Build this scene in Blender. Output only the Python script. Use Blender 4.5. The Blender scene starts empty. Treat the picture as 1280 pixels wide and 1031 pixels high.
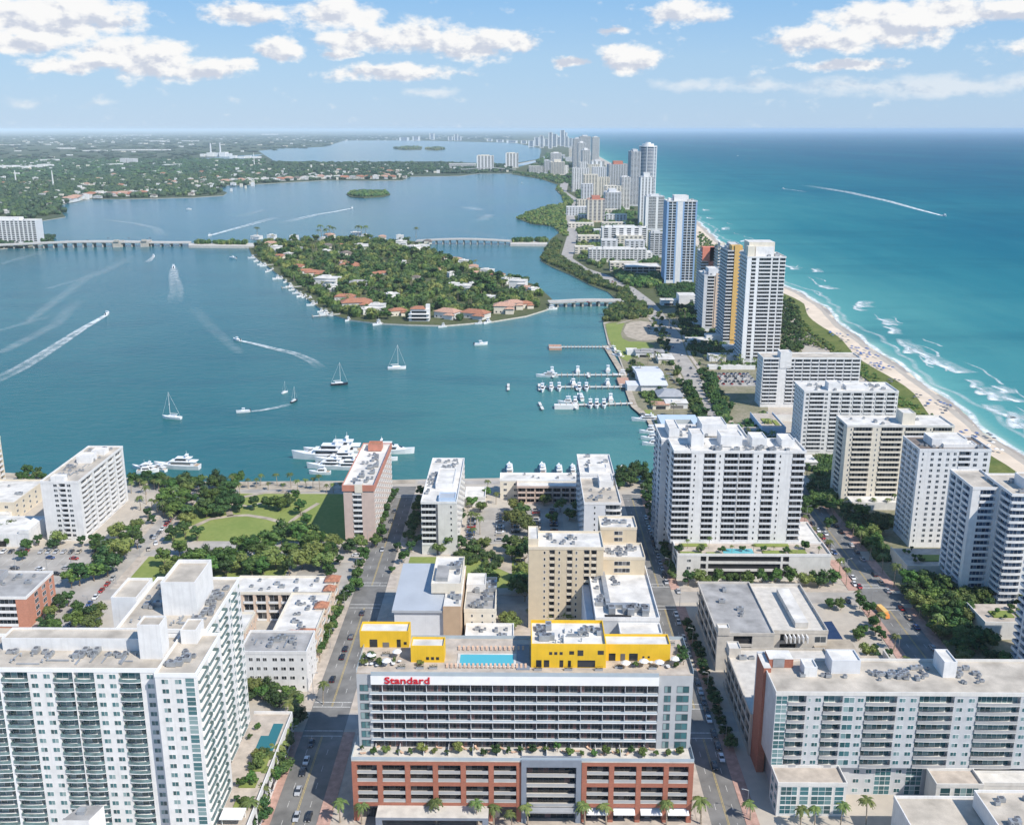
import bpy, math, random
from math import radians as R, sin, cos, pi, atan2, asin, sqrt, tan
random.seed(7)
scene = bpy.context.scene
COL = scene.collection

# ------------------------------------------------------------------ camera
CAM_H, FPX, PITCH, YAW = 200.0, 1260.0, R(15.7), R(0.57)
cam_d = bpy.data.cameras.new("camera"); cam = bpy.data.objects.new("camera", cam_d); COL.objects.link(cam)
cam.location = (0, 0, CAM_H); cam.rotation_euler = (R(90) - PITCH, 0, YAW)
cam_d.sensor_width = 36.0; cam_d.lens = 36.0 * FPX / 1280.0
cam_d.clip_start = 1.0; cam_d.clip_end = 400000.0
scene.camera = cam

# survey helpers: a sight line from the aerial viewpoint to a plane of known height gives a point of the place
_cp, _sp = cos(PITCH), sin(PITCH)
def ray(x, y):
    u = (x - 640) / FPX; v = -(y - 515.5) / FPX
    dx, dy, dz = u, _cp + v * _sp, -_sp + v * _cp
    c, s = cos(YAW), sin(YAW)
    return (dx * c - dy * s, dx * s + dy * c, dz)
def at(x, y, z=0.0):
    d = ray(x, y); t = (z - CAM_H) / d[2]
    return (d[0] * t, d[1] * t)
def height(xb, yb, yt):
    X, Y = at(xb, yb); d = ray(xb, yt)
    return CAM_H + d[2] * Y / d[1]

# ------------------------------------------------------------------ light
SUN_EL, SUN_AZ = 47.0, atan2(0.77, -0.64)          # direction to the sun, clockwise from +Y
sun_d = bpy.data.lights.new("sun", 'SUN'); sun = bpy.data.objects.new("sun", sun_d); COL.objects.link(sun)
sun_d.energy = 4.0; sun_d.angle = R(0.5); sun_d.color = (1.0, 0.94, 0.85)
sun.rotation_euler = (R(90 - SUN_EL), 0, -SUN_AZ + pi)
sun.location = (300, -250, 600)

EXPO = 0.42; SKY_GAIN = 10.0 / 2 ** EXPO * 1.0
world = bpy.data.worlds.new("World"); scene.world = world; world.use_nodes = True
W = world.node_tree; W.nodes.clear()
def wn(t, **k):
    n = W.nodes.new(t)
    for a, b in k.items(): setattr(n, a, b)
    return n
def wmath(op, a, b=None, c=None, clamp=False):
    n = wn('ShaderNodeMath', operation=op); n.use_clamp = clamp
    for i, q in enumerate((a, b, c)):
        if q is None: continue
        if isinstance(q, (int, float)): n.inputs[i].default_value = q
        else: W.links.new(q, n.inputs[i])
    return n.outputs[0]
def wvec(op, a, b=None):
    n = wn('ShaderNodeVectorMath', operation=op)
    for i, q in enumerate((a, b)):
        if q is None: continue
        if isinstance(q, tuple): n.inputs[i].default_value = q
        else: W.links.new(q, n.inputs[i])
    return n.outputs['Value'] if op == 'LENGTH' else n.outputs[0]
def wmap(v, a, b, c, d):
    n = wn('ShaderNodeMapRange', interpolation_type='SMOOTHSTEP')
    W.links.new(v, n.inputs[0])
    for i, q in enumerate((a, b, c, d)): n.inputs[i + 1].default_value = q
    return n.outputs[0]
def wnoise(vec, scale, detail, rough=0.55):
    n = wn('ShaderNodeTexNoise'); n.inputs['Scale'].default_value = scale
    n.inputs['Detail'].default_value = detail; n.inputs['Roughness'].default_value = rough
    W.links.new(vec, n.inputs['Vector']); return n
sky = wn('ShaderNodeTexSky', sky_type='NISHITA'); sky.sun_disc = False
sky.sun_elevation = R(SUN_EL); sky.sun_rotation = SUN_AZ
sky.altitude = 0; sky.air_density = 1.0; sky.dust_density = 0.1; sky.ozone_density = 2.5
geo = wn('ShaderNodeTexCoord')
sep = wn('ShaderNodeSeparateXYZ'); W.links.new(geo.outputs['Generated'], sep.inputs[0])
az = wmath('MULTIPLY', wmath('ARCTAN2', sep.outputs[0], sep.outputs[1]), 180 / pi)
el = wmath('MULTIPLY', wmath('ARCSINE', sep.outputs[2]), 180 / pi)
cmb = wn('ShaderNodeCombineXYZ'); W.links.new(az, cmb.inputs[0]); W.links.new(el, cmb.inputs[1])
vec0 = cmb.outputs[0]
stretch = wvec('MULTIPLY', vec0, (0.75, 1.25, 1.0))
nz = wnoise(stretch, 0.42, 7, 0.62)
warp = wvec('MULTIPLY', wvec('SUBTRACT', nz.outputs['Color'], (0.5, 0.5, 0.5)), (2.4, 1.3, 0.0))
vec = wvec('ADD', vec0, warp)
# cumulus banks: x, y, half width, half height, weight
CLOUDS = [(55,22,115,34,1.1),(15,52,60,16,1),(125,28,60,20,.9),(300,14,55,16,1),(165,72,85,26,1.1),(110,84,75,13,.9),(240,84,70,18,.9),
 (295,80,36,10,.8),(345,62,36,15,1),(420,20,58,22,1),(450,46,75,18,1),(520,44,55,24,1),(590,55,70,22,1.05),(640,52,34,17,1),(490,92,95,13,.9),
 (425,66,40,8,.7),(540,116,38,7,.55),(790,72,46,20,1.1),(712,77,30,7,.9),(850,14,58,18,1),(765,36,22,6,.8),(1035,47,85,16,1),(1110,30,85,28,1.1),
 (1190,16,90,20,1),(1270,14,70,14,.9),(1060,80,72,9,.8),(955,108,85,11,.45),(1060,108,110,13,.5),(1180,106,120,15,.55),(1285,100,70,13,.55),
 (860,108,60,11,.4),(30,128,36,7,.4),(120,130,28,5,.3),(-150,60,120,30,1),(1420,60,130,30,1),(-300,110,140,20,.7),(1600,110,160,24,.8),(390,-60,160,36,1),(900,-80,180,36,1)]
d1 = d2 = d3 = None
for cx, cy, rx, ry, w in CLOUDS:
    d = ray(cx, cy); a0 = atan2(d[0], d[1]) * 180 / pi; e0 = asin(d[2] / sqrt(sum(q * q for q in d))) * 180 / pi
    sx, sy = rx * 0.043, ry * 0.043
    for sh in (0, 1):
        if sh and (ry < 12 or w < .6): continue
        L = wvec('LENGTH', wvec('MULTIPLY', wvec('SUBTRACT', vec, (a0 + 0.1 * sx * sh, e0 + 0.55 * sy * sh, 0)), (1 / sx, 1 / sy, 0)))
        v = wmath('MULTIPLY', wmath('SUBTRACT', 1.25, L), w, clamp=True)
        if w < .6: d3 = v if d3 is None else wmath('MAXIMUM', d3, v)
        elif sh: d2 = v if d2 is None else wmath('MAXIMUM', d2, v)
        else: d1 = v if d1 is None else wmath('MAXIMUM', d1, v)
nz2 = wnoise(stretch, 0.9, 8, 0.6)
nsun = wnoise(wvec('ADD', stretch, (0.28, 0.45, 0.0)), 0.9, 8, 0.6)
dens = wmath('ADD', d1, wmath('MULTIPLY', wmath('SUBTRACT', nz2.outputs[0], 0.52), 1.9))
thin_ = wmap(wmath('ADD', wmath('MULTIPLY', d3, 1.6), wmath('MULTIPLY', wmath('SUBTRACT', nz2.outputs[0], 0.5), 1.5)), 0.15, 0.9, 0.0, 0.5)
alpha = wmath('MAXIMUM', wmap(dens, 0.12, 0.66, 0.0, 0.94), thin_)
relief = wmath('MULTIPLY', wmath('SUBTRACT', nz2.outputs[0], nsun.outputs[0]), 1.5)
under = wmath('SUBTRACT', wmath('MULTIPLY', d1, 1.0), d2)
shade = wmath('SUBTRACT', wmath('ADD', 0.95, relief), wmath('MULTIPLY', under, 0.50), None, False)
shade = wmath('MINIMUM', wmath('MAXIMUM', shade, 0.56), 1.02)
ccol = wn('ShaderNodeMix', data_type='RGBA'); ccol.inputs[6].default_value = (0.62, 0.66, 0.76, 1); ccol.inputs[7].default_value = (1.0, 0.985, 0.965, 1)
W.links.new(wmap(shade, 0.55, 0.95, 0, 1), ccol.inputs[0])
bg1 = wn('ShaderNodeBackground'); bg1.inputs[1].default_value = 0.10
# low humid air over the sea: pale blue towards the horizon
hr = wn('ShaderNodeValToRGB'); W.links.new(wmath('DIVIDE', el, 60.0, None, True), hr.inputs[0])
ce = hr.color_ramp.elements; ce[0].position = 0.0; ce[0].color = (.40, .59, .84, 1); ce[1].position = 1.0; ce[1].color = (.10, .25, .56, 1)
for q, cc in ((.06, (.37, .585, .845)), (.14, (.20, .475, .85)), (.27, (.095, .365, .82)), (.5, (.13, .33, .70))):
    k_ = ce.new(q); k_.color = (*cc, 1)
air = wvec('SCALE', hr.outputs[0]); air.node.inputs['Scale'].default_value = SKY_GAIN
skym = wn('ShaderNodeMix', data_type='RGBA'); skym.inputs[0].default_value = .85
W.links.new(sky.outputs[0], skym.inputs[6]); W.links.new(air, skym.inputs[7]); W.links.new(skym.outputs[2], bg1.inputs[0])
bg2 = wn('ShaderNodeBackground'); W.links.new(ccol.outputs[2], bg2.inputs[0]); bg2.inputs[1].default_value = 1.0 / 2 ** EXPO
mixw = wn('ShaderNodeMixShader'); W.links.new(alpha, mixw.inputs[0]); W.links.new(bg1.outputs[0], mixw.inputs[1]); W.links.new(bg2.outputs[0], mixw.inputs[2])
wout = wn('ShaderNodeOutputWorld'); W.links.new(mixw.outputs[0], wout.inputs[0])
world.cycles.sampling_method = 'MANUAL'; world.cycles.sample_map_resolution = 512

scene.view_settings.view_transform = 'Standard'; scene.view_settings.look = 'None'
scene.view_settings.exposure = EXPO; scene.view_settings.gamma = 1.0
scene.cycles.max_bounces = 5; scene.cycles.volume_bounces = 2; scene.cycles.transparent_max_bounces = 12
scene.cycles.use_denoising = True

# ------------------------------------------------------------------ mesh builder
IDT = (0.0, 0.0, 0.0, 1.0, 0.0)
def xf(x=0, y=0, z=0, rot=0): return (x, y, z, cos(rot), sin(rot))
class MB:
    def __init__(s): s.v = []; s.f = []; s.m = []
    def pt(s, p, T=IDT):
        x, y, z = p
        s.v.append((T[0] + x * T[3] - y * T[4], T[1] + x * T[4] + y * T[3], T[2] + z)); return len(s.v) - 1
    def face(s, pts, mi=0, T=IDT):
        s.f.append([s.pt(p, T) for p in pts]); s.m.append(mi)
    def box(s, x0, x1, y0, y1, z0, z1, mi=0, T=IDT, top=None):
        i = [s.pt(p, T) for p in ((x0,y0,z0),(x1,y0,z0),(x1,y1,z0),(x0,y1,z0),(x0,y0,z1),(x1,y0,z1),(x1,y1,z1),(x0,y1,z1))]
        for q in ((0,3,2,1),(4,5,6,7),(0,1,5,4),(1,2,6,5),(2,3,7,6),(3,0,4,7)):
            s.f.append([i[k] for k in q]); s.m.append(mi)
        if top is not None: s.m[-5] = top
    def prism(s, pts, z0, z1, mi=0, top=None, T=IDT):
        n = len(pts)
        a = sum(pts[i][0] * pts[(i+1) % n][1] - pts[(i+1) % n][0] * pts[i][1] for i in range(n))
        if a < 0: pts = pts[::-1]
        lo = [s.pt((p[0], p[1], z0), T) for p in pts]; hi = [s.pt((p[0], p[1], z1), T) for p in pts]
        s.f.append(hi); s.m.append(mi if top is None else top)
        for k in range(n):
            s.f.append([lo[k], lo[(k+1) % n], hi[(k+1) % n], hi[k]]); s.m.append(mi)
    def sheet(s, pts, z, mi=0):
        n = len(pts)
        a = sum(pts[i][0] * pts[(i+1) % n][1] - pts[(i+1) % n][0] * pts[i][1] for i in range(n))
        if a < 0: pts = pts[::-1]
        s.face([(p[0], p[1], z) for p in pts], mi)
    def tube(s, path, radii, n=6, mi=0, T=IDT, cap=True):
        rings = []
        for k, p in enumerate(path):
            a = path[max(0, k-1)]; b = path[min(len(path)-1, k+1)]
            d = [b[j] - a[j] for j in range(3)]; l = sqrt(sum(q*q for q in d)) or 1; d = [q / l for q in d]
            u = (1, 0, 0) if abs(d[0]) < .8 else (0, 1, 0)
            e = [d[1]*u[2]-d[2]*u[1], d[2]*u[0]-d[0]*u[2], d[0]*u[1]-d[1]*u[0]]; l = sqrt(sum(q*q for q in e)); e = [q/l for q in e]
            g = [d[1]*e[2]-d[2]*e[1], d[2]*e[0]-d[0]*e[2], d[0]*e[1]-d[1]*e[0]]
            r = radii[k]
            rings.append([s.pt([p[j] + r*(cos(2*pi*i/n)*e[j] + sin(2*pi*i/n)*g[j]) for j in range(3)], T) for i in range(n)])
        for A, B in zip(rings, rings[1:]):
            for i in range(n):
                s.f.append([A[i], A[(i+1) % n], B[(i+1) % n], B[i]]); s.m.append(mi)
        if cap:
            s.f.append(rings[-1][:]); s.m.append(mi); s.f.append(rings[0][::-1]); s.m.append(mi)
    def loft(s, rings, mi=0, T=IDT, cap=True):
        idx = [[s.pt(p, T) for p in r] for r in rings]; n = len(rings[0])
        for A, B in zip(idx, idx[1:]):
            for i in range(n):
                s.f.append([A[i], A[(i+1) % n], B[(i+1) % n], B[i]]); s.m.append(mi)
        if cap:
            s.f.append(idx[0][::-1]); s.m.append(mi); s.f.append(idx[-1][:]); s.m.append(mi)
    def mesh(s, name, mats, smooth=False):
        me = bpy.data.meshes.new(name); me.from_pydata(s.v, [], s.f)
        if not isinstance(mats, (list, tuple)): mats = [mats]
        for m in mats: me.materials.append(m)
        me.polygons.foreach_set('material_index', s.m)
        if smooth: me.polygons.foreach_set('use_smooth', [True] * len(s.f))
        me.update(); return me
    def build(s, name, mats, parent=None, loc=(0,0,0), rot=0, smooth=False):
        return link(name, s.mesh(name, mats, smooth), parent, loc, rot)
def link(name, data, parent=None, loc=(0,0,0), rot=0):
    o = bpy.data.objects.new(name, data); COL.objects.link(o)
    o.location = loc; o.rotation_euler = (0, 0, rot)
    if parent: o.parent = parent
    return o
def tag(o, label, cat, group=None, kind=None):
    if label: o['label'] = label
    if cat: o['category'] = cat
    if group: o['group'] = group
    if kind: o['kind'] = kind
    return o
def thing(name, label, cat, loc=(0,0,0), rot=0, group=None):
    return tag(link(name, None, None, loc, rot), label, cat, group)
def struct(o): o['kind'] = 'structure'; return o
def kids(o): return list(o.children)
def copy_tree(o, parent=None):
    c = o.copy(); COL.objects.link(c)
    if parent: c.parent = parent
    for ch in kids(o): copy_tree(ch, c)
    return c

# ------------------------------------------------------------------ materials
def nodes(name):
    m = bpy.data.materials.new(name); m.use_nodes = True
    t = m.node_tree; return m, t, t.nodes['Principled BSDF']
def N(t, kind, **k):
    n = t.nodes.new(kind)
    for a, b in k.items(): setattr(n, a, b)
    return n
def mixc(t, fac, a, b, blend='MIX'):
    n = N(t, 'ShaderNodeMix', data_type='RGBA', blend_type=blend)
    for i, q in ((0, fac), (6, a), (7, b)):
        if isinstance(q, (int, float)): n.inputs[i].default_value = q
        elif isinstance(q, tuple): n.inputs[i].default_value = q if len(q) == 4 else (*q, 1)
        else: t.links.new(q, n.inputs[i])
    return n.outputs[2]
def pos(t): return N(t, 'ShaderNodeNewGeometry').outputs['Position']
def noise(t, vec, scale, detail=4, rough=.55):
    n = N(t, 'ShaderNodeTexNoise'); n.inputs['Scale'].default_value = scale; n.inputs['Detail'].default_value = detail
    n.inputs['Roughness'].default_value = rough; t.links.new(vec, n.inputs['Vector']); return n.outputs[0]
def ramp(t, v, a, b, lo=0.0, hi=1.0):
    n = N(t, 'ShaderNodeMapRange'); t.links.new(v, n.inputs[0])
    for i, q in enumerate((a, b, lo, hi)): n.inputs[i+1].default_value = q
    return n.outputs[0]
def scalev(t, vec, sc):
    n = N(t, 'ShaderNodeVectorMath', operation='MULTIPLY'); t.links.new(vec, n.inputs[0]); n.inputs[1].default_value = sc; return n.outputs[0]
def plain(name, c, rough=.7, var=.12, sc=.35, streak=0.0, spec=.3, metal=0.0, fine=0.0):
    """painted or rendered surface with broad weathering, vertical run-off streaks and fine grain"""
    m, t, b = nodes(name); p = pos(t)
    n1 = noise(t, p, sc, 5)
    dark = tuple(q * (1 - 2.2 * var) for q in c); light = tuple(min(.9, q * (1 + .6 * var)) for q in c)
    col = mixc(t, ramp(t, n1, .3, .7), dark, light)
    if streak:
        n2 = noise(t, scalev(t, p, (1.6, 1.6, .05)), 1.0, 4)
        col = mixc(t, ramp(t, n2, .52, .8, 0, streak), col, tuple(q * .62 for q in c))
    if fine:
        n3 = noise(t, p, 3.5, 3); col = mixc(t, ramp(t, n3, .35, .75, 0, fine), col, tuple(q * .55 for q in c))
    t.links.new(col, b.inputs['Base Color']); b.inputs['Roughness'].default_value = rough
    b.inputs['Specular IOR Level'].default_value = spec; b.inputs['Metallic'].default_value = metal
    return m
M = {}
for k, c, kw in (
    ('white', (.77,.76,.745), dict(var=.055, streak=.42)), ('white_bright', (.83,.83,.82), dict(var=.03)),
    ('offwhite', (.70,.68,.64), dict(var=.06, streak=.3)), ('pale_grey', (.56,.57,.58), dict(var=.06, streak=.25)),
    ('light_grey', (.66,.67,.69), dict(var=.04, streak=.2)), ('mid_grey', (.44,.455,.47), dict(var=.05, streak=.2)), ('grey', (.36,.37,.39), dict(var=.08, streak=.2)), ('dark_grey', (.13,.135,.15), dict(var=.1)),
    ('steel', (.22,.25,.30), dict(var=.06)), ('beige', (.66,.55,.39), dict(var=.05, streak=.2)), ('beige_light', (.72,.63,.49), dict(var=.05, streak=.2)),
    ('cream', (.74,.68,.57), dict(var=.05, streak=.2)), ('peach', (.72,.56,.44), dict(var=.06, streak=.2)), ('pinkish', (.60,.47,.41), dict(var=.05, streak=.15)),
    ('tan', (.50,.36,.24), dict(var=.05)), ('concrete', (.50,.46,.40), dict(var=.1, streak=.35, fine=.15)), ('concrete_light', (.62,.58,.52), dict(var=.1, fine=.15)),
    ('yellow', (.80,.50,.03), dict(var=.06, sc=.25, streak=.3)), ('yellow_soft', (.72,.46,.16), dict(var=.04)), ('red_paint', (.55,.14,.08), dict(var=.06)),
    ('coral_bright', (.72,.25,.17), dict(var=.05)), ('coral', (.55,.235,.165), dict(var=.08)), ('terracotta', (.47,.21,.125), dict(var=.22, sc=.9, fine=.3)), ('terracotta_pale', (.60,.36,.26), dict(var=.2, sc=.9, fine=.25)),
    ('roof_grey', (.42,.41,.40), dict(var=.22, sc=.14, fine=.4, rough=.9)), ('roof_gravel', (.58,.52,.44), dict(var=.2, sc=.14, fine=.4, rough=.9)),
    ('roof_white', (.75,.72,.67), dict(var=.16, sc=.16, fine=.28, rough=.8)), ('roof_blue', (.42,.45,.49), dict(var=.05, sc=.1, rough=.5)), ('roof_brown', (.22,.18,.15), dict(var=.15, sc=.25, fine=.3)),
    ('blue_paint', (.16,.30,.55), dict(var=.04)), ('blue_sky', (.27,.42,.64), dict(var=.04)), ('blue_pale', (.47,.58,.72), dict(var=.04)), ('metal', (.42,.44,.46), dict(rough=.45, metal=.4)),
    ('sidewalk', (.53,.46,.39), dict(var=.14, sc=.3, fine=.2, rough=.9)), ('pink_paving', (.52,.33,.27), dict(var=.16, sc=.5, fine=.25, rough=.9)),
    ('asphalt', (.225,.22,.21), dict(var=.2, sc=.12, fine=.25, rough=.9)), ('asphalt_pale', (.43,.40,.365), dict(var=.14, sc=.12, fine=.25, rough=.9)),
    ('lot', (.43,.40,.36), dict(var=.16, sc=.1, fine=.25, rough=.9)), ('paint_white', (.62,.61,.58), dict(var=.2, sc=1.5)), ('paint_yellow', (.55,.42,.16), dict(var=.2, sc=1.5)),
    ('dirt', (.50,.43,.34), dict(var=.2, sc=.15, fine=.25, rough=.95)), ('sand', (.72,.60,.47), dict(var=.09, sc=.05, fine=.15, rough=.95)),
    ('wet_sand', (.42,.34,.25), dict(var=.1, sc=.05, rough=.35, spec=.4)), ('wood_deck', (.46,.36,.27), dict(var=.15, sc=.8)), ('trunk', (.22,.17,.12), dict(var=.2, sc=1.5)), ('palm_trunk', (.40,.33,.25), dict(var=.2, sc=2.0)),
    ('boat_white', (.82,.82,.82), dict(var=.02, rough=.3, spec=.5)), ('boat_dark', (.03,.04,.06), dict(var=.05, rough=.25, spec=.5)), ('tyre', (.02,.02,.02), dict(var=.1)),
    ('sign_red', (.52,.012,.025), dict(var=.02)), ('awning', (.80,.80,.79), dict(var=.05)), ('lounger', (.62,.42,.30), dict(var=.1)), ('cloth_blue', (.06,.13,.33), dict(var=.1)),
    ('orange_paint', (.80,.27,.06), dict(var=.05)), ('solar', (.02,.035,.09), dict(var=.1, rough=.25, spec=.5)), ('court', (.12,.32,.20), dict(var=.05))):
    M[k] = plain(k, c, **kw)

def brick(name, c):
    m, t, b = nodes(name); p = pos(t)
    s = N(t, 'ShaderNodeSeparateXYZ'); t.links.new(p, s.inputs[0])
    ad = N(t, 'ShaderNodeMath', operation='ADD'); t.links.new(s.outputs[0], ad.inputs[0]); t.links.new(s.outputs[1], ad.inputs[1])
    cb = N(t, 'ShaderNodeCombineXYZ'); t.links.new(ad.outputs[0], cb.inputs[0]); t.links.new(s.outputs[2], cb.inputs[1])
    bt = N(t, 'ShaderNodeTexBrick'); t.links.new(cb.outputs[0], bt.inputs['Vector']); bt.inputs['Scale'].default_value = 1.0
    bt.inputs['Brick Width'].default_value = .6; bt.inputs['Row Height'].default_value = .25; bt.inputs['Mortar Size'].default_value = .012
    bt.inputs['Color1'].default_value = (*c, 1); bt.inputs['Color2'].default_value = (*[q*.8 for q in c], 1); bt.inputs['Mortar'].default_value = (*[q*.7+.1 for q in c], 1)
    col = mixc(t, ramp(t, noise(t, p, .25, 5), .35, .75, 0, .35), bt.outputs[0], tuple(q*.6 for q in c))
    t.links.new(col, b.inputs['Base Color']); b.inputs['Roughness'].default_value = .85; return m
M['brick'] = brick('brick', (.41,.145,.088)); M['brick_pale'] = brick('brick_pale', (.58,.25,.16))

def glass(name, dark, light, rough=.12, frac=.3, spec=.6):
    """window glass: each pane differs (blinds, curtains)"""
    m, t, b = nodes(name)
    g = N(t, 'ShaderNodeNewGeometry'); o = N(t, 'ShaderNodeObjectInfo')
    a = N(t, 'ShaderNodeMath', operation='ADD'); t.links.new(g.outputs['Random Per Island'], a.inputs[0]); t.links.new(o.outputs['Random'], a.inputs[1])
    f = N(t, 'ShaderNodeMath', operation='FRACT'); t.links.new(a.outputs[0], f.inputs[0])
    r = ramp(t, f.outputs[0], 1 - frac, 1.0, 0, 1); r2 = ramp(t, f.outputs[0], 0, .6, .5, 1.25)
    mu = N(t, 'ShaderNodeVectorMath', operation='SCALE'); mu.inputs[0].default_value = dark; t.links.new(r2, mu.inputs['Scale'])
    t.links.new(mixc(t, r, mu.outputs[0], light), b.inputs['Base Color'])
    b.inputs['Roughness'].default_value = rough; b.inputs['Specular IOR Level'].default_value = spec; return m
M['glass'] = glass('glass', (.035,.048,.06), (.26,.27,.27))
M['glass_teal'] = glass('glass_teal', (.045,.135,.15), (.28,.38,.38), frac=.4)
M['glass_blue'] = glass('glass_blue', (.05,.09,.16), (.28,.36,.45))
M['glass_dark'] = glass('glass_dark', (.022,.026,.032), (.20,.19,.18), frac=.25)
M['glass_hotel'] = glass('glass_hotel', (.022,.032,.042), (.16,.09,.09), frac=.28)
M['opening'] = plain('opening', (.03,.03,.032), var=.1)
M['rail_dark'] = plain('rail_dark', (.16,.255,.26), var=.25, sc=.6, rough=.3, spec=.5)
M['rail_glass'] = plain('rail_glass', (.40,.47,.52), var=.05, rough=.2, spec=.5)
M['rail_white'] = plain('rail_white', (.74,.74,.74), var=.04)
M['rail_grey'] = plain('rail_grey', (.40,.40,.40), var=.04)

def leafmat(name, c1, c2, sat=1):
    m, t, b = nodes(name)
    g = N(t, 'ShaderNodeNewGeometry'); o = N(t, 'ShaderNodeObjectInfo')
    c = mixc(t, g.outputs['Random Per Island'], c1, c2)
    hs = N(t, 'ShaderNodeHueSaturation'); t.links.new(c, hs.inputs['Color'])
    t.links.new(ramp(t, o.outputs['Random'], 0, 1, .474, .525), hs.inputs['Hue'])
    w = N(t, 'ShaderNodeTexWhiteNoise', noise_dimensions='1D'); t.links.new(o.outputs['Random'], w.inputs['W'])
    t.links.new(ramp(t, w.outputs[0], 0, 1, .65, 1.35), hs.inputs['Value'])
    t.links.new(hs.outputs[0], b.inputs['Base Color']); b.inputs['Roughness'].default_value = .6; b.inputs['Specular IOR Level'].default_value = .25
    return m
M['leaf'] = leafmat('leaf', (.038,.090,.020), (.105,.175,.036))
M['leaf_far'] = leafmat('leaf_far', (.018,.048,.024), (.045,.085,.035))
M['leaf_dark'] = leafmat('leaf_dark', (.022,.062,.019), (.070,.125,.033))
M['leaf_olive'] = leafmat('leaf_olive', (.085,.125,.030), (.17,.205,.055))
M['frond'] = leafmat('frond', (.06,.10,.028), (.15,.18,.05))
def ground(name, stops, sc, rough=.95):
    m, t, b = nodes(name); p = pos(t)
    n1 = noise(t, p, sc, 6, .6); n2 = noise(t, p, sc * 9, 4)
    c = mixc(t, ramp(t, n1, .3, .7), stops[0], stops[1]); c = mixc(t, ramp(t, n2, .4, .75, 0, .6), c, stops[2])
    t.links.new(c, b.inputs['Base Color']); b.inputs['Roughness'].default_value = rough; b.inputs['Specular IOR Level'].default_value = .15; return m
M['lawn'] = ground('lawn', ((.19,.245,.065),(.27,.30,.09),(.15,.205,.05)), .05)
M['dune'] = ground('dune', ((.10,.14,.035),(.19,.20,.06),(.06,.09,.025)), .06)
M['scrub'] = ground('scrub', ((.055,.075,.03),(.10,.12,.045),(.16,.14,.10)), .02)
M['suburb'] = ground('suburb', ((.030,.060,.025),(.075,.10,.045),(.17,.16,.13)), .0035)
M['garden'] = ground('garden', ((.17,.17,.09),(.36,.31,.24),(.08,.105,.04)), .045)
M['city'] = ground('city', ((.44,.39,.33),(.50,.45,.38),(.36,.33,.29)), .03)
# ------------------------------------------------------------------ water and land
def pxs(l): return [at(*p) for p in l]
def resample(pts, step):
    out = []
    for (x0, y0), (x1, y1) in zip(pts, pts[1:]):
        n = max(1, int(sqrt((x1-x0)**2 + (y1-y0)**2) / step))
        out += [(x0 + (x1-x0)*k/n, y0 + (y1-y0)*k/n) for k in range(n)]
    return out + [pts[-1]]
SHORE = [(318, -400), (318, 300), (318, 500)] + pxs([(1277,568),(1231,539),(1175,493),(1109,447),(1057,411),(1027,381),(1001,366),(976,355),(940,330),(903,306),(873,278),(850,262),(830,250),(800,232),(765,205),(735,188),(712,178)]) + [(1100, 31000), (1500, 60000), (2500, 150000)]
def water_mat(name, bay):
    m, t, b = nodes(name); p = pos(t)
    if bay:
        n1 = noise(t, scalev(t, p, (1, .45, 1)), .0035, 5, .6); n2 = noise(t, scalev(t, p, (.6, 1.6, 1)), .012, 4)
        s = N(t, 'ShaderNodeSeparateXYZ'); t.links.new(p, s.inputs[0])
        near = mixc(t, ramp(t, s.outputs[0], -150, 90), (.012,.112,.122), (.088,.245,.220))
        far = mixc(t, ramp(t, s.outputs[1], 700, 2600), near, (.028,.125,.180))  # bluer with distance: the sky's reflection is put into the base colour
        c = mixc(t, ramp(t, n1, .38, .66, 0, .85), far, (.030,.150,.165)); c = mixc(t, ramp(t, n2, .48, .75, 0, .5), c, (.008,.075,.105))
    else:
        a = N(t, 'ShaderNodeAttribute', attribute_name='offshore')
        n1 = noise(t, scalev(t, p, (1, .25, 1)), .012, 5, .6); n2 = noise(t, scalev(t, p, (1, .2, 1)), .0016, 5, .6)
        w = N(t, 'ShaderNodeMath', operation='MULTIPLY_ADD'); t.links.new(ramp(t, n1, .25, .75, -.45, .45), w.inputs[0]); t.links.new(a.outputs['Fac'], w.inputs[1]); t.links.new(a.outputs['Fac'], w.inputs[2])
        lg = N(t, 'ShaderNodeMath', operation='LOGARITHM'); t.links.new(w.outputs[0], lg.inputs[0]); lg.inputs[1].default_value = 10
        cr = N(t, 'ShaderNodeValToRGB'); t.links.new(ramp(t, lg.outputs[0], .5, 4.5), cr.inputs[0])
        e = cr.color_ramp.elements
        st = [(0, (.55,.60,.50)), (.09, (.22,.40,.37)), (.19, (.10,.31,.31)), (.36, (.060,.240,.258)), (.49, (.024,.170,.215)), (.59, (.010,.125,.185)), (.72, (.008,.090,.160)), (1, (.008,.075,.145))]
        e[0].position, e[0].color = st[0][0], (*st[0][1], 1); e[1].position, e[1].color = 1, (*st[-1][1], 1)
        for q, cc in st[1:-1]:
            k = e.new(q); k.color = (*cc, 1)
        c = mixc(t, ramp(t, n2, .45, .68, 0, .45), cr.outputs[0], (.018,.165,.205)); n3 = noise(t, scalev(t, p, (.5, 1.4, 1)), .004, 5, .6); c = mixc(t, ramp(t, n3, .5, .72, 0, .45), c, (.006,.085,.14))  # noise patches: cloud shadows and wind painted into the water colour
    t.links.new(c, b.inputs['Base Color'])
    b.inputs['Roughness'].default_value = .16; b.inputs['IOR'].default_value = 1.33; b.inputs['Specular IOR Level'].default_value = .13 if bay else .0
    b1 = N(t, 'ShaderNodeBump'); b1.inputs['Strength'].default_value = .55; b1.inputs['Distance'].default_value = 1.2
    h = noise(t, scalev(t, p, (.55, 1.0, 1)), .16, 6, .65); t.links.new(h, b1.inputs['Height']); t.links.new(b1.outputs[0], b.inputs['Normal'])
    return m
M['ocean'] = water_mat('ocean', False); M['bay'] = water_mat('bay', True)
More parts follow.
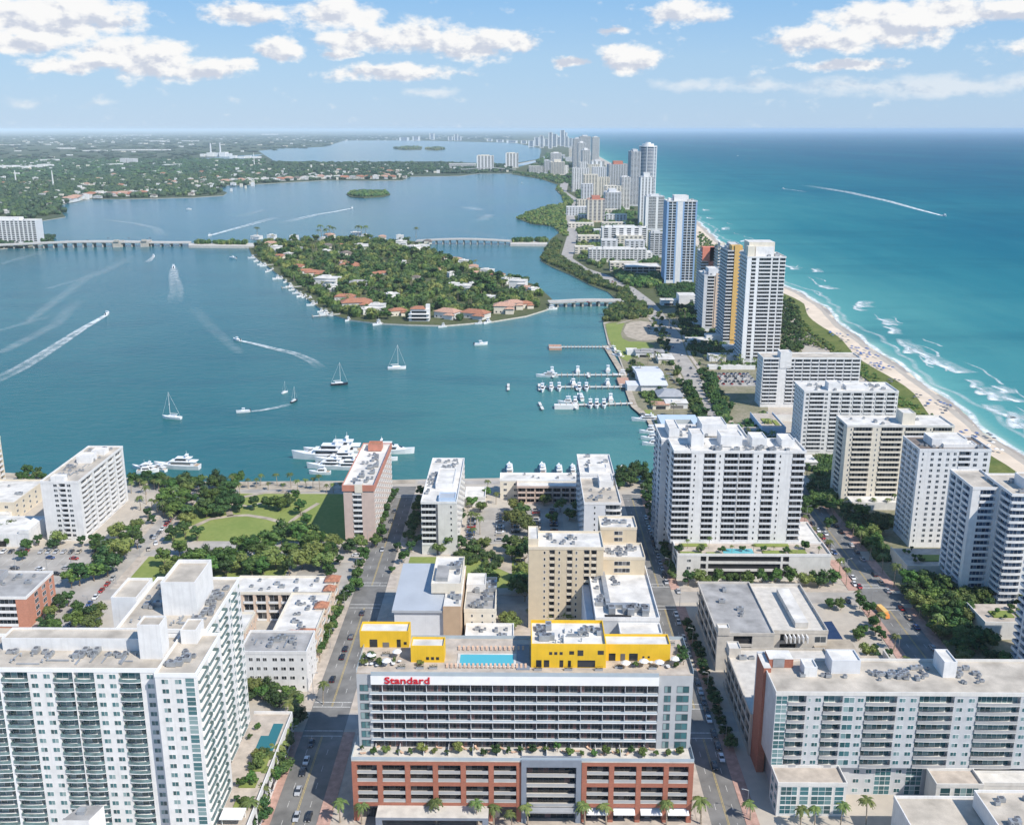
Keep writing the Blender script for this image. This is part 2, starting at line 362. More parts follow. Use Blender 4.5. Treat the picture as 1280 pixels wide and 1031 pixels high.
def ocean():
    rows = resample([(x, y) for x, y in SHORE if y < 5000], 60) + [(x, y) for x, y in SHORE if y >= 5000]
    offs = [-40, 0, 8, 20, 45, 80, 140, 240, 400, 700, 1300, 2600, 6000, 20000, 70000, 160000]
    mb = MB(); at_ = []
    for x, y in rows:
        for o in offs: mb.v.append((x + o, y, -1.0)); at_.append(max(o, 0) * (1 + .25 * sin(y * .004) + .2 * sin(y * .0013)) + 2)
    n = len(offs)
    for r in range(len(rows) - 1):
        for k in range(n - 1):
            a = r * n + k; mb.f.append([a, a + 1, a + n + 1, a + n]); mb.m.append(0)
    o = mb.build('ocean', M['ocean'])
    o.data.attributes.new('offshore', 'FLOAT', 'POINT').data.foreach_set('value', at_)
    struct(o)
ocean()
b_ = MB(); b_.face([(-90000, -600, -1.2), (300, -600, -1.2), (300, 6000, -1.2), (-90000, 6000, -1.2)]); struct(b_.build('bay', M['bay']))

WEST = [(-900, 585), (-520, 580)] + pxs([(0,590),(60,594),(160,597),(260,602),(420,601),(520,599),(640,597),(800,600),(818,592),(822,560),(823,544),(812,524),(793,508.6),(788,493),(782,471),(773.5,447),(760,430),(755,408),(754,403),(760,388),(770,374),(760,365),(737,356),(714,344),(690,334),(676,326),(681,312),(687,300),(699,291),(692,283),(664,280),(646,273),(658,267),(679,260),(705,254),(702,245),(694,237),(697,231),(676,224),(640,218),(640,211),(674,202),(690,194),(680,187),(650,181),(640,176),(672,171)])
strip = WEST + [(x - 3, y) for x, y in SHORE if y < 20000][::-1] + [(318, -600), (-900, -600)]
g_ = MB(); g_.prism(strip, -4, 0.0, 1, 0); struct(g_.build('ground', [M['city'], M['concrete']]))
MAIN = pxs([(-700,312),(0,311),(42,307),(69,302),(63,297),(49,295),(30,290),(28,280),(46,277),(82,271),(76,264),(74,257),(90,252),(115,248.5),(150,249),(197,248),(240,247),(279,244.5),(284,241),(272,236),(280,232),(328,230),(407,225.5),(470,226),(503,225.5),(512,221),(575,220),(600,217),(641,217),(645,205),(676,199),(690,186),(700,178),(697,170),(690,163.6),(200,163.6),(-900,163.6)])
g_ = MB(); g_.prism(MAIN, -4, -0.1, 1, 0); struct(g_.build('mainland', [M['suburb'], M['concrete']]))
g_ = MB(); g_.sheet(pxs([(323,189),(343,202),(430,203),(549,202),(595,204),(640,205),(674,199),(677,186),(644,179),(520,176),(431,176),(405,184),(350,186)]), .6); struct(g_.build('north_bay', M['bay']))
g_ = MB(); g_.sheet(pxs([(222,204),(236,199),(330,193),(318,197),(262,204)]), .6); struct(g_.build('lagoon', M['bay']))
ISLE = pxs([(310,307),(315,319),(336,334),(362,355),(389,378),(408,391),(434.5,399.6),(470.6,404),(510,406),(556,407),(615,402),(658,395),(687,386),(690,374),(671,357),(641,347),(618,341),(589,331),(559,320),(530,307),(520,302),(450,299),(400,300),(330,302)])
g_ = MB(); g_.prism(ISLE, -4, .3, 1, 0); struct(g_.build('island', [M['scrub'], M['concrete_light']]))
for nm, pl in (('mangrove_islet', [(433,243),(440,240),(465,239.3),(483,240),(488,243),(480,246),(455,247.5),(438,246.5)]), ('mangrove_islet', [(492,186),(510,184.6),(528,185.5),(526,188),(500,188)]), ('mangrove_islet', [(531,187),(545,185.6),(556,187),(548,188.6),(536,188.6)])):
    g_ = MB(); g_.prism(pxs(pl), -3, 1.0, 0); struct(g_.build(nm, M['scrub']))

g_ = MB(); g_.sheet([q for q in WEST if q[1] > 1060] + [(x - 50, y) for x, y in SHORE if 1060 < y < 20000][::-1], .02); struct(g_.build('scrubland', M['scrub']))
# beach, dunes
def ribbon(mb, pts, w, z, mi=0, w2=None):
    n = len(pts); L = []; Rr = []
    for k, (x, y) in enumerate(pts):
        a = pts[max(0, k-1)]; b = pts[min(n-1, k+1)]
        dx, dy = b[0]-a[0], b[1]-a[1]; l = sqrt(dx*dx+dy*dy) or 1
        ww = w if w2 is None else w + (w2 - w) * k / (n - 1)
        L.append((x - dy/l*ww/2, y + dx/l*ww/2, z)); Rr.append((x + dy/l*ww/2, y - dx/l*ww/2, z))
    for k in range(n-1): mb.face([Rr[k], Rr[k+1], L[k+1], L[k]], mi)
def slope_beach():
    mb = MB(); rows = resample([(x, y) for x, y in SHORE if y < 4200], 25)
    for k, (x, y) in enumerate(rows):
        j = 2.0 * sin(y * .045) + 1.5 * sin(y * .11 + 1)
        for o, z in ((-46, .06), (-30, .9), (-12, .35), (2 + j, -1.03), (14, -2.6)): mb.v.append((x + o, y, z))
    for r in range(len(rows)-1):
        for k in range(4):
            a = r*5+k; mb.f.append([a, a+1, a+6, a+5]); mb.m.append(0)
    o = mb.build('beach', M['sand'], smooth=True); struct(o)
slope_beach()
def wet_sand():
    mb = MB(); rows = resample([(x, y) for x, y in SHORE if y < 3000], 10)
    for x, y in rows:
        j = 2.0 * sin(y * .045) + 1.5 * sin(y * .11 + 1); e = 4.5 + 2.2*sin(y*.06) + 1.3*sin(y*.19)
        f = (12 - e) / (14 + j); mb.v.append((x - e, y, .35 + (-1.03 - .35)*f + .05)); mb.v.append((x + 2 + j, y, -1.03 + .05))
    for r in range(len(rows)-1): mb.f.append([2*r, 2*r+1, 2*r+3, 2*r+2]); mb.m.append(0)
    struct(mb.build('wet_sand', M['wet_sand'], smooth=True))
wet_sand()
g_ = MB(); g_.sheet([(x - 24 - (4 * sin(y * .03)), y) for x, y in resample([q for q in SHORE if q[1] < 1500], 20)] + [(x - 44, y) for x, y in resample([q for q in SHORE if q[1] < 1500], 60)][::-1], 1.05)
duneo = g_.build('dune', M['dune']); struct(duneo)

g_ = MB(); g_.sheet(pxs([(755,405),(800,390),(880,380),(975,382),(1003,440),(960,470),(960,520),(1000,570),(905,562),(895,600),(835,560),(815,524),(795,508),(790,493),(784,471),(775,447),(762,430)]), .028); struct(g_.build('garden_ground', M['garden']))
g_ = MB(); g_.sheet([(170.6,330),(300,330),(300,700),(170.6,640)], .028); struct(g_.build('garden_ground', M['garden']))
# roads: carriageway, pavements, markings (world metres, town grid)
road = MB(); walk = MB(); lotm = MB(); mark = MB()
def street(x0, x1, y0, y1, mi=0): road.box(x0, x1, y0, y1, -.2, .05, mi)
STREETS_Y = [(-75, -61, 120, 552), (57, 67.5, 120, 540), (152, 166, 120, 640)]
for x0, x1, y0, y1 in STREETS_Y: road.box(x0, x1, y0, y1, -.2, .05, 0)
for x0, x1, y0, y1 in [(-200, -186, 376, 470), (-193, -184.5, 470, 552)]: road.box(x0, x1, y0, y1, -.2, .05, 1)
def cross(x0, x1, y0, y1, mi=1): road.box(x0, x1, y0, y1, -.2, .045, mi)
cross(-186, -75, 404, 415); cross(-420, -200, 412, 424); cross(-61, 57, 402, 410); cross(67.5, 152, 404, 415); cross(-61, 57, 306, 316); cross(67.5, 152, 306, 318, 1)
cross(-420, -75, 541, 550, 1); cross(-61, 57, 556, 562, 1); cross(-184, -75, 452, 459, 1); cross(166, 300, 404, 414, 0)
COAST = [(159, 640)] + pxs([(905,548),(895,526),(887,511),(876,492),(865,470),(848,444),(841,418),(823,397),(808,378),(784,360),(754,345),(727,336),(708,323),(712,308),(716,294),(714,279),(711,267),(721,258),(719,250),(703,240),(706,228)])
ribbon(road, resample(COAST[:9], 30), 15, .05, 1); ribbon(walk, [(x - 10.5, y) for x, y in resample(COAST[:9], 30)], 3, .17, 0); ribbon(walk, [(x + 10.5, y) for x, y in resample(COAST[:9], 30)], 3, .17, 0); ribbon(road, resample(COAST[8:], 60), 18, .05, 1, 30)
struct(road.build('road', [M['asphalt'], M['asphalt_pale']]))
PARKING = [((-283,-192.5,383,459),),((-160,-110,459.5,470),),((-105,-79.5,416,445),),((-29,22,462,518),),((-22,0,318,396),),((158,193,792,838),)]
for (q,) in PARKING: lotm.box(q[0], q[1], q[2], q[3], -.2, .035, 0)
struct(lotm.build('parking_lot', M['lot']))
def pave(x0, x1, y0, y1, mi=0): walk.box(x0, x1, y0, y1, -.2, .17, mi)
for a, b in ((120, 304), (318, 400), (417, 450), (461, 539)):
    pave(-78.5, -75, a, b, 1 if b < 400 else 0); pave(-61, -57, a, b, 0 if b > 305 else 1); pave(53, 57, a, min(b, 537), 0); pave(67.5, 71.5, a, b, 1); pave(147.5, 152, a, b, 1); pave(166, 170.5, a, b, 1)
pave(-202.5,-200.2,376,411.5); pave(-186,-182.5,417,451); pave(-184.3,-181,461,540); pave(-196,-193.2,470,540)
pave(-182,-79,401.5,403.8); pave(-57,53,410.2,412.5); pave(72,147,415.5,418.5); pave(-57,53,303,305.8)
struct(walk.build('pavement', [M['sidewalk'], M['pink_paving']]))
def dashes(x, y0, y1, mi=0, l=3, g=6, w=.15):
    y = y0
    while y < y1: mark.box(x-w/2, x+w/2, y, min(y+l, y1), .052, .075, mi); y += l + g
for x0, x1, y0, y1 in STREETS_Y:
    xm = (x0+x1)/2
    for a, b in ((120, 302), (320, 398), (420, 535)):
        mark.box(xm-.28, xm-.12, a, b, .052, .075, 1); mark.box(xm+.12, xm+.28, a, b, .052, .075, 1)
        dashes((x0+xm)/2, a, b); dashes((x1+xm)/2, a, b)
        for yy in (a, b):
            mark.box(x0+.3, x1-.3, yy-.5, yy-.1, .052, .076, 0); mark.box(x0+.3, x1-.3, yy+2.6, yy+3.0, .052, .076, 0)
for k in range(20): mark.box(-282+k*4.3, -281.85+k*4.3, 420.5, 425.5, .037, .06, 0); mark.box(-282+k*4.3, -281.85+k*4.3, 440, 450, .037, .06, 0)
for k in range(10): mark.box(159+k*3.4, 159.2+k*3.4, 800, 828, .037, .06, 0)
struct(mark.build('road_markings', [M['paint_white'], M['paint_yellow']]))

# park
grass = MB(); path = MB()
grass.box(-181, -89, 470.5, 539, -.2, .08); grass.box(-181,-110,417,451, -.2,.09)
for pl in ([(757,405),(772,403),(781,404),(778,410),(776,417),(778,423),(786,427),(798,427),(810,428),(817,432),(817,437),(808,440),(797,440),(790,447),(784,452),(776,447),(765,432),(760,420)], [(805,512),(815,513),(825,530),(828,540),(818,537)], [(868,514),(880,522),(886,534),(876,532)]):
    grass.sheet(pxs(pl), .09)
grass.box(-54, 0, 418, 452, -.2, .07)
struct(grass.build('grass', M['lawn']))
def pth(l, w): ribbon(path, resample(pxs(l), 6), w, .14)
pth([(236,661),(262,649),(288,645),(310,644),(335,648),(352,653),(357,660),(350,667),(338,672)], 3.2)
pth([(288,645),(285,636),(289,628),(300,622),(330,616),(420,612)], 3.4); pth([(357,660),(366,650),(380,640),(398,629)], 2.6); pth([(290,628),(310,633),(330,628)], 2.2)
path.box(-181, -90, 546.6, 552, -.1, .16); ribbon(path, [(x, y - 4) for x, y in WEST[2:8]], 6, .15)
pth([(757,432),(779,468),(787,492),(793,508),(812,524),(821,540)], 5); pth([(771,405),(790,400),(800,399)], 3)
for pl in ([(783,405),(790,402),(800,401),(812,403),(820,408),(824,418),(822,425),(810,425.5),(796,425),(784,421),(779,414)], [(585,680),(640,680),(640,718),(600,700),(570,690)]):
    path.sheet(pxs(pl), .12)
struct(path.build('path', M['dirt']))
lots = MB()
for x0, x1, y0, y1 in ((-57, 53, 120, 303), (-57, 53, 317, 400)): lots.box(x0, x1, y0, y1, -.2, .06)
struct(lots.build('plaza', M['sidewalk']))
# ------------------------------------------------------------------ building kit
# face-local frame: x along the facade seen from outside left to right, y inwards, z up
SHARED = {}
def win_geo(mb, w, h, n, T, fr=.07, proud=.06, hm=0):
    mb.box(-w/2, w/2, -proud, -.002, 0, fr, 0, T); mb.box(-w/2, w/2, -proud, -.002, h-fr, h, 0, T)
    for k in range(n+1):
        x = -w/2 + k*(w-fr)/n
        mb.box(x, x+fr, -proud+.005, -.002, fr, h-fr, 0, T)
    if hm: mb.box(-w/2+fr, w/2-fr, -proud+.012, -.002, h*.5-fr/2, h*.5+fr/2, 0, T)
    for k in range(n):
        a = -w/2 + k*(w-fr)/n + fr; b = -w/2 + (k+1)*(w-fr)/n
        mb.face([(a, -.025, fr), (b, -.025, fr), (b, -.025, h-fr), (a, -.025, h-fr)], 1, T)
def balc_geo(mb, w, d, T, curve=0.0):
    if curve:
        n = 6; pts = [(-w/2, d)] + [(-w/2 + w*k/n, -curve*sin(pi*k/n)) for k in range(n+1)] + [(w/2, d)]
        mb.prism(pts, -.2, 0, 0, None, T)
    else: mb.box(-w/2, w/2, 0, d, -.2, 0, 0, T)
def rail_geo(mb, w, d, T, h=1.0, curve=0.0, t=.06):
    if curve:
        n = 6
        P = [(-w/2 + .05 + (w-.1)*k/n, .04 - curve*sin(pi*k/n)) for k in range(n+1)]
        for (a, b), (c, e) in zip(P, P[1:]):
            mb.face([(a, b, .002), (c, e, .002), (c, e, h), (a, b, h)], 0, T)
    else: mb.box(-w/2+.03, w/2-.03, .03, .03+t, .002, h, 0, T)
    mb.box(-w/2+.03, -w/2+.03+t, .03+t+.002, d-.02, .002, h, 0, T); mb.box(w/2-.03-t, w/2-.03, .03+t+.002, d-.02, .002, h, 0, T)
class Parts:
    """collects repeats of one part; the first 100 become parts of their own, the rest one part"""
    def __init__(s, root, cap=100): s.root = root; s.items = {}; s.cap = cap
    def add(s, name, key, fn, T, mats, sub=None): s.items.setdefault(name, []).append((key, fn, T, mats, sub))
    def flush(s):
        for name, L in s.items.items():
            rest = {}
            for k, (key, fn, T, mats, sub) in enumerate(L):
                if k < s.cap:
                    kk = (name, key) + tuple(m.name for m in mats)
                    if kk not in SHARED:
                        mb = MB(); fn(mb, IDT); SHARED[kk] = mb.mesh(name, mats)
                    o = link(name, SHARED[kk], s.root, T[:3], atan2(T[4], T[3]))
                    if sub:
                        sn, sk, sf, sm = sub; kk = (sn, sk) + tuple(m.name for m in sm)
                        if kk not in SHARED:
                            mb = MB(); sf(mb, IDT); SHARED[kk] = mb.mesh(sn, sm)
                        link(sn, SHARED[kk], o)
                else:
                    q = tuple(m.name for m in mats)
                    if q not in rest: rest[q] = (MB(), mats)
                    fn(rest[q][0], T)
                    if sub:
                        sn, sk, sf, sm = sub; q = (sn,) + tuple(m.name for m in sm)
                        if q not in rest: rest[q] = (MB(), sm)
                        sf(rest[q][0], T)
            for q, (mb, mats) in rest.items():
                o = mb.build(q[0] if q[0] in ('railing',) else name, list(mats), s.root); o['kind'] = 'stuff'
def compT(T, x, y, z):
    return (T[0] + x*T[3] - y*T[4], T[1] + x*T[4] + y*T[3], T[2] + z, T[3], T[4])
def block(root, P, x0, x1, y0, y1, z0, z1, fl=3.0, base=0.0, wall='white', roof='roof_grey', front=None, right=None, left=None, back=None,
          r=1.5, trim=None, frame='white_bright', gl='glass', rail='rail_white', core=None, accent='white_bright', parapet=.9, slab=None, proj=.25, railh=1.0, over=.12, name='wall', curve=0.0):
    """one rectangular volume of a building in the root's own frame; facades are lists of (kind, width)"""
    trim = trim or wall; slab = slab or trim; core = core or wall
    rf = r if front else 0; rr = r if right else 0; rl = r if left else 0; rb = r if back else 0
    zt = z1 - .35
    mats = [M[wall], M[core], M[accent], M['opening'], M[slab]]
    body = MB(); body.box(x0+rl, x1-rr, y0+rf, y1-rb, z0, zt, 1)
    nf = max(1, int((zt - z0 - base + .05) / fl)); fh = (zt - z0 - base) / nf
    for spec, T, L, s0, s1 in ((front, xf(x0, y0, 0, 0), x1-x0, 0, x1-x0), (right, xf(x1, y0, 0, pi/2), y1-y0, rf, y1-y0-rb), (left, xf(x0, y1, 0, -pi/2), y1-y0, rb, y1-y0-rf), (back, xf(x1, y1, 0, pi), x1-x0, 0, x1-x0)):
        if not spec: continue
        tot = sum(q[1] for q in spec); s = s0; sc = (s1 - s0) / tot
        for q in spec:
            k, w = q[0], q[1] * sc; a, b, c = s, s + w, s + w/2; s = b
            if k in 'wWNLGVXDA': body.box(a, b, 0, r, z0, zt, 2 if k in 'AX' else 0, T)
            elif base > .5: body.box(a, b, .02, r, z0, z0+base-.1, 0, T)
            if k == 'F': body.box(c-.15, c+.15, -.25, r, z0+base, zt, 0, T)
            if k == 'w' or k == 'A': continue
            for f in range(nf - 1, -1, -1):
                zf = z0 + base + f * fh
                if k in 'WX': 
                    ww = round(min(1.9, w*.62), 1); P.add('window', (ww, 1.45), lambda mb, t, ww=ww: win_geo(mb, ww, 1.45, 2, t), compT(T, c, 0, zf+.85), (M[frame], M[gl]))
                elif k == 'D':
                    for dx in (-w*.24, w*.24): P.add('window', (1.5, 1.45), lambda mb, t: win_geo(mb, 1.5, 1.45, 2, t), compT(T, c+dx, 0, zf+.85), (M[frame], M[gl]))
                elif k == 'N': P.add('window', (.8, 1.3), lambda mb, t: win_geo(mb, .8, 1.3, 1, t), compT(T, c, 0, zf+.9), (M[frame], M[gl]))
                elif k == 'L':
                    ww = round(w*.82, 1); hh = round(fh*.62, 1); n = max(1, int(ww/1.5)); P.add('window', ('L', ww, hh), lambda mb, t, ww=ww, hh=hh, n=n: win_geo(mb, ww, hh, n, t), compT(T, c, 0, zf+.6), (M[frame], M[gl]))
                elif k == 'G':
                    ww = round(w*.95, 1); hh = round(fh-.25, 2); n = max(1, int(ww/1.6)); P.add('window', ('G', ww, hh), lambda mb, t, ww=ww, hh=hh, n=n: win_geo(mb, ww, hh, n, t, .09, .07, 1), compT(T, c, 0, zf+.1), (M[frame], M[gl]))
                elif k in 'BFV':
                    segs = ((c, w),) if k != 'F' else ((a + w/4 - .1, w/2 - .25), (b - w/4 + .1, w/2 - .25))
                    dp = proj if k != 'V' else 1.5; dep = (r if k != 'V' else 0) + dp
                    for cc, w2 in segs:
                        ww = round(w2 - .1, 1); dw = round(w2 - .35, 1); hh = round(fh - .55, 2); n = max(1, int(dw/1.5))
                        cv = curve if w2 > 4 else 0
                        P.add('balcony', (ww, dep, cv), lambda mb, t, ww=ww, dep=dep, cv=cv: balc_geo(mb, ww, dep, t, cv), compT(T, cc, -dp, zf), (M[slab],),
                              ('railing', (ww, dep, cv, railh), lambda mb, t, ww=ww, dep=dep, cv=cv: rail_geo(mb, ww, dep, t, railh, cv), (M[rail],)))
                        P.add('balcony_door', (dw, hh), lambda mb, t, dw=dw, hh=hh, n=n: win_geo(mb, dw, hh, n, t, .08, .05), compT(T, cc, r if k != 'V' else 0, zf+.02), (M[frame], M[gl]))
                elif k == 'O':
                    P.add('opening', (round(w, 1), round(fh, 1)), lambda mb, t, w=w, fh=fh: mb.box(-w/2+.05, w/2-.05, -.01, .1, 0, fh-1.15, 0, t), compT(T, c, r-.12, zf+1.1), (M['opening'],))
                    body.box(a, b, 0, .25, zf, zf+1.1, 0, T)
    ov = over
    body.box(x0-ov, x1+ov, y0-ov, y1+ov, zt, z1, 4)
    if parapet:
        pw = .3; zp = z1 + parapet
        body.box(x0-ov, x1+ov, y0-ov, y0-ov+pw, z1, zp, 4); body.box(x0-ov, x1+ov, y1+ov-pw, y1+ov, z1, zp, 4)
        body.box(x0-ov, x0-ov+pw, y0-ov+pw, y1+ov-pw, z1, zp, 4); body.box(x1+ov-pw, x1+ov, y0-ov+pw, y1+ov-pw, z1, zp, 4)
    body.build(name, mats, root)
    rm = MB(); q = .3 if parapet else -.0
    rm.box(x0-ov+q+.01, x1+ov-q-.01, y0-ov+q+.01, y1+ov-q-.01, z1-.1, z1+.04, 0); rm.build('roof', M[roof], root)
def unit_geo(mb, t=IDT, w=1.6, d=1.2, h=1.1):
    mb.box(-w/2, w/2, -d/2, d/2, .12, h, 0, t); mb.tube([(0, 0, h), (0, 0, h+.12)], [.42*min(w, d), .42*min(w, d)], 8, 1, t)
    mb.box(-w/2+.1, -w/2+.25, -d/2+.1, d/2-.1, -.02, .12, 1, t); mb.box(w/2-.25, w/2-.1, -d/2+.1, d/2-.1, -.02, .12, 1, t)
def units(root, x0, x1, y0, y1, z, n, seed=1, big=1.0):
    rnd = random.Random(seed)
    for k in range(n):
        s = rnd.choice((0, 1, 2)); kk = ('ac', s, big)
        if kk not in SHARED:
            mb = MB(); unit_geo(mb, IDT, *[q*big for q in ((1.6,1.3,1.1),(2.6,1.5,1.5),(1.1,1.1,1.0))[s]]); SHARED[kk] = mb.mesh('air_conditioner', [M['metal'], M['dark_grey']])
        link('air_conditioner', SHARED[kk], root, (rnd.uniform(x0, x1), rnd.uniform(y0, y1), z+.04), rnd.choice((0, pi/2)))
def pent(root, x0, x1, y0, y1, z0, z1, wall='white', roof='roof_grey', name='penthouse', par=.5):
    mb = MB(); mb.box(x0, x1, y0, y1, z0, z1, 0, top=1)
    if par:
        for q in ((x0, x1, y0, y0+.25), (x0, x1, y1-.25, y1), (x0, x0+.25, y0+.25, y1-.25), (x1-.25, x1, y0+.25, y1-.25)): mb.box(*q, z1, z1+par, 0)
    return mb.build(name, [M[wall], M[roof]], root)
def clutter(root, x0, x1, y0, y1, z, seed, n=10):
    """pipes and ducts across a roof"""
    rnd = random.Random(seed); mb = MB()
    for k in range(n):
        x = rnd.uniform(x0, x1); y = rnd.uniform(y0, y1); l = rnd.uniform(2, 7); h = rnd.uniform(.25, .7)
        if rnd.random() < .5: mb.box(x, min(x+l, x1), y, y+.35, z+.05+k*.003, z+.05+h+k*.003, 0)
        else: mb.box(x, x+.35, y, min(y+l, y1), z+.05+k*.003, z+.05+h+k*.003, 0)
    mb.build('roof_duct', M['metal'], root)
    kk = ('vent',)
    if kk not in SHARED:
        v = MB(); v.tube([(0,0,-.02),(0,0,.9)], [.16,.16], 7, 0); v.tube([(0,0,.9),(0,0,1.15)], [.34,.22], 7, 0); SHARED[kk] = v.mesh('roof_vent', M['metal'])
    for k in range(n): link('roof_vent', SHARED[kk], root, (rnd.uniform(x0, x1), rnd.uniform(y0, y1), z+.04))
def bld(name, label, x, y, cat='apartment building', cap=100):
    root = thing(name, label, cat, (x, y, 0)); return root, Parts(root, cap)
W_, N_, B_ = ('W', 3.2), ('N', 2.0), ('B', 5.5)

# ---- white L-shaped apartment tower, lower left
def tower_white():
    t, P = bld('apartment_tower', 'tall white L-shaped apartment tower with stacked dark balconies filling the lower left corner', -98, 243)
    kw = dict(fl=2.78, base=4.0, wall='white', roof='roof_gravel', frame='white', gl='glass_teal', rail='rail_dark', slab='white_bright', trim='white_bright')
    main = [('G', 5.4), ('B', 7.6), ('A', .8), ('B', 7.4), ('W', 3.6), ('W', 3.4), ('F', 11.4), ('W', 3.4), ('W', 3.4), ('B', 6.0), ('W', 5.4)]
    block(t, P, -57, 0, 0, 19, 0, 58.6, front=main, r=1.6, curve=.25, proj=.3, **kw)
    block(t, P, 0.0, 11, -3.4, 19, 0, 59.2, front=[('w', .8), ('W', 3.6), ('W', 3.6), ('G', 2.6), ('w', .4)], right=[('B', 7), ('w', 1), ('B', 7.5), ('w', 2.5)], r=1.5, proj=.5, **kw)
    block(t, P, -19, 7.2, 19, 54, 0, 60.4, right=[('w', 2), ('B', 7.5), ('w', 2.5), ('B', 8), ('w', 2.2), ('W', 3), ('B', 6), ('w', 1.5), ('W', 3)], r=1.5, proj=.5, **kw)
    P.flush()
    pent(t, -8.6, 1.6, 29, 45.5, 60.3, 70, 'white', 'roof_gravel', par=1.2); pent(t, -27, -19.2, 36, 50, 50, 62, 'white', 'roof_gravel', par=.8)
    mb = MB(); mb.box(-28, -19.2, 19.2, 35.8, 0, 52, 0, top=1); mb.box(-28.1, -19.2, 19.1, 19.5, 51, 53.2, 2); mb.build('annex', [M['white'], M['roof_brown'], M['red_paint']], t)
    pent(t, -7.5, -1.2, 6.5, 12, 58.5, 68.5, 'white', 'roof_gravel', 'stair_tower', .6); pent(t, -48, -9, 11, 17.5, 58.5, 61.8, 'white', 'roof_gravel', par=.6)
    pent(t, 1.5, 6, 14, 21, 59.1, 63.2, 'white', 'roof_gravel', par=.4)
    units(t, -46, -9, 7, 10, 58.6, 22, 3); units(t, 2, 5.5, 24, 52, 60.4, 22, 4); units(t, -17, -9.5, 30, 50, 60.4, 8, 9); units(t, 1, 9, 1, 10, 59.2, 10, 8); clutter(t, -45, -9, 3, 9, 58.6, 5, 14); clutter(t, -17, 5, 22, 28, 60.4, 6, 8)
    # planted pool terrace along the tower's foot
    d = MB(); d.box(7.4, 20.5, 19.2, 58, 0, 9.0, 0, top=1); d.box(11.2, 20.5, -8, 19.1, 0, 9.0, 0, top=1); d.box(20.2, 20.5, -8, 58, 9.0, 10.0, 0); d.box(7.5, 20.2, 57.7, 58, 9.0, 10.0, 0)
    for k in range(12): d.box(20.5, 20.55, -6 + k*5.3, -2.6 + k*5.3, 5.6, 7.6, 2); d.box(20.5, 20.55, -6 + k*5.3, -2.6 + k*5.3, 1.6, 3.6, 2)
    d.build('pool_terrace', [M['white'], M['sidewalk'], M['opening']], t)
    w = MB(); w.prism([(13, 36), (18.8, 36), (18.8, 52), (15.5, 52), (15.5, 45), (13, 45)], 8.9, 9.12, 0); w.build('pool', M['pool_dark'], t)
    for q in ((14,18.8,26,34),(13,18,18,22),(14,17,8,12),(12,14.5,-4,0)): w = MB(); w.box(*q, 9.0, 9.5, 0); w.build('planter', M['lawn'], t)
    ca = MB(); ca.box(12.5, 19, 0, 5, 11.6, 11.9, 0); ca.tube([(13,1,9),(13,1,11.6)], [.12,.12]); ca.tube([(18.6,4.6,9),(18.6,4.6,11.6)], [.12,.12]); ca.build('canopy', M['white_bright'], t)
    return t
m, t_, b_ = nodes('pool'); b_.inputs['Base Color'].default_value = (.09, .42, .50, 1); b_.inputs['Roughness'].default_value = .15; M['pool'] = m
m, t_, b_ = nodes('pool_dark'); b_.inputs['Base Color'].default_value = (.03, .15, .17, 1); b_.inputs['Roughness'].default_value = .12; M['pool_dark'] = m
tower_white()
# small grey roof corner peeking in front of the tower
t, P = bld('rooftop_building', 'small flat grey roof poking up in front of the white tower at the bottom edge', -119, 222, 'building')
mb = MB(); mb.prism([(0,0),(7,0),(8.5,6),(2.5,6)], 0, 27.5, 0, 1); mb.build('wall', [M['white'], M['roof_grey']], t)
mb = MB(); mb.box(3, 5, 2, 4, 27.5, 28.5); mb.build('roof_hatch', M['metal'], t)

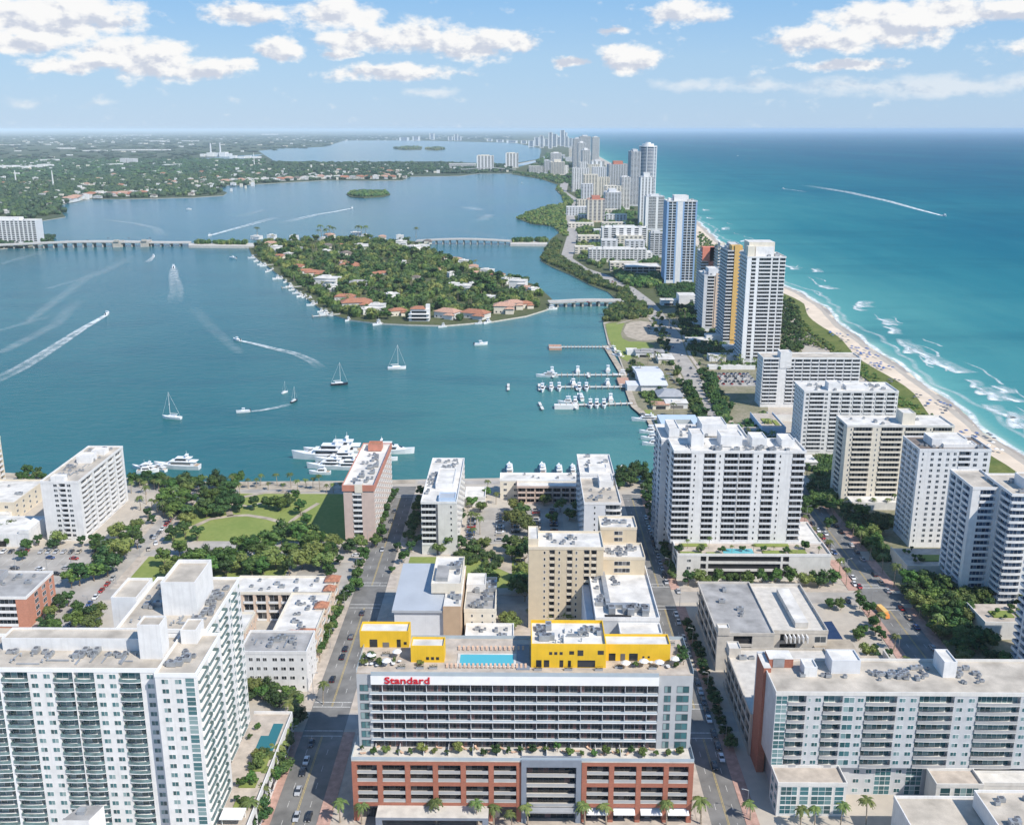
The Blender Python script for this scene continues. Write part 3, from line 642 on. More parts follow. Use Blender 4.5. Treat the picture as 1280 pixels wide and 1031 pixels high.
# ---- brick and glass hotel with the yellow roof boxes
def text_mesh(s, size, ext):
    cu = bpy.data.curves.new('sign', 'FONT'); cu.body = s; cu.size = size; cu.extrude = ext; cu.offset = .035 * size / 2.2; cu.resolution_u = 3
    o = bpy.data.objects.new('sign', cu); COL.objects.link(o); bpy.context.view_layer.update()
    me = bpy.data.meshes.new_from_object(o.evaluated_get(bpy.context.evaluated_depsgraph_get()))
    bpy.data.objects.remove(o); return me
def hotel():
    t, P = bld('hotel', 'wide hotel with brick podium, long white balcony bands and yellow boxes on its roof', 0, 258, 'hotel')
    X0, X1 = -50.0, 51.0
    b = MB(); b.box(X0+1.8, X1-1.8, 1.8, 44, 0, 20.6, 1); b.box(X0, X1, 0, 44.5, 20.6, 21.0, 2); b.build('podium', [M['brick'], M['dark_grey'], M['concrete_light']], t)
    piers = [-50 + 8.25*k for k in range(7)] + [18.8 + 8.05*k for k in range(5)]
    for k, x in enumerate(piers):
        w = 1.5; a = max(X0, min(x - w/2, X1 - w)); m_ = MB(); m_.box(a, a+w, 0, 1.9, 0, 19.3, 0); m_.build('brick_pier', M['brick'], t)
    for a, c in ((X0, 0.0), (18.05, X1)):
        for z0, z1 in ((19.3, 20.58), (12.2, 13.5), (5.2, 6.4)):
            m_ = MB(); m_.box(a+.02, c-.02, .06, 1.85, z0, z1, 0); m_.build('brick_beam', M['brick'], t)
    for yy in (1, 2, 3):                                     # side elevations
        pass
    for sx, rot in ((X0, -pi/2), (X1, pi/2)):
        T = xf(sx, 44 if rot < 0 else 1.9, 0, rot); m_ = MB(); L = 42.1
        for k in range(6): m_.box(k*8.1, k*8.1+1.5, 0, 1.7, 0, 19.3, 0, T)
        for z0, z1 in ((19.3, 20.58), (12.2, 13.5), (5.2, 6.4)): m_.box(.02, L-.02, .06, 1.65, z0, z1, 0, T)
        m_.build('side_frame', M['brick'], t)
        for k in range(5):
            for z in (6.5, 9.6, 13.6, 16.6): P.add('loft_window', ('s',), lambda mb, tt: win_geo(mb, 6.4, 2.6, 4, tt), compT(T, k*8.1+4.8, 1.7, z), (M['dark_grey'], M['glass_dark']))
    bays = [(-50+8.25*k+.75, -50+8.25*(k+1)-.75) for k in range(6)] + [(18.8+8.05*k+.75, 18.8+8.05*(k+1)-.75) for k in range(4)]
    for a, c in bays:
        w = c - a; cx = (a+c)/2
        for z in (6.5, 13.55):
            for z2 in (0, 2.95):
                P.add('loft_window', (round(w,1),), lambda mb, tt, w=w: win_geo(mb, w-.1, 2.75, 4, tt), xf(cx, 1.8, z+z2+.05), (M['dark_grey'], M['glass_dark']))
                P.add('loft_balcony', (round(w,1),), lambda mb, tt, w=w: mb.box(-w/2+.05, w/2-.05, 0, 1.7, -.22, 0, 0, tt), xf(cx, .1, z+z2+(.24 if z2 == 0 else 0)), (M['concrete_light'],),
                      ('railing', ('h', round(w,1)), lambda mb, tt, w=w: mb.box(-w/2+.06, w/2-.06, .02, .06, .002, .95, 0, tt), (M['rail_grey'],)))
        P.add('shopfront', (round(w,1),), lambda mb, tt, w=w: win_geo(mb, w-.1, 3.4, 4, tt), xf(cx, 1.8, .1), (M['dark_grey'], M['glass_dark']))
    for a, c in bays[6:]:
        m_ = MB(); m_.loft([[(a+.1, -1.6, 3.7), (c-.1, -1.6, 3.7), (c-.1, -1.6, 3.95), (a+.1, -1.6, 3.95)], [(a+.1, 1.7, 4.7), (c-.1, 1.7, 4.7), (c-.1, 1.7, 4.95), (a+.1, 1.7, 4.95)]], 0); m_.build('awning', M['awning'], t)
    # grey portal
    p = MB(); p.box(0.2, 1.7, -.5, 1.9, 0, 21.5, 0); p.box(16.4, 17.9, -.5, 1.9, 0, 21.5, 0); p.box(1.7, 16.4, -.5, 1.9, 19.2, 21.5, 0); p.build('portal', M['steel'], t)
    for f in range(4):
        z = 5.6 + f*3.4
        P.add('loft_window', ('p',), lambda mb, tt: win_geo(mb, 14.2, 3.0, 9, tt), xf(9.05, 1.8, z+.05), (M['dark_grey'], M['glass_hotel']))
        P.add('loft_balcony', ('p',), lambda mb, tt: mb.box(-7.3, 7.3, 0, 1.8, -.25, 0, 0, tt), xf(9.05, -.1, z), (M['concrete_light'],), ('railing', ('p',), lambda mb, tt: mb.box(-7.28, 7.28, .02, .06, .002, .95, 0, tt), (M['rail_grey'],)))
    m_ = MB(); m_.box(.5, 17.6, -2.6, -.51, 5.0, 5.5, 0); m_.build('entrance_canopy', M['grey'], t)
    P.add('shopfront', ('p',), lambda mb, tt: win_geo(mb, 14.2, 4.2, 8, tt), xf(9.05, 1.8, .1), (M['dark_grey'], M['glass_hotel']))
    m_ = MB(); m_.box(-42.6, -9.5, -5.6, -.02, 4.6, 5.5, 0, top=1); m_.box(-42.6, -40.8, -5.6, -4.0, 0, 4.6, 0); m_.box(-11.2, -9.5, -5.6, -4.0, 0, 4.6, 0); m_.build('porch', [M['steel'], M['concrete_light']], t)
    # terrace above the podium
    g = MB(); g.box(X0, X1, 0, .12, 21.0, 22.0, 0); g.box(X0, X0+.12, .13, 7.5, 21.0, 22.0, 0); g.box(X1-.12, X1, .13, 7.5, 21.0, 22.0, 0); g.build('terrace_rail', M['rail_glass'], t)
    for k in range(12): m_ = MB(); m_.box(-43.5+7.3*k, -43.35+7.3*k, 2.2, 6.3, 21, 22.5); m_.build('terrace_divider', M['pale_grey'], t)
    # slab of rooms
    A, Bx, F = -48.5, 50.7, 6.5
    b = MB(); b.box(A+.3, Bx-.3, F+.3, F+20.6, 21, 45.6, 1); b.box(A, A+4.2, F, F+.3, 21, 45.6, 0); b.box(40.6, Bx, F, F+.3, 21, 45.6, 0)
    b.box(A, A+.3, F+.3, F+21, 21, 45.6, 0); b.box(Bx-.3, Bx, F+.3, F+21, 21, 45.6, 0); b.box(A+.3, Bx-.3, F+20.6, F+21, 21, 45.6, 0); b.box(A, Bx, F, F+21, 45.6, 46.0, 2)
    b.build('wall', [M['mid_grey'], M['grey'], M['sidewalk']], t)
    band = MB(); band.box(A+4.3, 40.5, F-1.0, F+.3, 42.7, 45.58, 0); band.build('sign_band', M['white_bright'], t)
    fh = 3.1
    for f in range(6, -1, -1):
        z = 21.05 + f*fh
        if f:
            P.add('balcony', ('h',), lambda mb, tt: mb.box(-44.7/1, 40.4, 0, 1.3, -.28, .0, 0, tt), xf(0, F-1.0, z), (M['white_bright'],), ('railing', ('hb',), lambda mb, tt: mb.box(-44.6, 40.3, .03, .09, .002, .62, 0, tt), (M['rail_glass'],)))
        for k in range(26):
            x = -44.2 + 84.7*(k+.5)/26
            P.add('room_window', ('h',), lambda mb, tt: win_geo(mb, 3.1, 2.6, 3, tt, .1, .08), xf(x, F+.3, z+.08), (M['dark_grey'], M['glass_hotel']))
        if f:
            for k in range(1, 26, 2):
                x = -44.2 + 84.7*k/26
                P.add('balcony_fin', ('h',), lambda mb, tt: mb.box(-.06, .06, 0, .9, 0, 2.8, 0, tt), xf(x, F-.62, z), (M['light_grey'],))
        for x, w in ((-46.4, 2.6), (43.3, 2.0), (47.8, 3.6)):
            P.add('window', ('hs', w), lambda mb, tt, w=w: win_geo(mb, w, 2.2, 2, tt, .1, .08), xf(x, F, z+.3), (M['dark_grey'], M['glass_teal']))
        for sx, rot in ((A, -pi/2), (Bx, pi/2)):
            for k in range(4): P.add('window', ('hs2',), lambda mb, tt: win_geo(mb, 2.8, 2.2, 2, tt, .1, .08), compT(xf(sx, F, 0, rot), (3.2+k*4.9)*(1 if rot > 0 else -1), 0, z+.3), (M['dark_grey'], M['glass_teal']))
    P.flush()
    s = link('sign_lettering', text_mesh('Standard', 3.0, .12), t, (-40.2, F-1.13, 43.15)); s.rotation_euler = (pi/2, 0, 0); s.scale = (1.27, 1, 1); s.data.materials.clear(); s.data.materials.append(M['sign_red'])
    # roof deck
    g = MB(); g.box(A+4.4, 40.4, F-.98, F-.9, 45.6, 46.9, 0); g.box(A, A+.1, F+.2, F+21, 46, 47.1, 0); g.box(Bx-.1, Bx, F+.2, F+21, 46, 47.1, 0); g.box(A+.1, Bx-.1, F+20.9, F+21, 46, 47.1, 0); g.build('deck_rail', M['rail_glass'], t)
    w = MB(); w.box(-18.4, -2.2, F+4.2, F+10.8, 45.9, 46.12, 0); w.build('pool', M['pool'], t)
    w = MB(); w.box(-19.2, -18.4, F+3.6, F+11.4, 46, 46.2); w.box(-2.2, -1.4, F+3.6, F+11.4, 46, 46.2); w.box(-18.4, -2.2, F+3.6, F+4.2, 46, 46.2); w.box(-18.4, -2.2, F+10.8, F+11.4, 46, 46.2); w.build('pool_edge', M['roof_white'], t)
    w = MB(); w.box(-1.3, 2.6, F+2, F+17, 46, 46.25); w.build('painted_deck_shade', M['steel'], t)  # dark sheet on the deck: shade painted beside the big yellow box
    def ybox(x0, x1, y0, y1, z1, holes, roofm='roof_white', par=.7):
        y0 += 1.2; y1 += 1.2
        o = pent(t, x0, x1, F+y0, F+y1, 46, z1, 'yellow', roofm, 'yellow_box', par)
        for hx, hz, hw, hh in holes:
            q = MB(); q.box(-hw/2, hw/2, -.06, -.002, 0, hh, 0); q.build('window', M['glass_dark'], o, (x0+hx, F+y0, 46+hz))
        return o
    ybox(-50.0+.3, -34.6, 14.0, 20.3, 50.8, [(4.2,.1,2.4,2.6),(8,.1,2,1.6),(12,.1,1.2,2.6),(14,1.0,.9,.9)])
    ybox(-33.0, -23.0, 5.0, 10.6, 50.8, [(5.0,.9,.9,.9),(6.5,.9,.9,.9),(8,.9,.9,.9),(3,.3,.5,.5)])
    big = ybox(3.0, 25.2, 2.3, 17.5, 52.8, [(2.3,.2,1.6,2.3),(4.6,.2,1.6,2.3),(9,.2,1.1,2.3),(11.4,.2,.9,2.2),(16.4,.2,5.2,2.3),(5.8,4.3,.9,.9),(7.3,4.3,.9,.9),(8.9,4.3,.9,.9),(12,4.4,1.4,1.1),(14.6,4.0,1.7,1.8),(20.6,4.4,1.8,1.3)], 'roof_white', 1.0)
    ybox(25.4, 44.8, 6.5, 13.0, 50.8, [(2,.1,2,2.4),(5.2,.1,1.4,2.3),(8.4,.1,2.6,2.4),(11.4,1,.6,.6),(13,1,.6,.6)])
    units(t, 5, 9, F+6, F+15, 52.8, 12, 21, 1.2); units(t, 18, 24, F+8, F+15, 52.8, 12, 22, .9); clutter(t, 9, 20, F+5, F+14, 52.8, 23, 8)
    return t
hotel()
# ------------------------------------------------------------------ the town's other buildings
def alt(a, n): return a * n
def white_slab():
    t, P = bld('apartment_block', 'white apartment slab with brown roof between the car park and the left yachts', -229.5, 470)
    block(t, P, -9.5, 9.5, 0, 58, 0, 31, fl=2.65, base=1.5, front=[('w', 4.2), ('W', 2.8), ('B', 2.4), ('W', 2.8), ('w', 2.4)], right=[('w', 1.5), ('B', 8), ('B', 5), ('w', 1.6), ('B', 10), ('B', 5), ('w', 1.6), ('B', 8), ('w', 1.6), ('B', 8), ('w', 2)], r=1.3, rail='rail_white', gl='glass', roof='roof_gravel', curve=.4)
    P.flush(); pent(t, -4, 3.5, 30, 38, 31, 34.2, 'white', 'roof_white'); pent(t, -4.5, 2, .8, 5, 31, 33.4, 'white', 'roof_white'); pent(t, -2, 5, 44, 50, 31, 33, 'white', 'roof_white')
    units(t, -6, 5, 8, 54, 31, 22, 31); clutter(t, -7, 4, 8, 28, 31, 32, 8)
white_slab()
t, P = bld('office_block', 'low brick block with white balcony strips at the left edge by the car park', -204.5, 378, 'office building')
block(t, P, -32, 0, 0, 25, 0, 13.4, fl=3.0, base=1.0, wall='brick_pale', trim='white', front=[('B', 9), ('B', 9), ('B', 9), ('A', 4.5)], right=[('w', 5), ('L', 4), ('w', 3), ('L', 4), ('w', 3), ('L', 3), ('w', 2)], accent='brick_pale', roof='roof_grey', slab='white', core='brick_pale'); P.flush()
units(t, -28, -4, 5, 22, 13.4, 7, 33); pent(t, -26, -18, 12, 22, 13.4, 15.8, 'grey', 'roof_grey')
t, P = bld('apartment_block', 'stepped beige low block at the left edge beside the waterfront trees', -280, 497)
block(t, P, -34, 12, 0, 36, 0, 9.5, fl=3, wall='beige_light', roof='roof_white', front=alt([('W', 4), ('w', 2)], 7), right=alt([('W', 4), ('w', 3)], 5), r=.6); block(t, P, -34, 2, -16, 0, 0, 6.4, fl=3, wall='beige_light', roof='roof_white', front=alt([('W', 4), ('w', 2)], 6), right=alt([('W', 4), ('w', 3)], 2), r=.6); P.flush()
units(t, -20, 10, 5, 30, 9.5, 6, 34)
t, P = bld('apartment_tower', 'beige tower sliver cut off by the left edge above the beige low block', -317, 530)
block(t, P, -20, 20, 0, 16, 0, 31, fl=3, wall='beige_light', front=alt([('W', 4), ('B', 5)], 4), right=alt([('B', 4), ('w', 1)], 3)); P.flush()
t, P = bld('commercial_building', 'low white windowless building with stepped roof beside the white slab on the left', -262, 462, 'building')
mb = MB(); mb.box(-40, 18, 0, 24, 0, 7, 0, top=1); mb.box(13, 18.1, -.1, 16, 7, 9.2, 0); mb.box(-40, -8, 24, 38, 0, 5, 0, top=1); mb.build('wall', [M['white'], M['roof_white']], t)
mb = MB(); mb.box(-3, 6, -.05, 0, .2, 3.2); mb.build('shopfront', M['glass_dark'], t); units(t, -30, 10, 5, 20, 7, 6, 35)
# five-storey white block
t, P = bld('apartment_block', 'five storey white block with flat grey roof beside the left street', -90.5, 330)
block(t, P, -12.5, 12, 0, 16, 0, 15.6, fl=3.0, base=.4, front=[('D', 6), ('D', 5.5), ('w', 1), ('W', 3.2), ('W', 3.4), ('W', 3.4), ('w', 1.6), ('N', 2), ('w', .8)], right=[('w', 2), ('N', 2.4), ('w', 1.5), ('W', 3), ('w', 2), ('N', 2.4), ('w', 2)], left=[('W', 4)]*3, r=.8, roof='roof_grey', gl='glass_dark'); P.flush()
units(t, -3, 8, 5, 13, 15.6, 8, 36); clutter(t, -10, 9, 3, 13, 15.6, 37, 6)
# peach U-shaped block with tiled turrets
t, P = bld('apartment_block', 'peach U-shaped block with terracotta turret roofs on the left street corner', -88, 347)
kw = dict(fl=3.05, base=.3, wall='peach', roof='roof_white', gl='glass_dark', trim='cream', r=.9)
block(t, P, -8, 8.5, 0, 38, 0, 12.6, front=[('w', 1), ('W', 3), ('L', 4), ('w', 1)], right=alt([('B', 4), ('w', 1), ('W', 3)], 4), left=alt([('W', 3.5), ('w', 1)], 6), **kw)
block(t, P, -34, 8.5, 38, 54, 0, 12.6, front=alt([('B', 3.6), ('w', 1)], 8), right=[('w', 2), ('W', 3), ('B', 4), ('w', 2)], **kw); block(t, P, -36, -20, 8, 24, 0, 10.6, front=alt([('W', 3.4), ('w', .8)], 4), right=alt([('N', 2.4), ('w', 1.6)], 4), **kw)
P.flush()
for x, y, s in ((6.8, 51, 3.0), (7.2, 41.5, 2.4), (6.8, 26, 2.6), (5.2, 2.6, 3.2), (0, 1.5, 2.8)):
    mb = MB(); mb.box(x-s*.9, x+s*.9, y-s*.9, y+s*.9, 11, 13.6, 1); mb.loft([[(x-s*1.1,y-s*1.1,13.6),(x+s*1.1,y-s*1.1,13.6),(x+s*1.1,y+s*1.1,13.6),(x-s*1.1,y+s*1.1,13.6)],[(x-.3,y-.3,15.4),(x+.3,y-.3,15.4),(x+.3,y+.3,15.4),(x-.3,y+.3,15.4)]], 0); mb.build('turret_roof', [M['terracotta'], M['peach']], t)
units(t, -4, 4, 5, 36, 12.6, 16, 38, .9); units(t, -30, 2, 41, 51, 12.6, 12, 39, .9)
# theatre-like block with blue metal roof
t, P = bld('hall', 'windowless block with sloping blue grey metal roof and tan wall behind the hotel', -37, 362, 'building')
mb = MB(); mb.box(-13.2, 6.2, 0, 39, 0, 16.2, 0); mb.box(6.2, 13.2, -1.2, 39, 0, 18.5, 1, top=3); mb.box(6.2, 13.2, -1.2, -.9, 18.5, 19.3, 1); mb.build('wall', [M['light_grey'], M['tan'], M['roof_blue'], M['roof_white']], t)
mb = MB(); mb.loft([[(-14,-.8,16.3),(6.1,-.8,16.3),(6.1,-.8,17.3),(-14,-.8,17.3)],[(-14,39.6,18.3),(6.1,39.6,18.3),(6.1,39.6,19.3),(-14,39.6,19.3)]]); mb.build('roof', M['roof_blue'], t)
pent(t, .5, 12.6, 12, 39, 18.6, 22.4, 'cream', 'roof_white'); pent(t, 2, 7, 15, 27, 22.5, 24.2, 'metal', 'roof_grey', 'cooling_unit', 0); units(t, 6.5, 12, 18, 36, 22.4, 9, 40, 1.2); units(t, 8, 12, 1, 9, 18.5, 4, 41, 1.2)
t, P = bld('plant_building', 'flat building crowded with rooftop cooling plant right of the blue metal roof', -17, 370, 'building')
block(t, P, -6, 6.5, 0, 30, 0, 12.5, fl=3, wall='cream', roof='roof_grey', front=alt([('w', 2), ('N', 2)], 3), right=alt([('w', 3), ('W', 3)], 4), r=.5, parapet=1.3); P.flush(); units(t, -4, 5, 2, 28, 12.5, 22, 42, 1.4); pent(t, -6, 2, 18, 29, 12.6, 15.5, 'white', 'roof_white')
t, P = bld('shop_building', 'one storey white roofed building just behind the rooftop pool of the hotel', -12, 348, 'shop')
block(t, P, -10, 9, 0, 21, 0, 7.2, fl=6, wall='white', roof='roof_white', front=alt([('w', 2), ('W', 3)], 3), r=.4, parapet=.7); P.flush(); units(t, -8, 7, 2, 19, 7.2, 10, 43, .9)
# beige tower
t, P = bld('apartment_tower', 'beige apartment tower with columns of small dark windows behind the hotel', 18, 380)
kw = dict(fl=2.85, base=1.0, wall='beige', trim='beige_light', roof='roof_white', gl='glass_dark', rail='beige_light', slab='beige_light', core='tan')
block(t, P, -15, 15.5, 0, 17, 0, 35.6, front=[('w', 5.4), ('N', 1.6), ('w', 1), ('B', 2.2), ('w', .8), ('N', 1.8), ('w', 2), ('B', 2.2), ('w', .7), ('N', 1.7), ('w', 2), ('B', 2.2), ('w', .6), ('B', 2.2), ('w', 2.6)], left=[('w', 3), ('N', 2), ('w', 4), ('N', 2), ('w', 6)], r=.9, proj=.1, **kw)
block(t, P, 15.6, 33, 4, 19, 0, 29.5, front=[('w', 3), ('L', 6), ('w', 4)], left=None, right=alt([('w', 2), ('W', 3)], 3), r=.9, **kw); block(t, P, 15.6, 31, 19.2, 32, 0, 36.5, front=[('w', 5), ('L', 4), ('w', 5)], right=alt([('w', 2), ('W', 3)], 3), r=.9, **kw)
P.flush(); pent(t, -15.1, -11, 2, 16, 35.6, 38.6, 'beige_light', 'roof_white'); units(t, -8, 12, 4, 14, 35.6, 9, 44); units(t, 18, 30, 7, 16, 29.5, 16, 45); units(t, 17, 29, 21, 30, 36.5, 9, 46)
t, P = bld('commercial_block', 'long white roofed block with a duct spine and cooling units beside the right street', 38.7, 336, 'building')
block(t, P, -10.6, 13.3, 8, 55, 0, 22.4, fl=3.5, wall='pale_grey', roof='roof_white', trim='white', front=[('w', 6), ('L', 4), ('w', 4)], right=alt([('w', 2), ('L', 4)], 8), r=.6, parapet=1.2)
block(t, P, -2, 13.3, 0, 7.9, 0, 20.5, fl=3.5, wall='pale_grey', roof='roof_white', trim='white', front=[('w', 3), ('L', 5), ('w', 3)], r=.6); P.flush()
mb = MB(); mb.box(-13.7, -10.8, 6, 56, 0, 19.5, 0, top=1); mb.build('side_wing', [M['blue_pale'], M['pale_grey']], t)  # pale blue wall: bluish shade of the left side put into its colour
mb = MB(); mb.box(-6, -4.2, 20, 50, 22.45, 24, 0); mb.box(-6, 6, 17.5, 19.5, 22.45, 24, 0); mb.build('roof_duct', M['metal'], t); units(t, -5, 9, 13, 16, 22.4, 8, 47, 1.7); units(t, -9, -6.5, 18, 48, 22.4, 8, 48, 1.2); units(t, -3, 2, 38, 50, 22.4, 9, 49)
mb = MB(); mb.box(-7, 3, 9.5, 12.2, 22.42, 22.6); mb.build('dark_roof_notch', M['opening'], t)  # flat slab, not a recess: the notch's darkness is put into its colour
# row towards the water
t, P = bld('apartment_tower', 'pinkish apartment tower with orange tiled rim between park and bay', -81, 471)
block(t, P, -7.6, 7.5, 0, 69, 0, 28, fl=2.7, base=2.2, wall='pinkish', trim='coral', slab='white', roof='roof_white', core='cream', rail='white', front=[('w', 4), ('B', 4.2), ('w', 5.5)], right=alt([('W', 2.4), ('w', .5), ('B', 3), ('w', .5)], 9), r=1.2, over=.2, parapet=1.6, accent='pinkish'); P.flush()
mb = MB()
for q in ((-8.1, 8.0, -.5, -.15), (-8.1, 8.0, 69.15, 69.5), (-8.1, -7.75, -.15, 69.15), (7.65, 8.0, -.15, 69.15)): mb.box(*q, 26.9, 30.1, 0)
mb.build('tiled_rim', M['coral'], t); pent(t, -4, 3.4, 60, 67, 28.4, 31.5, 'coral', 'terracotta'); units(t, -4, 5, 4, 55, 28.4, 26, 50); pent(t, -1.8, 2, -.6, 4, 26, 30.5, 'cream', 'roof_white', 'stair_tower', 0)
t, P = bld('apartment_tower', 'white apartment slab with solid white balconies on its near left corner', -40, 455)
block(t, P, -8.4, 8.8, 0, 67, 0, 26.6, fl=2.65, base=5.2, wall='offwhite', trim='white', roof='roof_white', slab='white', rail='white', front=[('B', 7), ('A', 1), ('w', 5.2), ('N', 2.2), ('w', 1.6)], right=alt([('W', 2.6), ('w', .6), ('B', 3.2), ('w', .6)], 9), r=1.3, gl='glass_dark', accent='dark_grey'); P.flush()
pent(t, -3, 6, 20, 44, 26.6, 29, 'white', 'roof_white'); pent(t, 0, 8, 2, 10, 26.6, 28.2, 'blue_pale', 'roof_blue'); units(t, -6, 6, 46, 64, 26.6, 16, 51); units(t, -7, -4, 12, 42, 26.6, 9, 52)
t, P = bld('apartment_tower', 'white apartment slab with curved corner balconies between the low hotel and right street', 38.8, 452)
block(t, P, -8.8, 8.8, 0, 36, 0, 27.6, fl=2.8, base=1, wall='light_grey', trim='white', roof='roof_gravel', slab='white', rail='white', front=[('w', 4), ('N', 2.2), ('w', 4), ('B', 7.4)], left=alt([('w', 1), ('B', 4), ('N', 2)], 5), right=alt([('B', 4), ('w', 1)], 6), r=1.3, curve=.6)
block(t, P, -8.8, 8.6, 36.2, 68, 0, 29.6, fl=2.8, base=1, wall='light_grey', trim='white', roof='roof_white', slab='white', rail='white', left=alt([('w', 1), ('B', 4), ('N', 2)], 4), right=alt([('B', 4), ('w', 1)], 6), r=1.3); P.flush()
pent(t, 0, 7, 22, 34, 27.6, 31, 'white', 'roof_white'); units(t, -6, 6, 4, 20, 27.6, 9, 53); units(t, -6, 6, 44, 66, 29.6, 12, 54); pent(t, -4, 5, 40, 46, 29.6, 32, 'white', 'roof_white')
t, P = bld('motel', 'low pink three storey waterfront lodging with white roof and planted courtyard', 10, 525, 'hotel')
block(t, P, -12, 22, 0, 8, 0, 9.6, fl=3.0, wall='peach', trim='white_bright', roof='roof_white', slab='pinkish', rail='pinkish', front=alt([('B', 4.6), ('w', .5)], 7), r=1.4, over=.6, gl='glass_dark'); block(t, P, -22, 24, 8.2, 19, 0, 10.6, fl=3.0, wall='cream', trim='white_bright', roof='roof_white', front=alt([('W', 4)], 8), r=.8); P.flush()
units(t, -18, 20, 9, 18, 10.6, 7, 55)
t, P = bld('low_building', 'small white flat roofed building at the water beside the facing white slab', -26, 520, 'building')
block(t, P, -5, 6, 0, 16, 0, 5, fl=4, wall='white', roof='roof_white', front=alt([('w', 1), ('W', 3)], 2), r=.4); P.flush()

# ---- big white condominium with podium
t, P = bld('condominium', 'broad white condominium tower above a planted parking podium with small pool', 101, 441, 'condominium')
kw = dict(fl=2.85, base=1.0, wall='white', trim='white', roof='roof_white', slab='white', rail='light_grey', gl='glass_dark', core='pale_grey', r=1.5, railh=.9)
block(t, P, -31, 29.5, 0, 20, 12.5, 57.2, front=[('B', 7.2), ('w', .6), ('N', 1.6), ('w', 2.8), ('B', 4.8), ('w', .8), ('N', 1.6), ('w', 1), ('F', 11.5), ('w', 1.2), ('N', 1.5), ('w', 1.4), ('B', 5), ('w', 1), ('N', 1.6), ('w', 4), ('B', 5.4)], left=[('B', 5), ('w', 2), ('N', 2), ('w', 2), ('B', 5)], **kw)
block(t, P, -34, 8, 20.2, 46, 0, 56.4, left=[('B', 5), ('w', 1.5), ('B', 5), ('w', 1.5), ('N', 2), ('w', 2), ('B', 5)], front=[('w', 2.5), ('N', 1.5), ('w', 40)], **kw)
for q in ((-22,-16,8,18,63),(-8,2,9,19,62),(6,13,7,17,61.5),(20,26,8,18,60.5),(-30,-25,24,40,61),(-14,-2,26,40,62.5)): pent(t, *q[:4], 57.1, q[4], 'white', 'roof_white', par=.5)
units(t, -24, 24, 2, 7, 57.2, 20, 60); units(t, -30, 4, 24, 44, 57.2, 16, 61); clutter(t, -28, 22, 2, 12, 57.2, 62, 10)
kp = dict(fl=3.6, base=.8, wall='offwhite', trim='white', roof='sidewalk', r=1.0)
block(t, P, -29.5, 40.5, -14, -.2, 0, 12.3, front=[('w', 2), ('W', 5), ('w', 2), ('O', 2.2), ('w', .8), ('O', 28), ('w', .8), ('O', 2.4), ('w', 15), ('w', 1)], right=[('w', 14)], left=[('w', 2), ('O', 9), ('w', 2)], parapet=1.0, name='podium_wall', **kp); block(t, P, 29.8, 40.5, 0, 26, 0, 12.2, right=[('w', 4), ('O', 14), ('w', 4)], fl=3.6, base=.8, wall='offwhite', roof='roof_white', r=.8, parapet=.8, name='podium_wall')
mb = MB(); mb.box(-29.5, -4, .2, 1, 0, 12.2, 0); mb.build('podium_back', M['offwhite'], t)
P.flush(); mb = MB(); mb.box(-8, 6, -11.5, -6.5, 12.2, 12.5, 0); mb.build('pool', M['pool'], t); 
for q in ((-28,-18,-13,-10.5),(-16,-10,-13,-11),(10,20,-12.5,-9),(22,30,-12,-8),(-26,-14,-4,-1),(8,24,-4,-1)): mb = MB(); mb.box(*q, 12.2, 12.8, 0); mb.build('planter', M['lawn'], t)
# ---- garages
t, P = bld('parking_garage', 'concrete parking garage with patched grey roof and raised white ramp cover', 96, 346, 'parking garage')
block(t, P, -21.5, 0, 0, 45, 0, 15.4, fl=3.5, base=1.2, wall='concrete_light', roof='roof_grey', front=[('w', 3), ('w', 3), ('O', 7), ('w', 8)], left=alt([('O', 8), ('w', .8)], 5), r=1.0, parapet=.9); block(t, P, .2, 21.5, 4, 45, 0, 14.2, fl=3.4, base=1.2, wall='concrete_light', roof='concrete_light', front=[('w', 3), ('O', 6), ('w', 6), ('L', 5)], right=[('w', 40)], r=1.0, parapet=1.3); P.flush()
mb = MB(); mb.box(10, 15, 8, 38, 14.4, 16.6, 0); mb.build('ramp_cover', M['roof_white'], t); pent(t, -21.4, -17, -.3, 3.5, 15.3, 18, 'concrete_light', 'roof_white', 'stair_tower'); units(t, -18, -4, 8, 40, 15.4, 5, 63)
mb = MB()
for k in range(6): mb.box(5 + k*1.6, 5.5 + k*1.6, 1, 5, 11.5, 13.8)
mb.build('pergola', M['white'], t)
t, P = bld('parking_garage', 'lower tan roofed concrete garage between the condo with brick corner and the taller garage', 100, 292, 'parking garage')
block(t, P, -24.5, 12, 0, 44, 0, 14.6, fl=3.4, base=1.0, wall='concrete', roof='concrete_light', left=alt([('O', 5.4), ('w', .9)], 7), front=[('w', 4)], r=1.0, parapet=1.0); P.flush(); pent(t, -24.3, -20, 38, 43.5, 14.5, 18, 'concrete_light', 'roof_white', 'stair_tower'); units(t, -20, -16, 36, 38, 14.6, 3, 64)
t, P = bld('annex_building', 'tan stepped annex with small ochre box behind the lower garage', 130, 325, 'building')
mb = MB(); mb.box(-17.5, -2, 6, 30, 0, 9, 0, top=1); mb.box(-17.5, 8, -10, 5.8, 0, 12, 0, top=1); mb.box(-2, 8, 6, 22, 0, 6.5, 0, top=1); mb.box(8, 8.6, -10, 22, 0, 9, 0); mb.build('wall', [M['concrete_light'], M['dirt']], t); mb = MB(); mb.box(-15, -9, 7, 9.5, 9, 11.5); mb.build('container', M['yellow_soft'], t)
t, P = bld('solar_carport', 'small row of dark solar panels on a carport beside the garage', 126, 372, 'carport')
mb = MB(); mb.loft([[(-3,-9,2.6),(3,-9,3.2),(3,-9,3.35),(-3,-9,2.75)],[(-3,9,2.6),(3,9,3.2),(3,9,3.35),(-3,9,2.75)]]); mb.build('solar_panel', M['solar'], t); mb = MB()
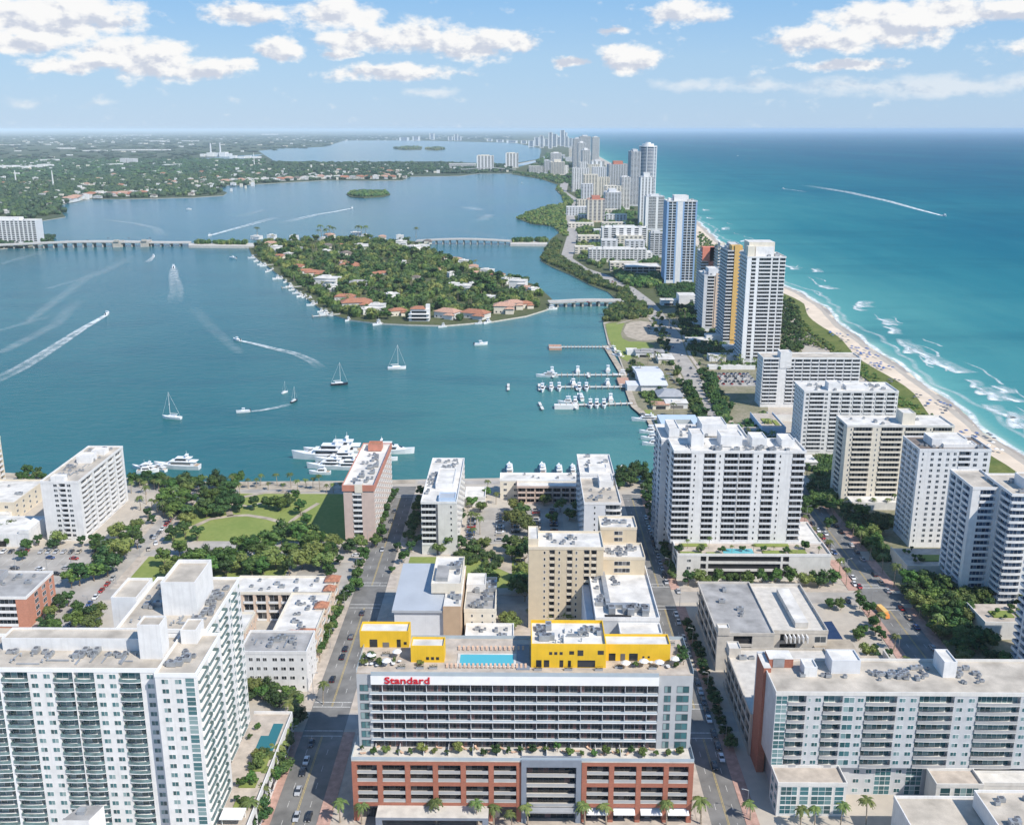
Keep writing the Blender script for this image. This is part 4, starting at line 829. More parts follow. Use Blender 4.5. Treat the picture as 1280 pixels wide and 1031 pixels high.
for x in (-2.5, 2.5):
    for y in (-8, 0, 8): mb.tube([(x, y, 0), (x, y, 2.65)], [.12, .12])
mb.build('post', M['metal'], t)
# ---- lower right condominium with brick corner
t, P = bld('condominium', 'long pale condominium with shallow curved balconies and a narrow brick strip, lower right', 77, 270.5, 'condominium')
fr = [('G', 3.4), ('B', 5.2), ('N', 1.8), ('W', 3), ('B', 5.4), ('L', 3.6), ('W', 2.8), ('B', 8.8), ('W', 3), ('W', 3.2), ('B', 9.8), ('W', 3.3), ('W', 3.2), ('B', 12), ('W', 3.2), ('W', 3), ('B', 9)]
kw = dict(wall='pale_grey', trim='offwhite', slab='offwhite', rail='rail_grey', gl='glass_teal', core='grey')
block(t, P, 0, 90, 0, 20, 10.6, 36, fl=2.95, base=.4, front=fr, left=[('w', 14)], roof='roof_gravel', r=1.5, proj=.35, curve=.22, **kw)
block(t, P, 2, 90, 1.5, 19, 0, 10.5, fl=3.3, front=[('w', 22), ('W', 3.5), ('W', 3.5), ('G', 5), ('W', 4), ('G', 5), ('w', 40)], r=.8, parapet=0, **kw)
block(t, P, .2, 20.8, -9, -.3, 0, 10.8, fl=2.5, base=.7, front=[('w', .8), ('G', 5.6), ('w', .6), ('G', 3), ('w', .6), ('G', 7), ('w', .6), ('G', 3), ('w', .8)], left=[('w', 1), ('L', 3), ('w', 1), ('L', 3)], roof='sidewalk', r=.5, wall='offwhite', trim='offwhite', gl='glass_teal')
block(t, P, 48, 62, -8, -.3, 0, 10.0, fl=3.1, base=1.0, front=[('w', 1), ('G', 3), ('w', .8), ('G', 7), ('w', 1)], roof='sidewalk', r=.5, wall='offwhite', gl='glass_teal'); block(t, P, 62.2, 92, -6, -.3, 0, 9.2, fl=4, front=[('w', 30)], roof='roof_white', r=.5, wall='offwhite')
P.flush(); mb = MB(); mb.box(-.9, 1.4, 12.5, 21.4, 0, 37.6, 0, top=1); mb.box(1.42, 9, 15.5, 21.4, 35.5, 39.0, 0, top=1); mb.build('brick_corner', [M['brick'], M['roof_white']], t); mb = MB(); mb.box(-.95, 1.4, 21.42, 22.3, 0, 38.0, 0); mb.build('side_wall', M['pale_grey'], t); mb = MB(); mb.box(2.6, 6.2, 15.35, 15.48, 36.2, 39.3); mb.build('louvre', M['metal'], t)
pent(t, 11, 15, 10, 15, 36, 39, 'white', 'roof_white'); pent(t, 20, 29, 12, 19, 36, 40.2, 'light_grey', 'roof_white'); pent(t, 54, 58, 10, 18, 36, 41, 'white', 'roof_white'); units(t, 32, 44, 8, 14, 36, 26, 65, .8); units(t, 45, 52, 8, 16, 36, 12, 66, .8); units(t, 58, 66, 6, 16, 36, 14, 67, .8); units(t, 9, 26, 9, 11, 36, 6, 68)
t, P = bld('commercial_building', 'low white roofed building cut off by the bottom right corner', 132, 244, 'building')
block(t, P, -23, 40, -16, 10, 0, 12, fl=4, front=alt([('w', 2), ('L', 4)], 8), left=[('w', 20)], roof='roof_gravel', r=.5); block(t, P, -2, 40, -17, 6, 12.5, 17, fl=4, front=[('w', 30)], left=[('w', 10)], roof='roof_gravel', r=.5); P.flush(); units(t, 1, 30, -13, 4, 17, 14, 69, 1.2)
# ---- right-hand towers
t, P = bld('apartment_tower', 'white tower with paired square windows and dark roof, right of the palm street', 209.5, 466)
block(t, P, -17, 17.5, 0, 22, 0, 50.4, fl=2.75, base=2, wall='white', roof='roof_brown', front=[('w', .6), ('N', 2), ('w', 1.2), ('D', 6.6), ('D', 6), ('B', 5), ('w', .6), ('W', 3), ('w', 1), ('W', 3), ('w', .6)], left=alt([('W', 2.4), ('B', 3.4), ('W', 2.4), ('w', .5)], 3), frame='pale_grey', gl='glass', rail='rail_white'); P.flush()
pent(t, -9, 8, 6, 17, 50.4, 54, 'white', 'roof_white'); pent(t, -4, 12, 4, 10, 50.5, 52, 'white', 'roof_white'); units(t, -14, 14, 2, 20, 50.4, 18, 70)
t, P = bld('apartment_tower', 'white tower with rounded balcony corner at the right edge, nearer than the square windowed tower', 222, 398)
kw = dict(fl=2.8, base=2, wall='white', roof='roof_gravel', rail='rail_white', gl='glass_blue', core='blue_pale')
block(t, P, -17, 22, 0, 26, 0, 52.6, front=[('B', 6), ('w', 2.4), ('W', 2.8), ('w', 3), ('W', 2.8), ('w', 3), ('W', 2.8), ('B', 6)], left=[('N', 2), ('B', 4), ('w', 1), ('B', 4), ('w', 1), ('B', 6)], curve=.3, **kw); block(t, P, -28.5, -15, 11, 35, 0, 51.5, front=[('w', 2), ('B', 4), ('w', 2)], left=[('w', 1), ('B', 4), ('w', 1), ('B', 4), ('w', 1), ('B', 5), ('w', 1)], **kw); P.flush()
pent(t, -9, 2, 6, 16, 52.5, 57, 'white', 'roof_gravel'); pent(t, 6, 14, 8, 18, 52.5, 56, 'white', 'roof_gravel'); units(t, -12, 18, 2, 22, 52.6, 22, 71)
t, P = bld('apartment_tower', 'bluish white balcony tower cut off by the right edge, nearest on that side', 206, 310)
block(t, P, -20, 20, 0, 36, 0, 49, front=[('w', 2), ('B', 5), ('w', 3), ('B', 5)], left=alt([('B', 4.5), ('w', 1.2)], 6), **kw); P.flush()
t, P = bld('condominium', 'cream condominium with long beige balconies and roof stair box, near the beach', 206, 527, 'condominium')
block(t, P, -29, 29, 0, 20, 0, 44.4, fl=2.8, base=3.5, wall='cream', trim='offwhite', roof='roof_white', slab='offwhite', rail='cream', core='beige_light', front=[('w', 1), ('N', 2), ('B', 9), ('w', 1.2), ('N', 2), ('w', 1), ('B', 10), ('w', 1.2), ('B', 10), ('w', 1), ('N', 2), ('B', 9), ('w', 1)], left=[('w', 3), ('B', 6), ('w', 3)], proj=.4); P.flush()
pent(t, 2, 9, 4, 14, 44.4, 50.5, 'cream', 'roof_white'); units(t, -24, 24, 4, 16, 44.4, 12, 72); mb = MB(); mb.box(-26, 10, -10, -.4, 0, 4.4, 0, top=1); mb.build('porch', [M['offwhite'], M['roof_white']], t)
t, P = bld('condominium', 'white condominium with blue grey window bays behind the cream one', 207.5, 614.5, 'condominium')
block(t, P, -30, 29, 0, 23, 0, 41, fl=2.7, base=2.5, wall='white', roof='roof_white', slab='white', rail='rail_white', gl='glass', core='pale_grey', front=[('w', .6), ('W', 2.6), ('B', 8), ('W', 2.6), ('w', 1.2)] + alt([('B', 4.6), ('N', 1.6)], 6), left=alt([('W', 2.4), ('w', 1)], 6), proj=.3); P.flush()
pent(t, -14, -6, 4, 12, 41, 45.5, 'white', 'roof_white'); pent(t, -2, 12, 6, 14, 41, 43, 'white', 'roof_white'); units(t, -24, 24, 3, 20, 41, 20, 73)
t, P = bld('condominium', 'long low white condominium with a plain stair shaft, in front of the yellow striped tower', 214, 728, 'condominium')
block(t, P, -36, 36, 0, 18, 0, 37, fl=2.75, base=3, wall='white', roof='roof_gravel', slab='white', rail='rail_white', gl='glass', core='light_grey', front=[('w', .6), ('B', 5), ('B', 5), ('w', 5.5)] + alt([('B', 5), ('w', .5)], 9), left=alt([('W', 2.4), ('w', 1)], 5), proj=.4, r=1.3); P.flush(); pent(t, -23.5, -15, -.4, 9, 30, 41.5, 'white', 'roof_white', 'stair_tower')
# low structures between the towers
for lab, q, h, mm in (('low beige garden pavilion with roof planters at the foot of the square windowed tower', (178, 214, 430, 452), 5.5, 'cream'), ('low cream deck building with planted roof near the yellow bus', (188, 212, 372, 390), 7, 'offwhite'), ('white pool deck block with blue walls beside the long low condominium', (162, 178, 652, 690), 6, 'blue_pale'), ('long white garden terrace wall in front of the long low condominium', (176, 250, 690, 699), 4, 'offwhite')):
    t = thing('low_building', lab, 'building', ((q[0]+q[1])/2, q[2], 0)); w = (q[1]-q[0])/2; d = q[3]-q[2]
    mb = MB(); mb.box(-w, w, 0, d, 0, h, 0, top=1); mb.box(-w, w, 0, .3, h, h+.9, 0); mb.box(-w, -w+.3, .3, d, h, h+.9, 0); mb.box(w-.3, w, .3, d, h, h+.9, 0); mb.build('wall', [M[mm], M['sidewalk']], t)
    mb = MB(); mb.box(-w*.5, w*.2, d*.3, d*.6, h, h+.6); mb.build('planter', M['lawn'], t); mb = MB(); mb.box(w*.35, w*.7, d*.2, d*.5, h, h+.6); mb.build('planter', M['lawn'], t)
# small houses and sheds of the marina quarter
for k, (px, py, w, d, h, wl, rf, lab) in enumerate(((806,447,16,14,4.5,'white','roof_grey','grey roofed shed just north of the pale grey clubhouse'),(818,446,18,12,4,'offwhite','roof_grey','flat grey shed beside the coast road above the clubhouse'),(833,455,14,22,4,'cream','roof_white','white roofed shop between clubhouse car park and coast road'),(846,511,16,12,4,'white','roof_white','small white roofed shop in front of the grey pavilion'),(826,512,12,9,3.5,'cream','terracotta_pale','little pink roofed kiosk by the marina wall'),(880,412,22,16,5,'white','roof_white','white canopy in the trees left of the salmon striped tower'),(872,432,20,14,5,'offwhite','roof_white','pale drop off roof in the shade below the striped towers'),(836,382,18,14,6,'white','roof_white','small white block near the foot of the coast road bend'),(925,545,34,8,3.5,'cream','sidewalk','long low cream wall building beside the orange tent'),(1000,588,20,14,5,'offwhite','roof_white','low white pavilion between the two white condominiums'))):
    X, Y = at(px, py); t = thing('low_building', lab, 'building', (X, Y, 0)); mb = MB(); mb.box(-w/2, w/2, 0, d, 0, h, 0); mb.build('wall', M[wl], t); mb = MB(); mb.box(-w/2-.5, w/2+.5, -.5, d+.5, h, h+.5); mb.box(-w*.2, w*.2, d*.3, d*.6, h+.5, h+1.3); mb.build('roof', M[rf], t); mb = MB(); mb.box(-w*.3, w*.3, -.05, -.005, .3, 2.6); mb.build('shopfront', M['glass_dark'], t)
# marina club house, court building
t = thing('clubhouse', 'long pale grey roofed marina clubhouse beside the boat docks', 'clubhouse', (*at(815, 488), 0))
mb = MB(); mb.box(-9, 11, -4, 60, 0, 5, 1); mb.loft([[(-10,-5,5),(12,-5,5),(12,-5,5.6),(-10,-5,5.6)],[(-10,28,8),(12,28,8),(12,28,8.6),(-10,28,8.6)],[(-10,61,5),(12,61,5),(12,61,5.6),(-10,61,5.6)]], 0); mb.box(-20, -9, -2, 14, 0, 4.6, 0); mb.build('wall', [M['light_grey'], M['white']], t)
t = thing('clubhouse', 'grey hipped roof pavilion south of the pale grey clubhouse', 'clubhouse', (*at(838, 502), 0))
mb = MB(); mb.box(-9, 9, 0, 18, 0, 4, 1); mb.loft([[(-10,-1,4),(10,-1,4),(10,19,4),(-10,19,4)],[(-4,6,7.5),(4,6,7.5),(4,12,7.5),(-4,12,7.5)]], 0); mb.build('wall', [M['grey'], M['white']], t)
t = thing('court_building', 'flat building with blue deck round a sunken green court by the marina', 'building', (107, 655, 0))
mb = MB(); mb.box(-11, 16, 22, 34, 0, 5, 0, top=1); mb.box(-11, -7, 0, 22, 0, 5, 0, top=1); mb.box(11, 16, 0, 22, 0, 5, 0, top=1); mb.build('deck', [M['pale_grey'], M['blue_pale']], t); mb = MB(); mb.box(-4, 8, 3, 18, 0, .4); mb.build('court', M['court'], t)
t = thing('low_building', 'small white roofed huts beside the grass point near the boat docks', 'building', (*at(792, 444), 0)); mb = MB(); mb.box(-6, 4, 0, 14, 0, 4, 0, top=1); mb.box(8, 20, -8, 10, 0, 4.5, 2); mb.build('wall', [M['white'], M['roof_white'], M['roof_grey']], t)
t = thing('restaurant', 'round orange tent roof beside the white pool deck block', 'tent', (*at(952, 530), 0)); mb = MB(); mb.tube([(0,0,0),(0,0,3)], [5,5], 12, 1); mb.tube([(0,0,3),(0,0,4.5),(0,0,6)], [5.4,3.2,.3], 12, 0); mb.build('tent_roof', [M['orange_paint'], M['white']], t)
t = thing('low_building', 'small cubic white building with a tall door near the striped tower', 'building', (*at(859, 383), 0)); mb = MB(); mb.box(-10, 10, 0, 22, 0, 13, 0, top=1); mb.build('wall', [M['white'], M['roof_white']], t); mb = MB(); mb.box(3, 6.5, -.06, 0, .2, 8); mb.build('door', M['glass'], t)
for k, (px, py, w, d, h) in enumerate(((905,452,26,14,5),(925,440,30,12,5),(960,448,30,10,6),(897,430,22,14,8),(915,462,40,8,3))):
    lab = ('white low wing under the yellow striped tower', 'white terrace block behind the low wing of the striped tower', 'white terrace at the foot of the tallest beach tower', 'pale canopy building in the shade beside the striped tower', 'low white garden wall before the parking deck')[k]
    t = thing('low_building', lab, 'building', (*at(px, py), 0)); mb = MB(); mb.box(-w/2, w/2, 0, d, 0, h, 0, top=1); mb.box(-w/2, w/2, 0, .4, h, h+.8, 0); mb.build('wall', [M['white'], M['roof_white']], t)

# ------------------------------------------------------------------ northern high-rises
def inpoly_px(x, y):
    P = [(722,224),(742,224),(770,262),(800,298),(826,330),(826,342),(790,345),(760,330),(728,318),(722,262)]; P2 = [(684,196),(716,192),(735,215),(718,224),(700,216)]
    def t(P):
        r = False; j = len(P) - 1
        for i in range(len(P)):
            if (P[i][1] > y) != (P[j][1] > y) and x < (P[j][0]-P[i][0])*(y-P[i][1])/(P[j][1]-P[i][1]) + P[i][0]: r = not r
            j = i
        return r
    return t(P) or t(P2)
def hi(label, x0, x1, yb, yt, depth, cat='tower', wall='white', gl='glass', core='light_grey', front=None, left=None, rail='rail_white', roof='roof_white', crown=None, cw=None, fl=3.1, name='high_rise', cap=0, dx=0, **kw):
    X0, Y = at(x0, yb); X1, _ = at(x1, yb); h = height((x0+x1)/2, yb, yt); w = (X1 - X0) / 2
    root = thing(name, label, cat, ((X0+X1)/2 + dx, Y, 0)); P = Parts(root, cap)
    nb = max(3, int(w*2/7)); front = front or alt([('B', 5), ('w', 1.4)], nb); left = left or alt([('B', 4.5), ('w', 1.5)], max(2, int(depth/6)))
    block(root, P, -w, w, 0, depth, 0, h, fl=fl, base=4, wall=wall, gl=gl, core=core, front=front, left=left, rail=rail, roof=roof, r=1.5, **kw)
    P.flush(); rnd = random.Random(label)
    if crown != 0:
        pent(root, -w*.5, w*.45, depth*.2, depth*.75, h, h + (crown or 5), cw or wall, roof); pent(root, -w*.85, -w*.55, depth*.3, depth*.6, h, h+3, wall, roof)
        units(root, -w*.8, w*.8, 2, depth-2, h, 5, int(h*10), 1.6)
    return root, w, h
blue_front = [('A', 1.5), ('L', 3), ('L', 3), ('L', 3), ('A', 4), ('L', 3), ('L', 3), ('L', 3), ('A', 1.5), ('L', 3)]
hi('tall white and blue tower with vertical blue strips beside the beach', 830, 867, 354, 252, 34, wall='white', accent='blue_sky', front=[('A', 2), ('B', 3.4), ('w', .7), ('B', 3.4), ('A', 1.6), ('w', 5.5), ('A', 1.6), ('B', 3.4), ('w', .7), ('B', 3.4), ('w', .7), ('B', 3.4), ('A', 1.6)], left=alt([('X', 4), ('A', .8)], 6), gl='glass_dark', core='steel', slab='white', rail='blue_pale', railh=.7, proj=.05, crown=7, cap=100, fl=3.5)
r_, w, h = hi('tallest near white beach tower with dark window bands, right of the yellow stripe', 926, 973, 455, 322, 34, wall='white', front=[('A', 3), ('B', 3), ('A', 2), ('B', 8), ('w', 1), ('B', 4), ('w', .8), ('B', 4)], left=alt([('B', 4), ('w', .8), ('L', 3)], 4), gl='glass_dark', core='grey', crown=8, cap=100)
mb = MB(); mb.box(-w+3, w-8, 10, 30, h, h+12, 0, top=1); mb.box(-w+1, -w+7, 4, 12, h, h+9, 0); mb.build('crown', [M['cream'], M['roof_white']], r_)
r_, w, h = hi('dark striped beach tower with a broad yellow vertical stripe', 903, 926, 432, 314, 40, wall='pale_grey', accent='yellow_soft', front=[('B', 5), ('A', 4), ('B', 4)], left=alt([('B', 5), ('w', .5)], 6), gl='glass_dark', core='dark_grey', crown=5, cap=100)
mb = MB(); mb.box(-2.4, 2.2, -.7, -.02, 6, h+6, 0); mb.box(-5, 5, .2, 14, h+.8, h+5, 0); mb.build('yellow_stripe', M['yellow_soft'], r_)
r_, w, h = hi('shorter beach tower with a pale salmon stripe, left of the yellow striped one', 877, 903, 414, 345, 34, wall='light_grey', front=[('w', 2.5), ('B', 5), ('A', 3), ('B', 5)], accent='peach', left=alt([('B', 5), ('w', 1)], 5), gl='glass_dark', core='dark_grey', crown=6, cap=60)
mb = MB(); mb.box(1, 4.5, -.6, -.02, 4, h+3, 0); mb.build('salmon_stripe', M['peach'], r_)
r_, w, h = hi('striped tower with a coral red top panel behind the salmon striped one', 873, 900, 395, 316, 30, wall='pale_grey', accent='coral', front=[('B', 6), ('A', 5), ('B', 7)], gl='glass_dark', core='dark_grey', crown=3)
mb = MB(); mb.box(-3, 4, -.8, -.1, h*.3, h+6, 0); mb.box(-11, 6, -.8, 10, h-9, h+6, 0); mb.build('coral_panel', M['coral_bright'], r_)
# towers behind, nearer to farther
hi('beige tower top between the yellow striped and coral topped towers', 893, 906, 400, 312, 24, wall='cream', crown=6)
hi('white slab with grey window columns beside the curving boulevard', 752, 809, 308, 285, 26, cat='apartment building', name='apartment_block', wall='white', front=alt([('w', 3), ('B', 6), ('w', 2)], 6), gl='glass', crown=3)
hi('four storey white complex in front of the grey columned slab', 736, 808, 328, 312, 20, cat='apartment building', name='apartment_block', front=alt([('B', 5), ('w', 2)], 14), crown=2.5)
hi('flat long parking block behind the blue striped tower', 782, 826, 345, 334, 40, cat='parking garage', name='parking_garage', wall='concrete_light', front=alt([('O', 10), ('w', 1)], 6), left=[('O', 20)], crown=0)
hi('grey sided slab left of the blue striped tower', 812, 830, 322, 292, 26, wall='pale_grey', crown=3)
hi('white stepped tower with a flat top in front of the dark round tower', 806, 829, 288, 246, 30, wall='light_grey', front=[('A', 4), ('B', 5), ('B', 5), ('A', 3), ('B', 8)], crown=4)
hi('slim white tower with rounded stepped crown before the dark tower', 799, 815, 282, 222, 36, wall='white', front=alt([('A', 3), ('B', 3)], 4), crown=9)
X0, Y = at(798, 250); X1, _ = at(820, 250); h = height(809, 250, 184); rr = (X1 - X0)/2; t = thing('high_rise', 'very tall grey cylindrical tower with white rim bands, highest on the skyline', 'tower', ((X0+X1)/2, Y + rr, 0))
def disc(r, n=28): return [(r*cos(2*pi*i/n), r*sin(2*pi*i/n)) for i in range(n)]
mb = MB(); mb.prism(disc(rr-1.5), 0, h, 0); mb.build('wall', M['glass_blue'], t); mb = MB()
for k in range(int(h/4)): mb.prism(disc(rr), 4*k, 4*k+1.5, 0)
for i in range(0, 28, 4): a = 2*pi*i/28; mb.tube([((rr-.9)*cos(a), (rr-.9)*sin(a), 0), ((rr-.9)*cos(a), (rr-.9)*sin(a), h)], [1.8, 1.8], 4)
mb.build('floor_slab', M['light_grey'], t); mb = MB(); mb.prism(disc(rr+.8), h, h+3, 0); mb.prism(disc(rr*.65), h+3.02, h+9, 0); mb.prism(disc(rr*.3), h+9.02, h+13, 0); mb.build('crown', M['white'], t)
hi('dark flat slab joined to the left of the cylindrical tower', 787, 799, 258, 190, 80, wall='pale_grey', gl='glass_blue', core='grey', crown=6)
hi('pink tower with coral roof beside the curving boulevard', 734, 756, 278, 250, 40, wall='peach', front=alt([('A', 3), ('B', 4)], 4), accent='cream', roof='coral', crown=8, cw='coral')
hi('white mid-rise right of the pink tower', 756, 776, 266, 241, 60, wall='light_grey', crown=8)
hi('white narrow slab behind the white mid-rise', 776, 787, 262, 222, 40, wall='white', crown=3)
hi('wide tower block with terracotta crenellated top', 760, 785, 244, 206, 70, wall='light_grey', roof='terracotta', crown=10, cw='coral')
hi('white tower with a dark hipped cap left of the terracotta topped block', 739, 755, 232, 202, 60, wall='white', front=alt([('A', 5), ('B', 6)], 3), crown=6, roof='roof_brown')
hi('tall pale tower, front of the far cluster', 727, 737, 224, 188, 60, wall='white', crown=8)
hi('white tower with twin shafts in the far cluster', 722, 731, 214, 179, 60, wall='white', crown=8)
hi('grey blue tower at the left of the far cluster', 716, 726, 210, 174, 80, wall='pale_grey', crown=8, core='steel')
hi('broad grey tower behind the twin shafted one', 724, 738, 205, 171, 90, wall='pale_grey', crown=9)
hi('isolated pale tower at the right of the far cluster', 740, 749, 200, 172, 110, wall='offwhite', crown=6)
hi('cream stepped block beside the northern bridge', 688, 706, 219, 203, 60, cat='apartment building', wall='cream', crown=12)
hi('white double slab above the cream stepped block', 688, 702, 212, 192, 60, cat='apartment building', wall='white', crown=6)
hi('grey mid-rise left of the cream stepped block', 680, 688, 217, 201, 60, cat='apartment building', wall='light_grey', crown=3)
hi('low white row left of the cream stepped block', 661, 679, 217, 208, 50, cat='apartment building', wall='offwhite', crown=0)
hi('left of two twin pale towers on the northern shore', 596, 617, 213, 195, 60, cat='apartment building', wall='cream', front=alt([('A', 4), ('B', 6)], 5), crown=4)
hi('right of two twin pale towers on the northern shore', 632, 648, 210, 192, 60, cat='apartment building', wall='cream', front=alt([('A', 4), ('B', 6)], 4), crown=4)
hi('long low white building left of the twin pale towers', 561, 594, 210, 205, 60, cat='building', wall='white', crown=0)
hi('white slab block with vertical fins at the left bridge end', -28, 47, 305, 276, 30, cat='apartment building', name='apartment_block', wall='white', accent='white_bright', front=alt([('A', 2), ('B', 6)], 14), gl='glass_dark', crown=5, cap=100)
rnd = random.Random(5)
for k, (x, w, b, t_) in enumerate(((664,7,184,176),(671,6,183,172),(677,5,185,170),(683,6,183,174),(688,5,186,166),(693,7,184,168),(698,5,182,172),(703,6,183,163),(708,5,184,171),(713,5,185,173),(668,8,181,177),(680,9,181,175),(695,8,180,170),(706,6,180,166),(640,14,179,176),(655,8,180,176),(625,9,178,175),(612,7,177,174),(570,5,176,168),(574,5,176,171),(563,6,176,171),(540,6,175,167),(520,9,176,171),(505,12,176,172))):
    nm = ('pale', 'white', 'cream', 'grey')[k % 4]
    o, w_, h_ = hi('hazy far %s tower in the distant skyline near the horizon' % nm, x - w/2, x + w/2, b, t_, 120, wall=('white', 'white', 'cream', 'light_grey')[k % 4], core='pale_grey', gl='glass_blue', front=[('A', 3), ('B', 10), ('A', 3)], left=[('w', 20)], fl=9, crown=0)
    o['group'] = 'distant %s skyline towers' % nm
# scrub for the road island by the blue tower
hi('row of pale low houses along the boulevard north of the pink tower', 724, 732, 262, 256, 40, cat='houses', name='low_building', wall='white', crown=0)

# low and middle-rise blocks filling the barrier island behind the beach towers
rnd = random.Random(29); lows = []
for k in range(400):
    if len(lows) >= 46: break
    px, py = rnd.uniform(690, 800), rnd.uniform(196, 345)
    if not inpoly_px(px, py): continue
    X, Y = at(px, py); w = rnd.uniform(24, 60); d = rnd.uniform(14, 30)
    if any(abs(X-a) < (w+c)*.5+12 and abs(Y-b) < 45 + Y*.01 for a, b, c in lows): continue
    lows.append((X, Y, w)); h = rnd.choice((7, 9, 12, 14, 20)) if Y < 2600 else rnd.choice((12, 18, 26, 40, 60, 75))
    nm = rnd.choice(('white', 'cream', 'pale grey')); root = thing('low_rise', '%s flat roofed block among the trees between boulevard and beach towers' % nm, 'building', (X, Y, 0), 0, '%s blocks north of the beach towers' % nm); P = Parts(root, 0)
    block(root, P, -w/2, w/2, 0, d, 0, h, fl=3.4, base=.5, wall={'white': 'white', 'cream': 'cream', 'pale grey': 'light_grey'}[nm], roof='roof_white', front=alt([('L', 4), ('w', 2)], max(3, int(w/7))), left=alt([('L', 4), ('w', 2)], 3), r=1.0); P.flush()
# ------------------------------------------------------------------ vegetation
def crown_mesh(seed, rx, rz, nclump, nleaf, leaf, mat, flat=.55, cz=None):
    rnd = random.Random(seed); mb = MB(); cz = cz if cz is not None else rz
    cl = []
    for k in range(nclump):
        a = rnd.uniform(0, 2*pi); r = sqrt(rnd.random()) * rx * .72; h = rnd.uniform(-.25, 1) * rz * flat * (1.15 - .6*(r/rx)**2)
        cl.append((r*cos(a), r*sin(a), cz + h, rnd.uniform(.26, .46) * rx))
    for x, y, z, q in cl:
        for i in range(nleaf):
            u = rnd.uniform(-.55, 1); a = rnd.uniform(0, 2*pi); s = sqrt(max(0, 1-u*u)); rr = q * rnd.uniform(.72, 1.08)
            n = (s*cos(a), s*sin(a), u); c = (x + n[0]*rr, y + n[1]*rr, z + n[2]*rr*.8)
            n = [n[j] + rnd.uniform(-.55, .55) for j in range(3)]; l = sqrt(sum(v*v for v in n)) or 1; n = [v/l for v in n]
            t1 = (n[1], -n[0], .001); l = sqrt(sum(v*v for v in t1)); t1 = [v/l for v in t1]; t2 = [n[1]*t1[2]-n[2]*t1[1], n[2]*t1[0]-n[0]*t1[2], n[0]*t1[1]-n[1]*t1[0]]
            L = leaf * rnd.uniform(.6, 1.25); B = L * rnd.uniform(.5, .9)
            mb.face([[c[j] + t1[j]*L for j in range(3)], [c[j] + t2[j]*B for j in range(3)], [c[j] - t1[j]*L for j in range(3)], [c[j] - t2[j]*B for j in range(3)]])
        # dense heart of the clump
        g = []
        for zz, rr in ((-.6, .45), (-.1, .68), (.4, .5), (.68, .12)): g.append([(x + q*rr*cos(i*pi/3), y + q*rr*sin(i*pi/3), z + q*zz*.8) for i in range(6)])
        mb.loft(g)
    return mb.mesh('crown', mat)
def trunk_mesh(seed, h, r, rx):
    rnd = random.Random(seed); mb = MB(); mb.tube([(0,0,-.1),(.1,0,h*.5),(0,.1,h)], [r, r*.75, r*.55], 6)
    for k in range(5):
        a = k*2*pi/5 + rnd.random(); mb.tube([(0,.05,h*.8),(cos(a)*rx*.3, sin(a)*rx*.3, h*1.25),(cos(a)*rx*.55, sin(a)*rx*.55, h*1.5)], [r*.5, r*.32, r*.12], 5)
    return mb.mesh('trunk', M['trunk'])
TREES = []
for k, (rx, rz, h, mt) in enumerate(((4.6,3.6,2.6,'leaf'),(5.2,3.8,2.8,'leaf_dark'),(4.0,3.4,2.4,'leaf'),(5.6,3.6,2.6,'leaf_olive'),(3.4,3.6,2.4,'leaf_dark'),(4.4,4.6,3.0,'leaf'))):
    TREES.append((crown_mesh(100+k, rx, rz, 15, 75, .52, M[mt], .9, h + rz*.45), trunk_mesh(k, h, .28, rx), rx))
FARTREES = [(crown_mesh(200+k, 5.0, 4.0, 8, 26, 1.0, M[mt], .9, 4.2), trunk_mesh(30+k, 2.6, .3, 4.0)) for k, mt in enumerate(('leaf', 'leaf_dark', 'leaf', 'leaf_dark', 'leaf_olive'))]
def palm_meshes(seed, h, nf, L, lean=.6, seg=5, blade=True):
    rnd = random.Random(seed); tr = MB()
    dx, dy = rnd.uniform(-lean, lean), rnd.uniform(-lean, lean)
    tr.tube([(0,0,-.1),(dx*.2,dy*.2,h*.4),(dx*.6,dy*.6,h*.75),(dx,dy,h)], [.30,.22,.18,.2], 6)
    cr = MB()
    for k in range(nf):
        a = 2*pi*k/nf + rnd.uniform(-.25, .25); up = rnd.choice((.9, .6, .25, .05)); l = L*rnd.uniform(.8, 1.1); P = []
        for s in range(seg+1):
            t = s/seg; r = l*t*(1-.12*t); z = up*l*t*.75 - l*t*t*(.75 + .2*up); P.append((dx + cos(a)*r, dy + sin(a)*r, h + .15 + z))
        for s in range(seg):
            p, q = P[s], P[s+1]; t = (s+.5)/seg; w = l*.17*sin(pi*min(1, .15 + t*.85)) + .04
            for sd in (1, -1):
                ox, oy = -sin(a)*w*sd, cos(a)*w*sd
                e = (q[0] + ox*1.0 + (q[0]-p[0])*.35, q[1] + oy*1.0 + (q[1]-p[1])*.35, q[2] - w*.55)
                f = (p[0] + ox*.8 + (q[0]-p[0])*.3, p[1] + oy*.8 + (q[1]-p[1])*.3, p[2] - w*.5)
                cr.face([p, q, e, f])
    for k in range(6):
        a = rnd.uniform(0, 6.3); cr.face([(dx, dy, h), (dx+cos(a)*.35, dy+sin(a)*.35, h-.9), (dx+cos(a+.5)*.4, dy+sin(a+.5)*.4, h-1.5), (dx+cos(a+.9)*.2, dy+sin(a+.9)*.2, h-.8)], 1)
    return cr.mesh('crown', [M['frond'], M['palm_trunk']]), tr.mesh('trunk', M['palm_trunk'])
PALMS = [palm_meshes(40+k, h, nf, L) for k, (h, nf, L) in enumerate(((8.5,20,3.2),(7,18,3.0),(10.5,20,3.3),(6,16,2.8)))]
FARPALMS = [palm_meshes(60+k, h, 10, 3.6, seg=3) for k, h in enumerate((9, 7.5, 11))]
trnd = random.Random(11)
